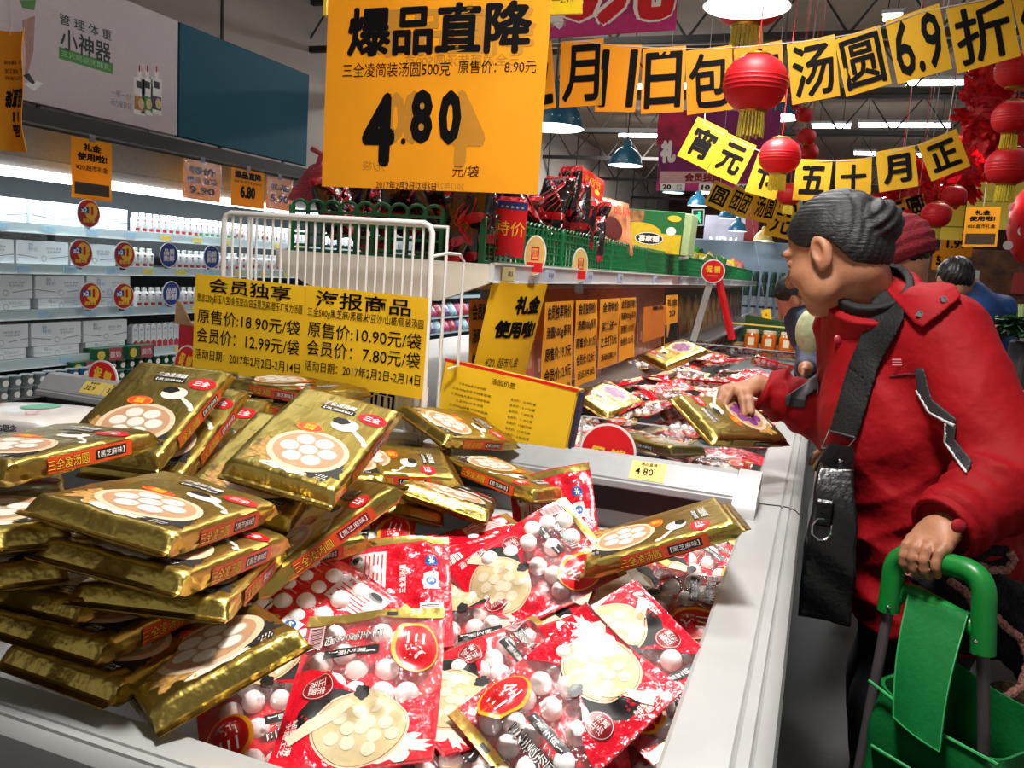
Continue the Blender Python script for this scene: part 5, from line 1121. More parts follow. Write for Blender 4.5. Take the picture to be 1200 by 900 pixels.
row(1, 4.95, 5.2, 'red', .071, 'with red band'); row(1, 5.4, 6.25, 'red', .071, 'with crimson band'); row(1, 6.27, 7.1, 'berry', .072, 'with red fruit'); row(1, 7.3, 8.3, 'green', .075, 'with green band'); row(1, 8.32, 9.3, 'purple', .09, 'with purple band')
row(2, 5.0, 6.3, 'red', .071, 'with red band'); row(2, 6.32, 7.0, 'pale', .075, 'with pale band'); row(2, 7.02, 7.6, 'green', .08, 'with green band')
row(3, 4.95, 6.3, 'tetra', .062, '')
# clear tubs turned upside down behind, stacked cups on the lowest deck
CUP = mat('cup_clear_grey', '#8f9c9c', .25, var=.15, scale=30); LIDM = mat('cup_foil_lid', '#c9d2d6', .3, .5); GC = mat('green_cup', '#1f5c3a', .35, var=.2, scale=40); BLC = mat('blue_cup', '#4a7cae', .35, var=.15, scale=40)
def cup(m, r=.04, h=.07):
    b = MB(); b.lathe([(0, 0), (r*.8, 0), (r*.97, h), (r, h+.002)], m, n=14); f = MB(); f.lathe([(r*1.03, h), (r*1.03, h+.005), (0, h+.006)], LIDM, n=14)
    b.disc((0, h*.5), .022, .02, WPR, fn=lambda P: np.column_stack([np.full(len(P), r*.93)+np.asarray(P)[:, 2], np.asarray(P)[:, 0], np.asarray(P)[:, 1]]))
    return b.mesh('cup_body'), f.mesh('cup_lid')
CU = {'g': cup(CUP), 'n': cup(GC), 'b': cup(BLC)}
def cups(y0, y1, k, layers, x, desc, step=.088, z0=.185):
    b, f = CU[k]
    for L in range(layers):
        y = y0+.01*L
        while y < y1-.02*L: t = thing('yogurt_cup', desc+' on the lowest dairy deck', 'yogurt cup', (x, y, z0+L*.0775), desc+'s on the lowest deck'); link('cup_body', b, t); link('cup_lid', f, t); y += step
cups(3.66, 4.0, 'g', 3, DX+.28, 'grey foil-lidded yogurt cup'); cups(4.02, 4.45, 'b', 3, DX+.26, 'blue and white yogurt cup'); cups(4.5, 6.4, 'n', 3, DX+.10, 'dark green yogurt cup'); cups(6.42, 7.3, 'n', 2, DX+.1, 'green yogurt cup further right')
mb = MB(); mb.box((0, 0, .05), (.12, .26, .10), GC, ch=.003); f = frame((.061, 0, .05), (0, 1, 0), (0, 0, 1)); mb.rect((.05, 0), .12, .09, mat('carton_pink_print', '#b04a58', .4), T=f); mb.disc((-.08, 0), .035, .035, PRC['yellow'], T=f, z=.001); mb.text('酸奶', (.05, 0), .05, WPR, T=f, z=.0012); gme = mb.mesh('cup_carton', smooth=False)
for (y, z, l) in ((4.62, .42, 'green and pink printed cup carton, left one above the green cups'), (4.92, .42, 'green and pink printed cup carton, right one above the green cups'), (4.42, .34, 'green cup carton resting on the blue cups')): o = put(gme, 'cup_carton', DX+.12, y, z, l, 'carton', None)
mb = MB(); mb.box((-.1, 0, .045), (.2, .22, .09), BXW, ch=.003); f = frame((.001, 0, .045), (0, 1, 0), (0, 0, 1)); mb.rect((-.05, 0), .05, .05, PRC['purple'], T=f); mb.rect((-.05, 0), .03, .06, BLUEI, T=f, z=.001); mb.disc((.05, 0), .02, .03, PRC['yellow'], T=f, z=.001); wme = mb.mesh('small_carton', smooth=False)
put(wme, 'small_carton', DX+.11, 6.35, .487, 'small blue-white carton at the right end of the fourth dairy shelf, lower', 'carton', None); put(wme, 'small_carton', DX+.11, 6.35, .579, 'small blue-white carton at the right end of the fourth dairy shelf, upper', 'carton', None)
# round promotion discs on the shelf edges
def rdisc(px, py, blue, lab):
    p = at(px, py, X=DX+.16); t = thing('promotion_disc', lab, 'sign', T=frame(p, (0, 1, 0), (0, 0, 1))); mb = MB(); R_ = .098
    pts = [(R_*math.cos(2*PI*i/36), R_*math.sin(2*PI*i/36)) for i in range(36)]; mb.prism(pts, -.003, 0, WHITE)
    mb.disc((0, 0), R_*.93, R_*.93, mat('disc_blue', '#1c3f9a', .4) if blue else mat('disc_red', '#c31f2a', .4), z=.0006)
    if blue: mb.text('品质\n新鲜', (0, 0), 1, WPR, w=R_*1.2, h=R_*1.0, z=.0016, bold=.03)
    else: mb.disc((.02, .015), R_*.55, R_*.6, YPR, z=.0012); mb.rect((-.035, .02), .075, .045, mat('disc_blue', '#1c3f9a', .4), z=.0014); mb.text('x2', (-.04, .02), 1, WPR, w=.05, h=.035, z=.002, bold=.05); mb.text('1', (.028, .02), 1, RED, w=.02, h=.06, z=.002, bold=.05); mb.text('超值优惠', (0, -.05), 1, YPR, w=.10, h=.028, z=.002, bold=.04)
    mb.build('disc', t); MB().box((0, -R_*.8, -.02), (.02, .06, .03), ACR).build('clip', t)
rdisc(104, 250, 0, 'round red and yellow disc on the top dairy shelf edge')
rdisc(95, 297, 0, 'left round red disc on the second dairy shelf edge'); rdisc(146, 299, 0, 'right round red disc on the second dairy shelf edge'); rdisc(198, 299, 1, 'left round blue disc on the second dairy shelf edge'); rdisc(248, 301, 1, 'right round blue disc on the second dairy shelf edge')
rdisc(106, 347, 0, 'left round red disc on the third dairy shelf edge'); rdisc(145, 347, 0, 'right round red disc on the third dairy shelf edge'); rdisc(201, 344, 1, 'round blue disc on the third dairy shelf edge, beside the carton')
# yellow signs hanging in front of the fridge light
def fsign(px0, py0, px1, py1, lab, rows, m=ORG, curl=0, film=False):
    a, b = at(px0, py1, X=DX+.2), at(px1, py1, X=DX+.2); top = at(px0, py0, X=DX+.2); w = b[1]-a[1]; h = top[2]-a[2]
    t = thing('hanging_price_sign', lab, 'sign', T=frame(((a+b)/2)+np.array([0, 0, h/2]), (0, 1, 0), (0, 0, 1))); mb, fn = sheet(w, h, m, wav=.004, seed=int(px0))
    for tx, v, ww, hh_, bb in rows: mb.text(tx, (0, (.5-v)*h), 1, INK, w=ww*w, h=hh_*h, fn=fn, z=.0015, bold=bb)
    if rows and rows[0][0] == '礼金': mb.rect((0, -h*.33), w*.86, h*.2, mat('dark_sign_box', '#3a2a10', .5), fn=fn, z=.0015, nx=6, ny=4)
    mb.build('paper', t, ang=70); mb = MB()
    if film: mb.grid([[(x, y, .012+.006*math.sin(x*90+y*40)) for y in np.linspace(-h/2, h/2, 14)] for x in np.linspace(-w/2, w/2, 14)], film_mat('crinkled_sleeve', '#fff6e0', gloss=.25, rough=.12, bump=1.0, bscale=30)); mb.build('plastic_sleeve', t)
    MB().box((0, h/2+.01, .0), (.05, .05, .01), STEEL).build('clip', t)
fsign(84, 162, 131, 234, 'yellow gift money sign curling at its foot in front of the fridge light', [('礼金', .14, .45, .13, .05), ('使用啦!', .30, .75, .13, .05), ('¥20.超市礼金', .48, .8, .10, .02)])
fsign(214, 188, 258, 235, 'crinkled glossy yellow sign in a plastic sleeve on the fridge canopy', [('特价', .25, .7, .2, .05), ('爆品 直降', .5, .8, .16, .03), ('9.90', .75, .7, .2, .05)], film=True)
fsign(270, 198, 309, 243, 'yellow sign reading 6.80 on the fridge canopy', [('爆品直降', .16, .8, .2, .06), ('鲜牛奶240ml', .34, .8, .08, .0), ('6.80', .60, .46, .34, .06)])
fsign(311, 208, 342, 246, 'crinkled yellow sign right of the 6.80 one on the fridge canopy', [('礼品', .3, .7, .2, .05), ('5.90', .65, .7, .25, .05)], film=True)
# billboard above the fridge
def pB(px, py): p = at(px, py, X=-4.96); return p
y0, ym, y1 = 3.0, 5.44, 7.22; zb, zt = 2.155, 3.03
t = thing('billboard', 'long wall billboard, white drink advert on the left and plain teal panel on the right', 'billboard', T=frame((-4.97, (y0+y1)/2, (zb+zt)/2), (0, 1, 0), (0, 0, 1))); yc = (y0+y1)/2; hz = (zt-zb)
mb = MB(); mb.box((y0/2+ym/2-yc, 0, -.03), (ym-y0, hz, .05), mat('billboard_pinkish_white', '#d6c6c8', .5, var=.02), ch=.004)
f = lambda px, py: (pB(px, py)[1]-yc, pB(px, py)[2]-(zb+zt)/2)
def bt(tx, q0, q1, m, bold=0.0):
    a, b = f(*q0), f(*q1); mb.text(tx, ((a[0]+b[0])/2, (a[1]+b[1])/2), 1, m, w=abs(b[0]-a[0]), h=abs(b[1]-a[1]), bold=bold, z=-.0035)
DG = mat('dark_green_grey_print', '#26332c', .5)
s_ = .5/ .5
def span(x0, x1, yc_, hpx, tx, m, bold=0.0):
    a, b = f(x0, yc_), f(x1, yc_); s = abs(b[0]-a[0])/(x1-x0); u = (f((x0+x1)/2, yc_)); hh_ = abs(f(x0, yc_-hpx/2)[1]-f(x0, yc_+hpx/2)[1]); mb.text(tx, u, 1, m, w=abs(b[0]-a[0])*.98, h=hh_, bold=bold, z=-.0035)
span(72, 134, 32, 13, '管 理 体 重', DG, .01); span(73, 133, 54, 26, '小神器', DG, .02); 
a, b = f(71, 71), f(134, 71); mb.rect(((a[0]+b[0])/2, (f(102, 71)[1])), b[0]-a[0], .075, mat('leaf_green_print', '#4c9a3c', .5), z=-.0038); span(74, 132, 71, 7, '三元轻能优酪乳', mat('pale_print2', '#b8d0b0', .5))
span(131, 156, 111, 8, '一餐一份', BXL); span(131, 156, 122, 8, '活力瘦身轻', BXL)
for (px, cm) in ((165, mat('bottle_orange_art', '#c07a30', .5)), (174, mat('bottle_green_art', '#4c8f38', .5)), (185, mat('bottle_purple_art', '#4a2a5e', .5))):
    q = f(px, 113); w_ = .11; mb.rect((q[0], q[1]+.0), w_, .27, WPR, z=-.0036); mb.rect((q[0], q[1]-.05), w_*.9, .10, cm, z=-.0030); mb.disc((q[0]+.02, q[1]-.05), .03, .04, mat('art_glow', '#d9c88a', .5), z=-.0026); mb.rect((q[0], q[1]+.085), w_*.55, .05, BLKP, z=-.003); mb.rect((q[0], q[1]+.16), .04, .05, WPR, z=-.0036); mb.rect((q[0], q[1]+.2), .012, .05, RED, z=-.0036)
# the walking legs on the advert
SKA = mat('art_skin', '#b98a82', .5)
g0 = f(35, 20); mb.add([(f(28, 24)[0], f(28, 24)[1], -.0036), (f(43, 18)[0], f(43, 18)[1], -.0036), (f(41, 60)[0], f(41, 60)[1], -.0036), (f(34, 88)[0], f(34, 88)[1], -.0036), (f(31, 86)[0], f(31, 86)[1], -.0036), (f(32, 60)[0], f(32, 60)[1], -.0036)], [[0, 5, 4, 3, 2, 1]], SKA)
mb.add([(*f(25, 0), -.0034), (*f(44, 0), -.0034), (*f(42, 12), -.0034), (*f(28, 9), -.0034)], [[0, 3, 2, 1]], mat('art_green_shorts', '#5f8f4a', .5)); mb.add([(*f(28, 88), -.0034), (*f(36, 86), -.0034), (*f(43, 97), -.0034), (*f(40, 99), -.0034)], [[0, 3, 2, 1]], DG); mb.add([(*f(29, 98), -.0038), (*f(46, 95), -.0038), (*f(52, 98), -.0038), (*f(42, 107), -.0038)], [[0, 3, 2, 1]], WPR)
mb.build('advert_panel', t, smooth=False)
mb = MB(); mb.box(((ym+y1)/2-yc+.01, 0, -.03), (y1-ym-.02, hz, .05), mat('teal_panel', '#1d5a6e', .65, var=.03, spec=.25), ch=.004); mb.build('teal_panel', t, smooth=False)
mb = MB()
for y in (3.6, 5.2, 6.9): mb.box((y-yc, -hz/2-.02, -.05), (.04, .08, .02), STEEL)
mb.build('bracket', t, smooth=False)
# far part of the dairy wall seen under the shelf: packets
pk = [mat('pink_packet', '#c23a78', .35, var=.25, scale=30, coat=.4), mat('pale_blue_packet', '#a8d3dd', .35, var=.2, scale=30, coat=.4), mat('violet_packet', '#6a5a9a', .35, var=.25, scale=30, coat=.4), mat('red_packet', '#b8303a', .35, var=.2, scale=30, coat=.4)]
FR2 = thing('dairy_fridge', 'further pale fridge shelves seen under the display shelf, pink packets on them', 'fridge', (DX, 9.5, 0)); mb = MB()
for z in (.30, .52, .80, 1.05, 1.3): mb.box((-.2, 2.4, z), (.5, 4.8, .03), SHF)
mb.box((-.5, 2.4, .9), (.05, 4.8, 1.8), CASE); mb.build('shelf_unit', FR2, smooth=False); MB().box((0.06, .03, .8), (.6, .05, 1.6), mat('blue_grey_panel', '#4a6a80', .5)).build('side_panel', FR2)
PM = [pillow(.24, .2, .09, m, 40+i).mesh('packet') for i, m in enumerate(pk)]
rs = random.Random(9)
for z, lab in ((.317, 'lower'), (.537, 'middle')):
    for i in range(12):
        y = 10.0+i*.23; o = link('frozen_packet', PM[(i*7+int(z*10)) % 4]); setm(o, frame((DX+.0, y, z+.09), (0, 1, .1), (-.5, 0, .8))); tag(o, 'bright small packet on the %s fridge shelf seen under the display shelf' % lab, 'packet', 'packets on the %s fridge shelf beyond' % lab)
# ================================================================ people: smooth implicit bodies meshed on a sparse grid
A = lambda *p: np.array(p, float)
def rc(P, a, b, r1, r2):
    a, b = A(*a), A(*b); ba = b-a; t = np.clip(((P-a)@ba)/(ba@ba), 0, 1); return np.linalg.norm(P-a-t[:, None]*ba, axis=1)-(r1+(r2-r1)*t)
def el(P, c, r, R=None):
    q = P-A(*c)
    if R is not None: q = q@R
    r = A(*r); k0 = np.linalg.norm(q/r, axis=1); k1 = np.linalg.norm(q/(r*r), axis=1); return np.where(k1 > 1e-9, k0*(k0-1)/np.maximum(k1, 1e-9), -r.min())
def su(a, b, k):
    h = np.clip(.5+.5*(b-a)/k, 0, 1); return b*(1-h)+a*h-k*h*(1-h)
def sd(a, b, k): return -su(-a, b, k)
def chain(P, pts, k=0):
    d = None
    for (a, ra), (b, rb) in zip(pts[:-1], pts[1:]):
        e = rc(P, a, b, ra, rb); d = e if d is None else (su(d, e, k) if k else np.minimum(d, e))
    return d
def poly2(P, x, y, pts):
    """signed distance to a polygon in two coordinates"""
    q = np.column_stack([P[:, x], P[:, y]]); pts = np.array(pts); n = len(pts); d = np.full(len(q), 1e9); ins = np.zeros(len(q), bool)
    for i in range(n):
        a, b = pts[i], pts[(i+1) % n]; e = b-a; w = q-a; t = np.clip((w@e)/(e@e), 0, 1); d = np.minimum(d, ((w-t[:, None]*e)**2).sum(1))
        c = ((a[1] > q[:, 1]) != (b[1] > q[:, 1])) & (q[:, 0] < (b[0]-a[0])*(q[:, 1]-a[1])/(b[1]-a[1]+1e-12)+a[0]); ins ^= c
    return np.where(ins, -1, 1)*np.sqrt(d)
def iso(f, lo, hi, h, pad=.0):
    lo, hi = A(*lo), A(*hi); B = 8; nb = np.ceil((hi-lo)/(h*B)).astype(int); I = np.stack(np.meshgrid(*[np.arange(n) for n in nb], indexing='ij'), -1).reshape(-1, 3)
    d = f(lo+(I+.5)*h*B); I = I[np.abs(d) < h*B*.87*1.15+pad+h]
    o = np.stack(np.meshgrid(*[np.arange(B+1)]*3, indexing='ij'), -1).reshape(-1, 3)
    G = (I[:, None, :]*B+o[None]).reshape(-1, 3); V = np.concatenate([f(lo+g*h) for g in np.array_split(G, max(1, len(G)//200000))]).reshape(len(I), B+1, B+1, B+1)
    ng = nb*B+2; key = lambda c: (c[:, 0]*ng[1]+c[:, 1])*ng[2]+c[:, 2]
    cs = np.zeros((len(I), B, B, B, 3)); cn = np.zeros((len(I), B, B, B)); st = [slice(0, B), slice(1, B+1)]; edges = []
    base = (I[:, None]*B+np.stack(np.meshgrid(*[np.arange(B)]*3, indexing='ij'), -1).reshape(1, -1, 3)).reshape(len(I), B, B, B, 3)
    for ax in range(3):
        for s1 in (0, 1):
            for s2 in (0, 1):
                off = [0, 0, 0]; oth = [i for i in range(3) if i != ax]; off[oth[0]] = s1; off[oth[1]] = s2
                i0 = tuple(st[off[i]] for i in range(3)); off2 = list(off); off2[ax] = 1; i1 = tuple(st[off2[i]] for i in range(3))
                a, b = V[(slice(None),)+i0], V[(slice(None),)+i1]; m = (a < 0) != (b < 0); t = np.where(m, a/(a-b+1e-20), 0)
                p = base+np.array(off); p = p.astype(float); p[..., ax] += t; cs += np.where(m[..., None], p, 0); cn += m
                if s1 == 0 and s2 == 0: edges.append((ax, m, a < 0))
    act = cn > 0; cell = base[act]; pos = lo+(cs[act]/cn[act][:, None])*h; k = key(cell); od = np.argsort(k); k = k[od]; pos = pos[od]; F = []
    for ax, m, neg in edges:
        c = base[m]; ng_ = neg[m]; o1, o2 = [(1, 2), (2, 0), (0, 1)][ax]; q = []
        for (u, v) in ((1, 1), (0, 1), (0, 0), (1, 0)):
            cc = c.copy(); cc[:, o1] -= u; cc[:, o2] -= v; kk = key(cc); j = np.searchsorted(k, kk); j = np.minimum(j, len(k)-1); q.append(np.where(k[j] == kk, j, -1))
        q = np.stack(q, 1); ok = (q >= 0).all(1); q, n_ = q[ok], ng_[ok]; q[~n_] = q[~n_][:, ::-1]; F.append(q)
    F = np.concatenate(F)
    for _ in range(2):
        e = h*.3; d = f(pos); g = np.stack([f(pos+e*np.eye(3)[i])-f(pos-e*np.eye(3)[i]) for i in range(3)], 1)/(2*e); gl = np.maximum((g*g).sum(1), .2); pos = pos-(np.clip(d, -h, h)/gl)[:, None]*g
    return pos, F
def march(x, y, f, lvl, d0=1.2, d1=2.4):
    """first point along a sight line where f drops under lvl, to sew a small part onto a surface"""
    D = np.arange(d0, d1, .0015); P = EYE+ray(x, y)[None]*D[:, None]; i = np.argmax(f(P) < lvl); return P[i]
def isob(name, f, lo, hi, h, m, parent, pick=None, pad=0):
    """pick: list of (material, predicate over face centres)"""
    v, F = iso(f, lo, hi, h, pad); me = bpy.data.meshes.new(name); me.from_pydata(v.tolist(), [], F.tolist()); me.materials.append(m)
    if pick:
        c = v[F].mean(1); mi = np.zeros(len(F), int)
        for i, (mm, pr) in enumerate(pick): me.materials.append(mm); mi[pr(c)] = i+1
        me.polygons.foreach_set('material_index', mi.tolist())
    me.polygons.foreach_set('use_smooth', [True]*len(F)); me.update(); return link(name, me, parent)
SKIN = mat('skin', '#ab7454', .52, var=.10, scale=25, sss=.12, bump=.08, bscale=180); LIPM = mat('lips', '#8f4f48', .5, var=.04, sss=.1)
HAIRM = mat('greying_hair', '#12100f', .55, var=.6, scale=40, bump=.25, bscale=70, stretch=(1.2, 6, 6)); HAIRB = mat('black_hair', '#0e0c0b', .4, var=.3, scale=30, bump=.4, bscale=60)
JK = mat('red_jacket_cloth', '#92040f', .7, var=.07, scale=6, bump=.9, bscale=15, spec=.2); ACC = mat('charcoal_trim', '#2c2d31', .6, var=.05); PIPE = mat('reflective_piping', '#d5d5d5', .4)
BLKC = mat('black_cloth', '#0c0c0d', .75, var=.1); LEA = mat('black_leather', '#070708', .3, var=.1, bump=.15, bscale=90); CHROME = mat('chrome', '#c8c8cc', .18, 1)

# ---------------------------------------------------------------- woman in the red jacket
HO = A(.013, 1.868, 1.392); a_, p_ = math.radians(24), math.radians(25)
Hf = A(-math.cos(a_)*math.cos(p_), math.sin(a_)*math.cos(p_), -math.sin(p_)); Hl = np.cross(A(0, 0, 1), Hf); Hl /= np.linalg.norm(Hl); Hu = np.cross(Hf, Hl); HR = np.stack([Hf, Hl, Hu], 1)
def hw(x, y, z): return HO+HR@A(x, y, z)
def head_sdf(P):
    q = (P-HO)@HR; s = q.copy(); s[:, 1] = np.abs(s[:, 1])
    d = el(s, (-.010, 0, .028), (.098, .078, .088)); d = su(d, el(s, (.035, 0, -.045), (.058, .058, .070)), .035); d = su(d, el(s, (.066, 0, -.098), (.022, .026, .018)), .03)
    d = su(d, el(s, (.058, .042, -.028), (.030, .024, .024)), .022); d = su(d, el(s, (.030, .052, -.070), (.035, .020, .030)), .025)       # cheek, jowl
    d = su(d, rc(s, (.088, .008, .022), (.082, .045, .026), .010, .008), .014)                                                       # brow
    d = sd(d, el(s, (.100, .032, .004), (.016, .017, .011)), .012); d = su(d, el(s, (.077, .032, .003), (.013, .016, .0115)), .003)       # socket, lid
    d = su(d, rc(s, (.090, 0, .012), (.113, 0, -.027), .007, .0105), .010); d = su(d, el(s, (.100, .013, -.030), (.011, .007, .008)), .006)
    d = sd(d, el(s, (.106, .007, -.039), (.005, .004, .004)), .003)
    d = su(d, el(s, (.088, 0, -.058), (.012, .022, .0065)), .008); d = su(d, el(s, (.086, 0, -.071), (.0115, .019, .007)), .007); d = sd(d, el(s, (.100, 0, -.0645), (.012, .022, .0016)), .003)
    e = el(s, (-.004, .079, -.006), (.021, .011, .035)); e = sd(e, el(s, (.001, .088, -.002), (.011, .008, .020)), .005); e = su(e, el(s, (.004, .078, -.034), (.009, .007, .011)), .006); e = np.minimum(e, np.maximum(np.abs(el(s, (-.003, .083, -.001), (.018, .010, .028)))-.0022, -(s[:, 0]-.022)))
    return su(d, e, .006)
def hline(x): return np.interp(x, [-.13, -.09, -.05, -.025, 0, .02, .045, .07, .10], [-.075, -.07, -.045, .012, .028, .012, .028, .062, .075])
def hair_sdf(P):
    q = (P-HO)@HR; s = q.copy(); s[:, 1] = np.abs(s[:, 1]); d = el(s, (-.013, 0, .031), (.103, .085, .094)); d = su(d, el(s, (-.06, 0, -.02), (.05, .066, .055)), .03)
    st = .0011*np.sin(s[:, 1]*420+s[:, 2]*160+s[:, 0]*60)+.001*np.sin(s[:, 2]*700-s[:, 0]*300); cut = (hline(s[:, 0])-s[:, 2])*.8
    d = -su(-(d+st*.6), -cut, .006); b = el(q, (-.108, .0, .022), (.036, .050, .044))+.0025*np.sin(q[:, 1]*190+q[:, 2]*230); b = np.minimum(su(b, el(q, (-.088, .02, .066), (.02, .022, .018)), .012), 1)
    return su(d, b, .012)
# hand that grips the trolley bar: fingers wrap about the bar axis
BL_, BR__ = at(1064, 651, D=1.425), at(1130, 667, D=1.335); ax = (BR__-BL_)/np.linalg.norm(BR__-BL_); RB = .0185
WRL = A(.232, 1.535, .925)
def ring(c, th, r):
    out = -FW-((-FW)@ax)*ax; out /= np.linalg.norm(out); upv = np.cross(ax, out); upv = upv if upv[2] > 0 else -upv
    return c+r*(math.cos(th)*upv+math.sin(th)*out)
LF = []
for i, (t, L, r) in enumerate(((.10, .9, .0083), (.27, 1.0, .0088), (.47, .95, .0085), (.68, .8, .0075))):
    c = BL_+(BR__-BL_)*t; R0 = RB+r*.85
    LF.append([(ring(c, .15, R0+.004), r*1.18), (ring(c, .75, R0+.002), r*1.12), (ring(c, 1.45, R0), r), (ring(c, 2.2*L, R0), r*.95), (ring(c, 2.9*L, R0), r*.85)])
def handL(P):
    d = None
    k = [f[0][0] for f in LF]
    pal = None
    for i, kk in enumerate(k):
        w = WRL+(kk-WRL)*.12+ax*(i-1.5)*.008; e = rc(P, w, kk, .021, .0125); pal = e if pal is None else su(pal, e, .012)
    d = pal
    for f in LF: d = su(d, chain(P, f, .003), .004)
    tb = [(WRL+(k[0]-WRL)*.35-ax*.012, .014), (ring(BL_-ax*.004, -.75, RB+.012), .011), (ring(BL_+ax*.012, -1.6, RB+.009), .0095), (ring(BL_+ax*.028, -2.3, RB+.008), .008)]
    return su(d, chain(P, tb, .006), .010)
# right hand resting on the held pack
WRR = at(888, 452, D=2.02); KR = at(862, 455, D=1.985)
def handR(P):
    d = None; tips = ((842, 470, 1.955), (847, 480, 1.94), (872, 486, 1.925), (881, 483, 1.925)); kn = ((849, 457, 1.975), (857, 458, 1.965), (868, 460, 1.96), (876, 461, 1.96))
    for i, (t, k) in enumerate(zip(tips, kn)):
        K, T_ = at(k[0], k[1], D=k[2]), at(t[0], t[1], D=t[2]); M = (K+T_)/2+A(0, 0, .006); e = rc(P, WRR, K, .020, .0125); f = chain(P, [(K, .0105), (M, .0095), (T_, .0078)], .004); e = su(e, f, .006); d = e if d is None else su(d, e, .007)
    th = [(WRR+(KR-WRR)*.3, .014), (at(866, 470, D=1.99), .0105), (at(856, 480, D=1.975), .0085)]
    return su(d, chain(P, th, .005), .010)
SHL, ELL = A(.232, 1.815, 1.235), A(.350, 1.665, 1.00); SHR, ELR = A(.085, 2.11, 1.225), A(.085, 2.10, .995)
NB = A(.092, 1.925, 1.275)
def body_sdf(P):
    d = rc(P, hw(-.035, 0, -.05), NB, .056, .064); d = su(d, chain(P, [(A(.19, 1.965, 1.12), .11), (A(.26, 1.965, .86), .11), (A(.28, 1.96, .72), .12)], .05), .05); d = su(d, rc(P, NB, A(.185, 1.96, 1.16), .07, .09), .03)
    d = su(d, chain(P, [(SHL, .05), (ELL, .042), (WRL, .026)], .02), .03); d = su(d, chain(P, [(SHR, .05), (ELR, .042), (WRR, .026)], .02), .03)
    for s in (-1, 1): d = su(d, chain(P, [(A(.28, 1.96+s*.075, .70), .08), (A(.245, 1.96+s*.085, .40), .058), (A(.27, 1.96+s*.085, .07), .042), (A(.18, 1.96+s*.09, .045), .036)], .03), .03)
    for f, c, R_, k in ((head_sdf, HO, .24, .022), (handL, (BL_+BR__)/2, .15, .012), (handR, KR, .13, .012)):
        m = ((P-c)**2).sum(1) < R_*R_
        if m.any(): d[m] = su(d[m], f(P[m]), k)
    return d
WOM = thing('person', 'person in a red padded jacket leaning over the freezer, grey hair in a bun', 'person', (.27, 1.95, 0))
WOF = A(.27, 1.95, 0)
def wl(o): o.location = tuple(-WOF); return o
lipc = hw(.094, 0, -.0645)
wl(isob('body', body_sdf, (-.26, 1.38, -.0), (.50, 2.26, 1.56), .0042, SKIN, WOM, pick=[(LIPM, lambda c: (np.abs(((c-lipc)@HR)[:, 0]) < .016) & (np.abs(((c-lipc)@HR)[:, 1]) < .021) & (np.abs(((c-lipc)@HR)[:, 2]) < .0105))], pad=.03))
wl(isob('hair', hair_sdf, HO-A(.19, .19, .19), HO+A(.19, .19, .19), .0035, HAIRM, WOM))
for s in (1, -1):
    mb = MB(); mb.ball(hw(.0805, .032*s, .003), .0115, mat('eye_white', '#d9d2c8', .25)); mb.ball(hw(.0865, .032*s, .0015), .0062, mat('dark_iris', '#1a100b', .2)); wl(mb.build('eye', WOM))
    wl(MB().tube([hw(.0965, .016*s, .026), hw(.095, .032*s, .031), hw(.084, .048*s, .028)], [.003, .0038, .0015], HAIRM, n=6).build('eyebrow', WOM))
p0, p1 = at(1001, 268, D=1.635), at(1010, 248, D=1.64); wl(MB().tube([p0-UPV*.0, p1], .0012, CHROME, n=6).build('hair_pin', WOM))
def ridge(ph): return 1-np.abs(np.sin(ph))**.7
def folds(P):
    x, y, z = P.T; w = np.clip((1.18-z)*3, .12, 1); a = 1.3*np.sin(x*11+y*7)+1.1*np.sin(z*9-x*6); return -.010*w*ridge(z*19+x*13+a)-.008*w*ridge(z*31-x*21+1.5*a)+.004*np.sin(z*44+x*30+2*a)*w+.0015*np.sin(x*120+y*90+z*40)
def sleeve(P, s, e, w, rs, rm, re):
    d = chain(P, [(s, rs), (e, rm), (w, re)], .03); ba = w-e; t = ((P-e)@ba)/(ba@ba); bs = e-s; t2 = ((P-s)@bs)/(bs@bs)
    sw = P@A(9, 14, 6); c1 = np.clip(t+.15, 0, 1); c2 = np.clip(t2, 0, 1)*np.clip(1.5-t2, 0, 1)
    return d-.012*ridge(t*8+1.2*np.sin(sw)+.6*np.sin(sw*2.3))*c1-.011*ridge(t2*7+1.1*np.sin(sw*1.3+1))*c2+.003*np.sin(t*30+sw*2)*c1
WC = WRL+(ELL-WRL)*.13; WCR = WRR+(ELR-WRR)*.12
def torso(P):
    d = None
    for s in (-1, 1):
        e = chain(P, [(A(.285, 1.965+s*.085, .60), .152), (A(.270, 1.965+s*.075, .84), .150), (A(.185, 1.97+s*.065, 1.05), .150), (A(.140, 1.965+s*.05, 1.19), .115)], .06); d = e if d is None else su(d, e, .05)
    d = su(d, rc(P, SHL+A(-.02, .03, -.005), SHR, .090, .085), .06); d = su(d, rc(P, A(.135, 1.95, 1.17), NB+A(-.01, 0, .0), .10, .080), .05); return d+folds(P)
def jacket(P):
    d = torso(P); d = su(d, sleeve(P, SHL, ELL, WC, .086, .076, .058), .035); d = su(d, sleeve(P, SHR, ELR, WCR, .085, .070, .050), .03)
    d = -su(-d, P[:, 2]-.628+.06*(P[:, 0]-.28)*-1, .006) if False else np.maximum(d, .630-.10*(P[:, 0]-.2)*-.2-P[:, 2])
    for w, e in ((WC, ELL), (WCR, ELR)):
        u = (w-e)/np.linalg.norm(w-e); near = ((P-w)**2).sum(1) < .12**2; d = np.where(near, np.maximum(d, (P-w)@u-.012), d)
    # zip placket groove and chest seam on the near front
    hx = np.linalg.norm(P-(HO+A(0, 0, .0)), axis=1)-.105
    return sd(d, hx, .015)
wl(isob('jacket', jacket, (-.22, 1.42, .58), (.56, 2.32, 1.36), .0065, JK, WOM, pad=.04))
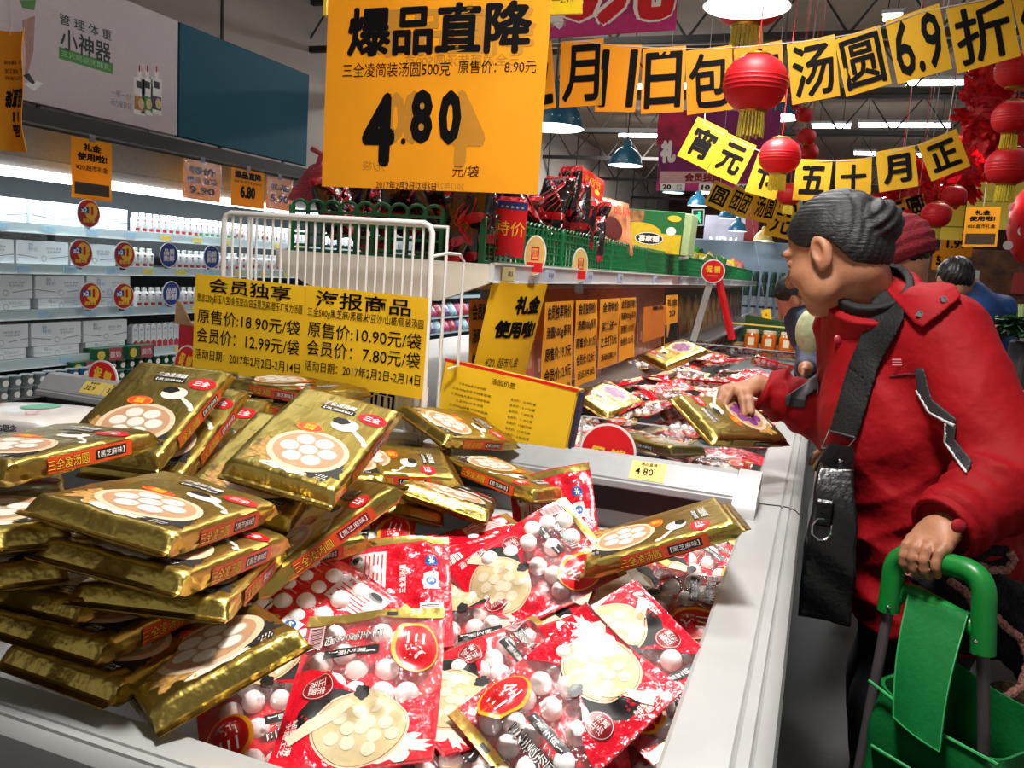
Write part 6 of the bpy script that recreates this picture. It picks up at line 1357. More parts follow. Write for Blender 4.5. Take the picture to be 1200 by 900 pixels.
# collar: red stand collar outside, black lining inside
cb, ct = NB+A(.028, .012, -.05), hw(-.045, 0, -.085)+A(.005, 0, .012); cu = (ct-cb)/np.linalg.norm(ct-cb)
def ringsdf(P, ra, rb, t0, t1, th, tilt=0):
    t = (P-cb)@cu; q = P-cb-t[:, None]*cu; L = np.linalg.norm(ct-cb); r = ra+(rb-ra)*np.clip(t/L, -.2, 1.4); d = np.abs(np.linalg.norm(q, axis=1)-r)-th
    t1_ = t1+tilt*(q@Hl); return np.maximum(np.maximum(d, t0-t), t-t1_)
wl(isob('collar', lambda P: ringsdf(P, .094, .084, -.02, .118, .009)+.002*np.sin(P[:, 2]*110+P[:, 0]*60), cb-A(.2, .2, .2), cb+A(.2, .2, .25), .005, JK, WOM, pad=.02))
wl(isob('collar_lining', lambda P: ringsdf(P, .077, .066, .0, .140, .008), cb-A(.2, .2, .2), cb+A(.2, .2, .25), .005, BLKC, WOM, pad=.02))
# hood flap with two snaps, strap, accents: thin shells over the jacket
def xz(pts, D): return [tuple(at(x, y, D=D)[[0, 2]]) for x, y in pts]
def shell(name, pts, D, m, off=.007, th=.0045, ymax=1.95, h=.0045):
    pl = xz(pts, D); pa = np.array(pl); f = lambda P: np.maximum(np.maximum(np.abs(jacket(P)-off)-th, poly2(P, 0, 2, pl)), P[:, 1]-ymax)
    return wl(isob(name, f, (pa[:, 0].min()-.03, 1.50, pa[:, 1].min()-.03), (pa[:, 0].max()+.03, ymax+.02, pa[:, 1].max()+.03), h, m, WOM, pad=.03))
shell('hood_flap', [(1046, 312), (1085, 285), (1108, 310), (1116, 347), (1074, 381), (1066, 377), (1040, 342)], 1.66, JK, off=.009, th=.006)
for x, y in ((1104, 351), (1076, 368)):
    c = march(x, y, lambda P: jacket(P), .0165)
    T = frame(c-FW*.003, RT, UPV); mb = MB(); mb.lathe([(0, .002), (.0035, .002), (.0038, .004), (.006, .004), (.0068, 0)], CHROME, n=16, T=T); wl(mb.build('snap', WOM))
shell('sleeve_trim', [(1069, 430), (1078, 428), (1086, 462), (1108, 478), (1106, 486), (1082, 476), (1072, 455)], 1.62, ACC, off=.001, th=.004, h=.003)
shell('sleeve_trim', [(1102, 486), (1112, 484), (1110, 505), (1124, 522), (1116, 530), (1102, 512)], 1.58, ACC, off=.001, th=.004, h=.003)
shell('sleeve_trim', [(921, 462), (948, 446), (959, 438), (960, 452), (946, 462), (944, 476), (921, 474)], 1.97, ACC, off=.001, th=.004, h=.003, ymax=2.2)
shell('piping', [(1107, 484), (1106, 488), (1082, 478), (1070, 455), (1072, 454.5), (1084, 476)], 1.62, PIPE, off=.0025, th=.004, h=.003)
shell('piping', [(1100, 487), (1102, 487), (1103, 511.5), (1116, 529.5), (1114, 532), (1101, 513)], 1.58, PIPE, off=.0025, th=.004, h=.003)
shell('chest_seam', [(1040, 438), (1062, 433), (1072, 432), (1072, 434), (1062, 435.5), (1040, 441)], 1.66, mat('seam_dark_red', '#5e0a12', .7), off=.0, th=.0025, h=.003)
c = march(1052, 425, lambda P: jacket(P), .003)
mb = MB(); T = frame(c-FW*.004, RT, UPV)
for i in range(3): mb.rect((0, .006-i*.005), .026, .0028 if i != 1 else .0018, mat('pink_embroidery', '#d98a90', .6), T=T, z=.001)
wl(mb.build('chest_label', WOM, smooth=False))
# cuff tab and button
cu_, cd = WC+(WRL-WC)*.2, (WRL-ELL)/np.linalg.norm(WRL-ELL)
wl(isob('cuff', lambda P: np.maximum(np.abs(rc(P, WC-cd*.03, WC+cd*.03, .056, .050)-.004)-.0045, np.abs((P-WC)@cd-.004)-.020), WC-A(.1, .1, .1), WC+A(.1, .1, .1), .004, JK, WOM, pad=.02))
c = march(1122, 616, lambda P: rc(P, WC-cd*.03, WC+cd*.03, .060, .055), .004)
wl(MB().lathe([(0, .006), (.008, .0055), (.0115, .003), (.012, 0)], mat('red_button', '#9c1420', .4), n=18, T=frame(c-FW*.002, RT, UPV)).build('button', WOM))
# front placket buttons
for x, y in ((982, 398),):
    c = march(x, y, lambda P: jacket(P), .002)
    wl(MB().lathe([(0, .006), (.007, .0055), (.010, .003), (.0105, 0)], MATS['red_button'], n=18, T=frame(c-FW*.002, RT, UPV)).build('button', WOM))
# trousers and shoes
TRS = mat('dark_navy_trousers', '#11131a', .8, var=.1)
def trous(P):
    d = None
    for s in (-1, 1):
        e = chain(P, [(A(.285, 1.965+s*.075, .68), .125), (A(.245, 1.96+s*.085, .40), .085), (A(.27, 1.96+s*.085, .09), .068)], .04); d = e if d is None else su(d, e, .04)
    return np.maximum(d+.004*np.sin(P[:, 2]*45+P[:, 0]*20), np.maximum(.07-P[:, 2], P[:, 2]-.72))
wl(isob('trousers', trous, (.06, 1.70, .05), (.46, 2.22, .76), .010, TRS, WOM, pad=.02))
for s in (-1, 1): wl(isob('shoe', lambda P: np.maximum(su(rc(P, A(.28, 1.96+s*.085, .05), A(.17, 1.96+s*.09, .04), .048, .042), el(P, (.15, 1.96+s*.092, .035), (.06, .042, .035)), .02), .004-P[:, 2]), (.03, 1.80, -.01), (.36, 2.14, .12), .008, BLKC, WOM, pad=.02))
# ---------------------------------------------------------------- shoulder bag
SB = thing('shoulder_bag', 'black leather shoulder bag hanging on a wide strap in front of the red jacket', 'bag', (.06, 1.72, .80)); SO = A(.06, 1.72, .80)
def sl(o): o.location = tuple(-SO); return o
pl = xz([(1024, 335), (1058, 345), (1055, 372), (1027, 432), (1002, 516), (972, 508), (994, 430), (1020, 366)], 1.66)
def strapf(P): return np.maximum(np.maximum(np.abs(jacket(P)-.0085)-.0038, poly2(P, 0, 2, pl)), P[:, 1]-1.93)
pa = np.array(pl); sl(isob('strap', strapf, (pa[:, 0].min()-.03, 1.5, pa[:, 1].min()-.03), (pa[:, 0].max()+.03, 1.96, pa[:, 1].max()+.03), .0045, mat('black_webbing', '#070708', .75, var=.1, bump=.3, bscale=200), SB, pad=.03))
q = [at(x, y, D=D) for x, y, D in ((974, 505, 1.655), (1001, 513, 1.645), (989, 538, 1.635), (965, 536, 1.64), (944, 655, 1.63), (994, 660, 1.62))]
bc = (q[4]+q[5])/2
def bagf(P):
    z0, z1 = .70, q[3][2]-.005; t = np.clip((P[:, 2]-z0)/(z1-z0), 0, 1); cx = bc[0]+.004+(((q[2]+q[3])/2)[0]-bc[0])*t**2; hx = .046-.016*t**3; hy = .115-.065*t**3; d = np.maximum(np.maximum(np.abs(P[:, 0]-cx)-hx+.012, np.abs(P[:, 1]-1.715)-hy+.012), np.maximum(z0-P[:, 2], P[:, 2]-z1)+.012)
    return su(d, d, .001)-.012+.0015*np.sin(P[:, 2]*70+P[:, 0]*50)
sl(isob('bag_body', bagf, (-.06, 1.55, .66), (.18, 1.88, 1.02), .005, LEA, SB, pad=.03))
cq = [at(x, y, D=1.632) for x, y in ((973, 520), (999, 524), (1001, 545), (985, 552), (953, 552), (958, 540))]; sl(MB().prism([((p-cq[0])@RT, (p-cq[0])@UPV) for p in cq], -.012, .004, LEA, T=frame(cq[0], RT, UPV)).build('strap_tab', SB, smooth=False))
pts = [q[0]-RT*.004, q[1]+RT*.004, q[2]+RT*.004+UPV*.018, q[3]-RT*.004+UPV*.018]; sl(MB().tube(pts, .0028, CHROME, n=8, closed=True).build('ring', SB))
c = march(962, 620, lambda P: bagf(P), .003)
c = c-FW*.004; sl(MB().tube([c+RT*.019*math.cos(t)+UPV*.021*math.sin(t) for t in np.linspace(0, 2*PI, 9)[:-1]+PI/8], .0022, CHROME, n=8, closed=True).build('buckle', SB))
sl(MB().box(tuple(c+A(0, .008, .03)), (.034, .012, .05), LEA, ch=.004).build('tab', SB))
for x, y in ((966, 534), (985, 539)): c = march(x, y+2, lambda P: np.minimum(bagf(P), 9), .004); sl(MB().lathe([(0, .004), (.004, .003), (.0052, 0)], CHROME, n=12, T=frame(c, RT, UPV)).build('rivet', SB))
# ---------------------------------------------------------------- green shopping trolley
GRN = mat('green_foam_grip', '#0e7a2c', .38, var=.04, bump=.05, bscale=80); VIN = mat('green_vinyl', '#0f6a30', .42, var=.05, bump=.1, bscale=120); TUBM = mat('grey_tube', '#6f6668', .35, .5)
TR_ = thing('shopping_trolley', 'green shopping trolley bag with a foam handle held by the woman in red', 'trolley', (.25, 1.45, 0)); TO = A(.25, 1.45, 0)
def tl(o): o.location = tuple(-TO); return o
def bez(P, n=8):
    out = []
    for i in range(len(P)):
        if i in (0, len(P)-1): out.append(P[i]); continue
        a, b, c = P[i-1], P[i], P[i+1]; u = b+(a-b)*min(.45, .04/np.linalg.norm(a-b)); v = b+(c-b)*min(.45, .04/np.linalg.norm(c-b))
        for t in np.linspace(0, 1, n): out.append((1-t)**2*u+2*t*(1-t)*b+t*t*v)
    return out
LL, LTc, RTc, RL = at(1041, 716, D=1.45), at(1050, 646, D=1.44), at(1154, 672, D=1.305), at(1152, 766, D=1.305)
tl(MB().tube(bez([LL, LTc, RTc, RL], 10), RB, GRN, n=18).build('handle_grip', TR_))
c1, c2, c3, c4 = at(1046, 706, D=1.447), at(1062, 688, D=1.44), at(1134, 728, D=1.325), at(1150, 748, D=1.31)
tl(MB().tube(bez([c1, c2, c3, c4], 8), .0135, GRN, n=14).build('cross_bar', TR_))
def pole(a, d2, name='pole'):
    dr = (d2-a)/np.linalg.norm(d2-a); return tl(MB().tube([a-dr*.02, a+dr*((a[2]-.12)/-dr[2])], .0095, TUBM, n=12).build(name, TR_))
PA, PB = at(1024, 808, D=1.46), at(1153, 892, D=1.32); pole(LL, PA); pole(RL, PB)
for p, s in ((LL, (1041, 716)), (RL, (1143, 756))): c = at(s[0], s[1]-4, D=(1.43 if s[0] < 1100 else 1.285)); tl(MB().ball(tuple(c), .004, CHROME, n=8).build('rivet', TR_))
FLt, FRt = at(1020, 797, D=1.40), at(1172, 896, D=1.215); e = FRt-FLt; e[2] = 0; eu = e/np.linalg.norm(e); nb_ = A(-eu[1], eu[0], 0); nb_ = nb_ if nb_[1] > 0 else -nb_; Lw = np.linalg.norm(e); zt_ = (FLt[2]+FRt[2])/2
o0 = A(FLt[0], FLt[1], 0)
def bag_loop(z, ins, n=9):
    L0, L1, D0, D1 = ins, Lw-ins, ins, .23-ins; r = .025; out = []
    for (cx, cy, a0) in ((L0+r, D0+r, PI), (L1-r, D0+r, 1.5*PI), (L1-r, D1-r, 0), (L0+r, D1-r, .5*PI)):
        for a in np.linspace(a0, a0+PI/2, n): out.append((cx+r*math.cos(a), cy+r*math.sin(a)))
        nx_ = {PI: (L1-r, D0), 1.5*PI: (L1, D1-r), 0: (L0+r, D1), .5*PI: (L0, D0+r)}[a0]; p = out[-1]
        for q in np.linspace(0, 1, 8)[1:-1]: out.append((p[0]+(nx_[0]-p[0])*q, p[1]+(nx_[1]-p[1])*q))
    P = []
    for x, y in out:
        u = np.clip(x/Lw, 0, 1); zt = FLt[2]+(FRt[2]-FLt[2])*u-.014*math.sin(u*PI); zz = .14+(zt-.14)*z
        w = .004*math.sin(zz*26+x*24)+.003*math.sin(zz*55+y*30); P.append(o0+eu*(x+w*(1 if x > Lw/2 else -1)*.6)+nb_*(y+(w if y > .115 else -w))+A(0, 0, zz))
    return P
mb = MB(); mb.grid(np.array([bag_loop(z, 0) for z in np.linspace(0, 1, 24)]), VIN, wrap=True, flip=True); mb.grid(np.array([bag_loop(1, 0), bag_loop(1, .005)]), VIN, wrap=True, flip=True); mb.grid(np.array([bag_loop(z, .005) for z in np.linspace(1, .72, 8)]), VIN, wrap=True, flip=True)
lp = bag_loop(.72, .005); mb.add(lp, [list(range(len(lp)))], VIN); lp = bag_loop(0, 0); mb.add(lp, [list(range(len(lp)))[::-1]], VIN); tl(mb.build('bag', TR_, ang=60))
xq = lambda u, z, off=-.004: o0+eu*(u*Lw)+nb_*off+A(0, 0, z)
mb = MB(); mb.tube([xq(0, FLt[2]), xq(.5, (FLt[2]+FRt[2])/2-.012), xq(1, FRt[2])], .003, mat('green_piping', '#2f9a52', .4), n=8); tl(mb.build('rim_piping', TR_))
P = []; zp = zt_-.085
for u in np.linspace(.14, .62, 10): P.append([xq(u, zp-.05-.0*u, -.006), xq(u, zp-.012, -.018), xq(u, zp, -.02)])
mb = MB(); mb.grid(np.array(P), VIN); mb.grid(np.array(P)+nb_*.003, VIN, flip=True); mb.tube([xq(.14, zp, -.02), xq(.62, zp, -.02)], .003, MATS['green_piping'], n=6); tl(mb.build('front_pocket', TR_))
# flap draped over the cross bar
TL_, TR2, BR2, BL2 = at(1066, 692, D=1.425), at(1134, 722, D=1.315), at(1101, 881, D=1.255), at(1047, 840, D=1.345); rows = []
for t in np.linspace(-.12, 1, 26):
    if t < 0: a = TL_+(BL2-TL_)*.0+nb_*(-t*.18)+A(0, 0, t*.05); b = TR2+nb_*(-t*.18)+A(0, 0, t*.05)
    else: a = TL_+(BL2-TL_)*t; b = TR2+(BR2-TR2)*t
    bow = -nb_*(.012*math.sin(PI*max(0, t)))+A(0, 0, .004*(t < .06))
    rows.append([a+(b-a)*s+bow-nb_*.006*math.sin(PI*s)*max(0, t) for s in np.linspace(0, 1, 10)])
R_ = np.array(rows); mb = MB(); mb.grid(R_, VIN); mb.grid(R_+nb_*.004, VIN, flip=True); ed = np.concatenate([R_[:, 0], R_[-1], R_[::-1, -1]]); mb.grid(np.stack([ed, ed+nb_*.004]), VIN); mb.tube(np.concatenate([R_[3:, 0], R_[-1, 1:-1], R_[:2:-1, -1]])-nb_*.0005, .0013, MATS['green_piping'], n=5); tl(mb.build('flap', TR_, ang=60))
for s, u in ((0, .1), (1, .9)):
    c = xq(u, .08, .20); c[2] = .08; mb = MB(); T = frame(c, nb_, A(0, 0, 1)); mb.lathe([(.02, -.018), (.07, -.018), (.08, -.01), (.08, .01), (.07, .018), (.02, .018), (.02, -.018)], BLKC, n=24, T=T); mb.lathe([(0, -.02), (.03, -.02), (.03, .02), (0, .02)], GREYD, n=14, T=T); tl(mb.build('wheel', TR_))
mb = MB()
for u in (.1, .9): mb.tube([xq(u, .14, .1), xq(u, .01, .05)], .01, TUBM, n=8)
mb.tube([xq(.1, .13, .2), xq(.9, .13, .2)], .008, TUBM, n=8); tl(mb.build('frame', TR_))
# navy knitted thing with pink crochet edging
KN = mat('navy_knit', '#10121c', .9, var=.5, scale=120, bump=.9, bscale=150); PK_ = mat('pink_crochet', '#c8877e', .8, var=.3, scale=150, bump=.8, bscale=200)
KC = at(1150, 705, D=1.52); t = thing('knitted_bag', 'dark navy knitted bag with pink crocheted edging slung behind the green handle', 'knitwear', tuple(KC))
def kn(P): return su(su(el(P, KC+A(.0, .03, -.03), (.105, .05, .085)), el(P, KC+A(-.07, .02, .02), (.05, .035, .035)), .03), rc(P, KC+A(.06, .02, -.05), KC+A(.10, .02, -.12), .05, .03), .03)+.003*np.sin(P[:, 0]*160)*np.sin(P[:, 2]*160)
o = isob('knit_body', kn, KC-A(.2, .1, .22), KC+A(.24, .14, .16), .006, KN, t, pad=.02); o.location = tuple(-KC)
def crochet(pts, D, nm):
    pp = [at(x, y, D=D)-KC for x, y in pts]; Q = []; 
    for a, b in zip(pp[:-1], pp[1:]): Q += [a+(b-a)*s for s in np.linspace(0, 1, 8)[:-1]]
    Q.append(pp[-1]); MB().tube(Q, [.0055+.003*abs(math.sin(i*1.25)) for i in range(len(Q))], PK_, n=8).build(nm, t)
crochet([(1064, 676), (1068, 664), (1082, 660), (1092, 668)], 1.47, 'edging'); crochet([(1112, 680), (1130, 692), (1142, 710), (1160, 716), (1180, 736), (1196, 748), (1206, 775), (1196, 805), (1172, 822), (1158, 822)], 1.47, 'edging')
crochet([(1146, 662), (1160, 668), (1180, 668), (1188, 656), (1182, 646)], 1.44, 'edging'); kl = [at(x, y, D=1.45)-KC for x, y in ((1144, 655), (1158, 645), (1178, 646), (1184, 656), (1166, 664), (1148, 664))]; MB().tube(kl, .010, KN, n=8, closed=True).build('knit_loop', t)
o = MB().ball((0, 0, 0), (.07, .06, .10), mat('burlap', '#6e5a3c', .9, var=.4, scale=60, bump=.8, bscale=120), n=20).build('burlap_sack'); o.location = at(1178, 845, D=1.62)-A(0, 0, .02); tag(o, 'brown burlap sack showing behind the grey pole of the green trolley', 'sack')

# ---------------------------------------------------------------- the other shoppers
def shopper(lab, pos, face, H_, lean, top, hair, hat=None, arm=None, head=None):
    pos = A(*pos); f = A(math.cos(face), math.sin(face), 0); l = A(-f[1], f[0], 0); hip = pos+A(0, 0, .50*H_); ch = hip+f*math.sin(lean)*.27*H_+A(0, 0, math.cos(lean)*.27*H_); nk = ch+f*math.sin(lean*1.2)*.08*H_+A(0, 0, math.cos(lean)*.08*H_); hc = nk+f*(.03+.06*math.sin(lean))+A(0, 0, .105) if head is None else A(*head)
    fd = f*math.cos(.3+lean*.5)-A(0, 0, math.sin(.3+lean*.5)); ud = np.cross(fd, l); ud = ud if ud[2] > 0 else -ud; R = np.stack([fd, l, ud], 1); hh_ = lambda x, y, z: hc+R@A(x, y, z)
    sh = [ch+l*s*.17+A(0, 0, .03) for s in (1, -1)]; arms = []
    for s, S_ in zip((1, -1), sh):
        if arm and s == arm[0]: w = A(*arm[1]); e_ = (S_+w)/2+A(0, 0, -.10)
        else: e_ = S_+l*s*.05-A(0, 0, .27); w = e_+f*.16-A(0, 0, .14)
        arms.append((S_, e_, w))
    def hs(P):
        q = (P-hc)@R; q[:, 1] = np.abs(q[:, 1]); d = el(q, (-.01, 0, .02), (.095, .075, .095)); d = su(d, el(q, (.035, 0, -.05), (.055, .052, .065)), .03); d = su(d, rc(q, (.088, 0, .01), (.108, 0, -.028), .008, .011), .01); d = sd(d, el(q, (.1, .032, .005), (.016, .017, .01)), .01); d = su(d, el(q, (.086, 0, -.065), (.012, .02, .012)), .008); return su(d, el(q, (-.004, .078, -.005), (.02, .01, .032)), .006)
    def bd(P):
        d = su(hs(P), rc(P, hh_(-.03, 0, -.06), nk, .05, .055), .03); d = su(d, chain(P, [(nk, .06), (ch, .10), (hip, .11)], .04), .04)
        for s, (a, b, w) in zip((1, -1), arms):
            u = (w-b)/np.linalg.norm(w-b); d = su(d, chain(P, [(a, .045), (b, .038), (w, .025)], .02), .03); h0 = w+u*.05; d = su(d, rc(P, w, h0, .025, .03), .015)
            for i in range(4): g = l*(i-1.5)*.017; d = su(d, chain(P, [(h0+g, .011), (h0+g*1.2+u*.04, .0095), (h0+g*1.2+u*.06-A(0, 0, .025), .008)], .004), .006)
            d = su(d, chain(P, [(w+u*.02+l*-s*.02, .012), (w+u*.055+l*-s*.045-A(0, 0, .015), .009)], .004), .008)
        for s in (1, -1): d = su(d, chain(P, [(hip+l*s*.08, .08), (pos+l*s*.09+A(0, 0, .26*H_), .055), (pos+l*s*.09+A(0, 0, .07), .042), (pos+l*s*.09+f*.10+A(0, 0, .045), .035)], .03), .03)
        return d
    def cl(P):
        d = chain(P, [(nk-A(0, 0, .03), .085), (ch, .15), (hip, .155), (hip-A(0, 0, .16), .16)], .05); d = su(d, rc(P, sh[0], sh[1], .08, .08), .05)
        for a, b, w in arms: d = su(d, chain(P, [(a, .075), (b, .062), (w, .045)], .02), .03)
        return np.maximum(d+.004*np.sin(P[:, 2]*50+P[:, 0]*40), hip[2]-.20-P[:, 2])
    def tr(P):
        d = None
        for s in (1, -1): e = chain(P, [(hip+l*s*.08, .11), (pos+l*s*.09+A(0, 0, .26*H_), .08), (pos+l*s*.09+A(0, 0, .07), .06)], .03); d = e if d is None else su(d, e, .03)
        return np.maximum(d, .06-P[:, 2])
    def hr(P):
        q = (P-hc)@R; q[:, 1] = np.abs(q[:, 1]); d = el(q, (-.014, 0, .026), (.105, .086, .104)); return np.maximum(d+.002*np.sin(q[:, 1]*300+q[:, 2]*90), (hline(q[:, 0])-q[:, 2])*.8)
    t = thing('person', lab, 'person', tuple(pos)); allp = np.array([pos, hc, *[x for a in arms for x in a]]); lo, hi = allp.min(0)-.26, allp.max(0)+.26; lo[2] = -.02
    for nm, fn, m, h in (('body', bd, SKIN, .009), ('jacket', cl, top, .012), ('trousers', tr, TRS, .014), ('hair', hr, hair, .007)):
        o = isob(nm, fn, lo, hi, h, m, t, pad=.03); o.location = tuple(-pos)
    for s in (1, -1): o = isob('shoe', lambda P: np.maximum(rc(P, pos+l*s*.09+A(0, 0, .045), pos+l*s*.09+f*.13+A(0, 0, .04), .045, .04), .003-P[:, 2]), pos-A(.3, .3, .02), pos+A(.3, .3, .14), .012, BLKC, t, pad=.02); o.location = tuple(-pos)
    if hat: o = isob('cap', lambda P: np.maximum(el((P-hc)@R, (-.016, 0, .03), (.122, .105, .122))+.002*np.sin(((P-hc)@R)[:, 2]*160), ((P-hc)@R)[:, 2]*-1-.035), hc-.2, hc+.2, .006, hat, t, pad=.02); o.location = tuple(-pos)
    return t
CAPM = mat('red_wool_cap', '#7d1220', .9, var=.2, scale=60, bump=.5, bscale=120)
hcap = at(1052, 301, D=2.95); shopper('person in a dark red wool cap standing behind the woman in the red jacket', (hcap[0]+.27, hcap[1]-.06, 0), PI-.4, 1.55, .42, mat('dark_coat', '#191517', .8), HAIRB, hat=CAPM, head=hcap)
hblue = at(1118, 330, D=4.3); shopper('person with short black hair in a blue jacket, seen past the red shoulder', (hblue[0]+.10, hblue[1]+.0, 0), PI/2+.3, 1.60, .12, mat('blue_jacket', '#14407f', .6, var=.08), HAIRB, head=hblue)
hb_ = at(934, 352, D=3.9); shopper('person with black hair bending over the far freezer, face hidden by the woman', (hb_[0]+.42, hb_[1]-.05, 0), PI-.15, 1.6, .75, mat('navy_coat', '#17233f', .7, var=.08), HAIRB, arm=(1, tuple(at(945, 432, D=3.35))), head=hb_)
o = MB().ball((0, 0, 0), (.055, .06, .085), mat('pale_green_cloth', '#a9b088', .8, var=.12, scale=30, bump=.4, bscale=60), n=22).build('cabbage'); o.location = at(950, 388, D=3.1); tag(o, 'pale green rounded cabbage-like bundle beside the woman\'s chin', 'vegetable')
# ================================================================ far end of the aisle and right side
def bx(name, lab, cat, c, d, m, ch=0, grp=None):
    o = MB().box((0, 0, d[2]/2), d, m, ch=ch).build(name, smooth=False); o.location = c; return tag(o, lab, cat, grp)
# yellow fabric boards at right
for i, (x0, y0_, x1, y1_, D, lab) in enumerate(((1133, 190, 1260, 262, 7.5, 'pale yellow hanging board with horizontal seams at the right edge'), (1076, 245, 1130, 276, 8.2, 'smaller yellow hanging board left of the gift money sign'))):
    a, b = at(x0, y1_, D=D), at(x1, y0_, D=D); w, h = abs(b[0]-a[0]), abs(b[2]-a[2])+.05; t = thing('hanging_board', lab, 'sign', T=facing((a+b)/2, .05, 0, .02)); mb = MB(); mb.box((0, 0, 0), (w, h, .01), mat('pale_yellow_board', '#ecd548', .6, var=.04, scale=4), ch=.002); mb.rect((0, -h*.12), w, .012, mat('seam_ochre', '#8f7f1e', .6), z=.006); mb.build('board', t, smooth=False)
    for s in (-.4, .4): MB().tube([(s*w, h/2, 0), (s*w, CEIL-(a+b)[2]/2, 0)], .004, MATS['thread'], n=5).build('thread', t)
a, b = at(1133, 192, D=7.55), at(1240, 150, D=7.55); w, h = abs(b[0]-a[0]), abs(b[2]-a[2]); t = thing('promotion_board', 'dark red promotion board with gold lettering above the yellow board', 'sign', T=facing((a+b)/2, .05, 0, .02)); mb = MB(); mb.box((0, 0, 0), (w, h, .012), mat('dark_red_board', '#8f1420', .5), ch=.002); mb.text('促销', (-w*.22, .03), 1, YPR, w=w*.4, h=h*.34, z=.008, bold=.02); mb.text('PROMOTION', (-w*.18, -h*.28), 1, YPR, w=w*.55, h=h*.14, z=.008); mb.build('board', t, smooth=False)
c = at(1140, 155, D=7.0); t = thing('red_card', 'plain bright red card hanging at the top of the garland on the right', 'decoration', c); MB().box((0, 0, 0), (.20, .01, .28), RED, ch=.002).build('card', t); MB().tube([(0, 0, .14), (0, 0, CEIL-c[2])], .002, RED, n=5).build('string', t)
# gift-money sign and 1.99 sign
def hsign(px, py, pw, ph, D, lab, rows, box=False, m=ORG):
    c = at(px, py, D=D); s = D/FPX; w, h = pw*s, ph*s; t = thing('hanging_price_sign', lab, 'sign', T=facing(c, -.3, 0, .03)); mb, fn = sheet(w, h, m, wav=.002, seed=px, nx=5, ny=5)
    for tx, v, ww, hh_, bb in rows: mb.text(tx, (0, (.5-v)*h), 1, INK, w=ww*w, h=hh_*h, fn=fn, z=.0015, bold=bb)
    if box: mb.rect((0, -h*.3), w*.86, h*.27, mat('dark_sign_box', '#3a2a10', .5), fn=fn, z=.0015)
    mb.build('paper', t); MB().tube([(0, h/2, 0), (0, CEIL-c[2], 0)], .002, MATS['thread'], n=5).build('thread', t)
hsign(1150, 266, 36, 46, 6.5, 'yellow gift money sign with a dark box at the right above the blue jacket', [('礼金', .14, .45, .13, .05), ('使用啦!', .29, .75, .13, .05), ('¥20.超市礼金', .48, .8, .10, .02)], True)
hsign(1121, 286, 34, 30, 8.5, 'yellow sign reading 1.99 behind the dark-haired shopper', [('特价惠', .12, .7, .16, .05), ('1.99', .5, .62, .34, .05)])
hsign(1100, 305, 14, 22, 9, 'small orange sign left of the shopper in blue', [('5', .5, .4, .5, .05)])
# far wall of shelves, pillars, signs
bx('red_pillar', 'dark red pillar at the far end of the aisle', 'pillar', at(867, 345, D=20)-np.array([0, 0, 1.2]), (.55, .5, 3.4), mat('pillar_red', '#8e1620', .6))
t = thing('advert_board', 'grey advert board standing left of the dark red pillar', 'sign', T=facing(at(845, 305, D=18))); mb = MB(); mb.box((0, 0, 0), (.85, 1.9, .05), mat('grey_board', '#8c8a96', .5, var=.15, scale=3)); mb.text('NEW\n新品', (0, .2), 1, WPR, w=.6, h=.6, z=.03, bold=.03); mb.build('board', t, smooth=False); MB().box((0, -1.3, 0), (.1, .8, .05), STEEL).build('post', t)
c = at(818, 255, D=15); t = thing('exit_sign', 'green lit running-man exit sign below the purple banner', 'sign', T=facing(c, .1, 0, .07)); mb = MB(); mb.box((0, 0, 0), (.22, .30, .04), mat('exit_housing', '#b8c0b8', .5), ch=.004); mb.rect((0, 0), .18, .26, mat('exit_dark', '#0e2a1a', .5), z=.0205); mb.build('housing', t)
mb = MB(); EG = mat('exit_glow', '#27d07a', emit=1.6, var=0); mb.disc((.02, .085), .022, .022, EG, z=.021); mb.prism([(-.03, .05), (.045, .06), (.03, -.01), (.055, -.06), (.04, -.10), (.02, -.05), (-.01, -.02), (-.05, -.10), (-.07, -.09), (-.02, .0), (-.015, .03), (-.055, .01), (-.06, .03)], .021, .022, EG); mb.build('running_figure', t, smooth=False); MB().tube([(0, .15, 0), (0, CEIL-c[2], 0)], .006, TR, n=5).build('rod', t)
# red shop sign with white lettering, grey cold store panel and stacked jars behind the bending shopper
p = at(935, 305, D=16); t = thing('shop_sign', 'red sign with white characters at the far end behind the woman\'s face', 'sign', T=facing(p, 0, 0, .06)); mb = MB(); mb.box((0, 0, 0), (1.2, .32, .06), mat('sign_red', '#b01c24', .5), ch=.004); mb.text('请参观', (-.12, 0), 1, WPR, w=.75, h=.24, z=.032, bold=.02); mb.build('board', t); MB().box((0, (CEIL-p[2]+.1)/2, -.02), (.06, CEIL-p[2]-.1, .02), STEEL).build('hanger', t)
bx('cold_cabinet', 'grey-blue cabinet behind the bending shopper at the far end', 'cabinet', (-1.9, 16.4, .0), (3.0, .6, 2.05), mat('cabinet_blue_grey', '#6a7a86', .45, var=.06, scale=3), .02)
bx('white_cabinet', 'white freezer cabinet under the red far sign', 'cabinet', (-3.6, 15.9, 0), (.35, .6, 1.6), mat('cabinet_white', '#c9c9c9', .45), .02)
bx('display_table', 'low table carrying stacked jars behind the bending shopper', 'table', (-.72, 13.0, 0), (1.9, .8, .80), mat('table_grey', '#6b6a66', .6), .01)
def jar(m, lidm):
    b = MB(); b.lathe([(0, 0), (.045, 0), (.045, .12), (.036, .14), (0, .14)], m, n=12); l = MB(); l.lathe([(.04, .138), (.04, .165), (0, .167)], lidm, n=12); return b.mesh('jar_body'), l.mesh('jar_lid')
J1 = jar(mat('pale_jar', '#b9c4cc', .3), mat('jar_lid_dark', '#23302c', .4)); J2 = jar(mat('dark_green_jar', '#27463a', .3), mat('jar_lid_green', '#3d6b58', .4))
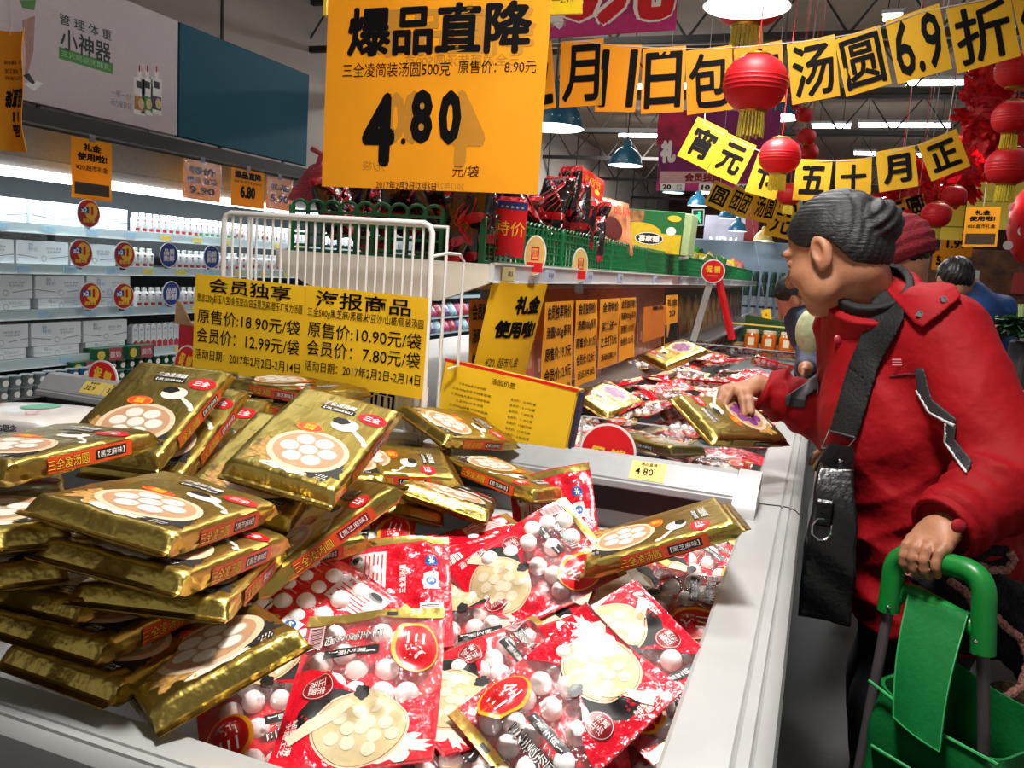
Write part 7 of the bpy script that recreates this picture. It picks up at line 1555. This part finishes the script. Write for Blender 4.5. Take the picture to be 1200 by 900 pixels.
for L in range(4):
    for i in range(14):
        t = thing('jar', 'pale labelled jar stacked on the far table behind the bending shopper' if L < 2 else 'dark green jar stacked on the far table behind the bending shopper', 'jar', (-1.55+.12*i, 12.75+.03*(L % 2), .801+.168*L), 'pale stacked jars' if L < 2 else 'dark green stacked jars'); b, l = J1 if L < 2 else J2; link('jar_body', b, t); link('jar_lid', l, t)
c = at(899, 375, D=8.5); t = thing('hanging_price_sign', 'narrow yellow card hanging at the shelf end near the far jars', 'sign', T=facing(c, 0, 0, .25)); mb = MB(); mb.box((0, 0, 0), (.09, .22, .002), YEL); mb.text('9\n.\n9', (0, 0), .05, INK, z=.002); mb.build('card', t, smooth=False); MB().tube([(0, .11, 0), (0, CEIL-c[2], 0)], .001, MATS['thread'], n=5).build('thread', t)
# shelves with goods at the right far side, orange rail, white bar
bx('display_shelf', 'far right shelf with orange and white goods behind the blue jacket', 'shelf', (3.4, 14.0, 0), (4.0, .5, 2.0), mat('shelf_far_brown', '#7a4a2a', .6, var=.4, scale=6), .01)
for i in range(18):
    bx('goods_box', 'small bright box on the far right shelf behind the blue jacket', 'box', (1.6+.2*i, 13.72, .5+.45*(i % 3)), (.16, .06, .3), mat('far_goods_%d' % (i % 4), ('#c9a23c', '#b8322e', '#d8d4cc', '#c46a28')[i % 4], .5), 0, 'goods on the far right shelf')
t = thing('metal_rail', 'white metal rail beyond the shopper in blue', 'rail', (1.9, 8.6, 0)); MB().tube([(-.7, 0, 1.12), (.9, 0, 1.15)], .018, WIRE, n=8).build('bar', t); 
for x in (-.7, .9): MB().tube([(x, 0, 0), (x, 0, 1.14)], .018, WIRE, n=8).build('post', t)
t = thing('wire_stand', 'orange wire stand at the right edge beyond the vegetables', 'stand', (1.55, 6.3, 0))
for i in range(6): MB().tube([(-.12+.05*i, 0, 0), (-.12+.05*i, 0, 1.5)], .008, mat('orange_wire', '#c9582a', .4), n=6).build('rod', t)
MB().tube([(-.14, 0, 1.5), (.16, 0, 1.5)], .01, MATS['orange_wire'], n=6).tube([(-.14, 0, 1.0), (.16, 0, 1.0)], .008, MATS['orange_wire'], n=6).build('bar', t)
c = at(1212, 262, D=5.5); mb = MB(); mb.ball((0, 0, 0), (.16, .16, .28), RED)
for i in range(14): mb.disc((0, 0), .03, .03, WPR, T=frame((.16*math.cos(i*2.4-1.57)*.95, -.155*abs(math.cos(i*1.1))-.005, -.22+.032*i), (1, 0, 0), (0, 0, 1)), z=.004)
mb.tube([(0, 0, .27), (0, 0, CEIL-c[2])], .003, RED, n=5); o = mb.build('spotted_balloon'); o.location = c; tag(o, 'red white-spotted ornament hanging at the right edge', 'ornament')
# vegetables at the right edge
LEAF = mat('leaf_green', '#1e4a22', .5, var=.4, scale=40); LEAF2 = mat('herb_green', '#2f6a2c', .5, var=.4, scale=60)
bx('vegetable_crate', 'dark crate stand carrying leafy vegetables at the right edge', 'crate', (at(1200, 385, D=3.5)[0]+.26, at(1200, 385, D=3.5)[1]+.1, 0), (.62, .8, .80), mat('dark_crate', '#2a2622', .6), .01)
def leafy(c, r, n, m, lab, seed, up=.8):
    rr = random.Random(seed); t = thing('leafy_vegetable', lab, 'vegetable', c); mb = MB()
    for i in range(n):
        a = rr.uniform(0, 2*PI); e = rr.uniform(.1, 1.3); d = np.array([math.cos(a)*math.cos(e), math.sin(a)*math.cos(e), math.sin(e)*up]); L = r*rr.uniform(.6, 1.1); s = np.cross(d, (0, 0, 1)); s = s/np.linalg.norm(s)*L*.28; nn = np.cross(s, d); nn /= np.linalg.norm(nn)
        P = []
        for q in np.linspace(0, 1, 6): wv = math.sin(PI*min(1, q*.85+.12))*(1+.2*math.sin(q*20+i)); ctr = d*L*q+np.array([0, 0, -.25*L*q*q]); P.append([ctr-s*wv+nn*.02*math.sin(q*9+i), ctr-nn*.012, ctr+s*wv+nn*.02*math.cos(q*8+i)])
        mb.grid(np.array(P), m); mb.grid(np.array(P)-nn*.001, m, flip=True)
    mb.build('leaves', t); mb = MB()
    for i in range(8): a = 2*PI*i/8; mb.tube([(.01*math.cos(a), .01*math.sin(a), -.02), (.03*math.cos(a), .03*math.sin(a), .12)], .006, mat('pale_stem', '#a8bf7a', .5), n=6)
    mb.build('stalks', t)
vg = at(1200, 385, D=3.5); vx, vy = vg[0], vg[1]
leafy((vx, vy, vg[2]-.02), .17, 90, LEAF, 'dark green leafy vegetable highest at the right edge beside the blue jacket', 3); leafy((vx+.02, vy-.12, .83), .20, 70, LEAF2, 'bunch of green leaves low on the crate at the right edge', 4, .5); leafy((vx+.04, vy+.25, .84), .20, 60, LEAF2, 'bunch of bright green leaves behind the others at the right edge', 5, .5)
bx('crate_stack', 'upper dark crate under the highest leaves at the right edge', 'crate', (vx+.24, vy+.06, .801), (.5, .3, vg[2]-.86), mat('dark_crate', '#2a2622', .6), .01)
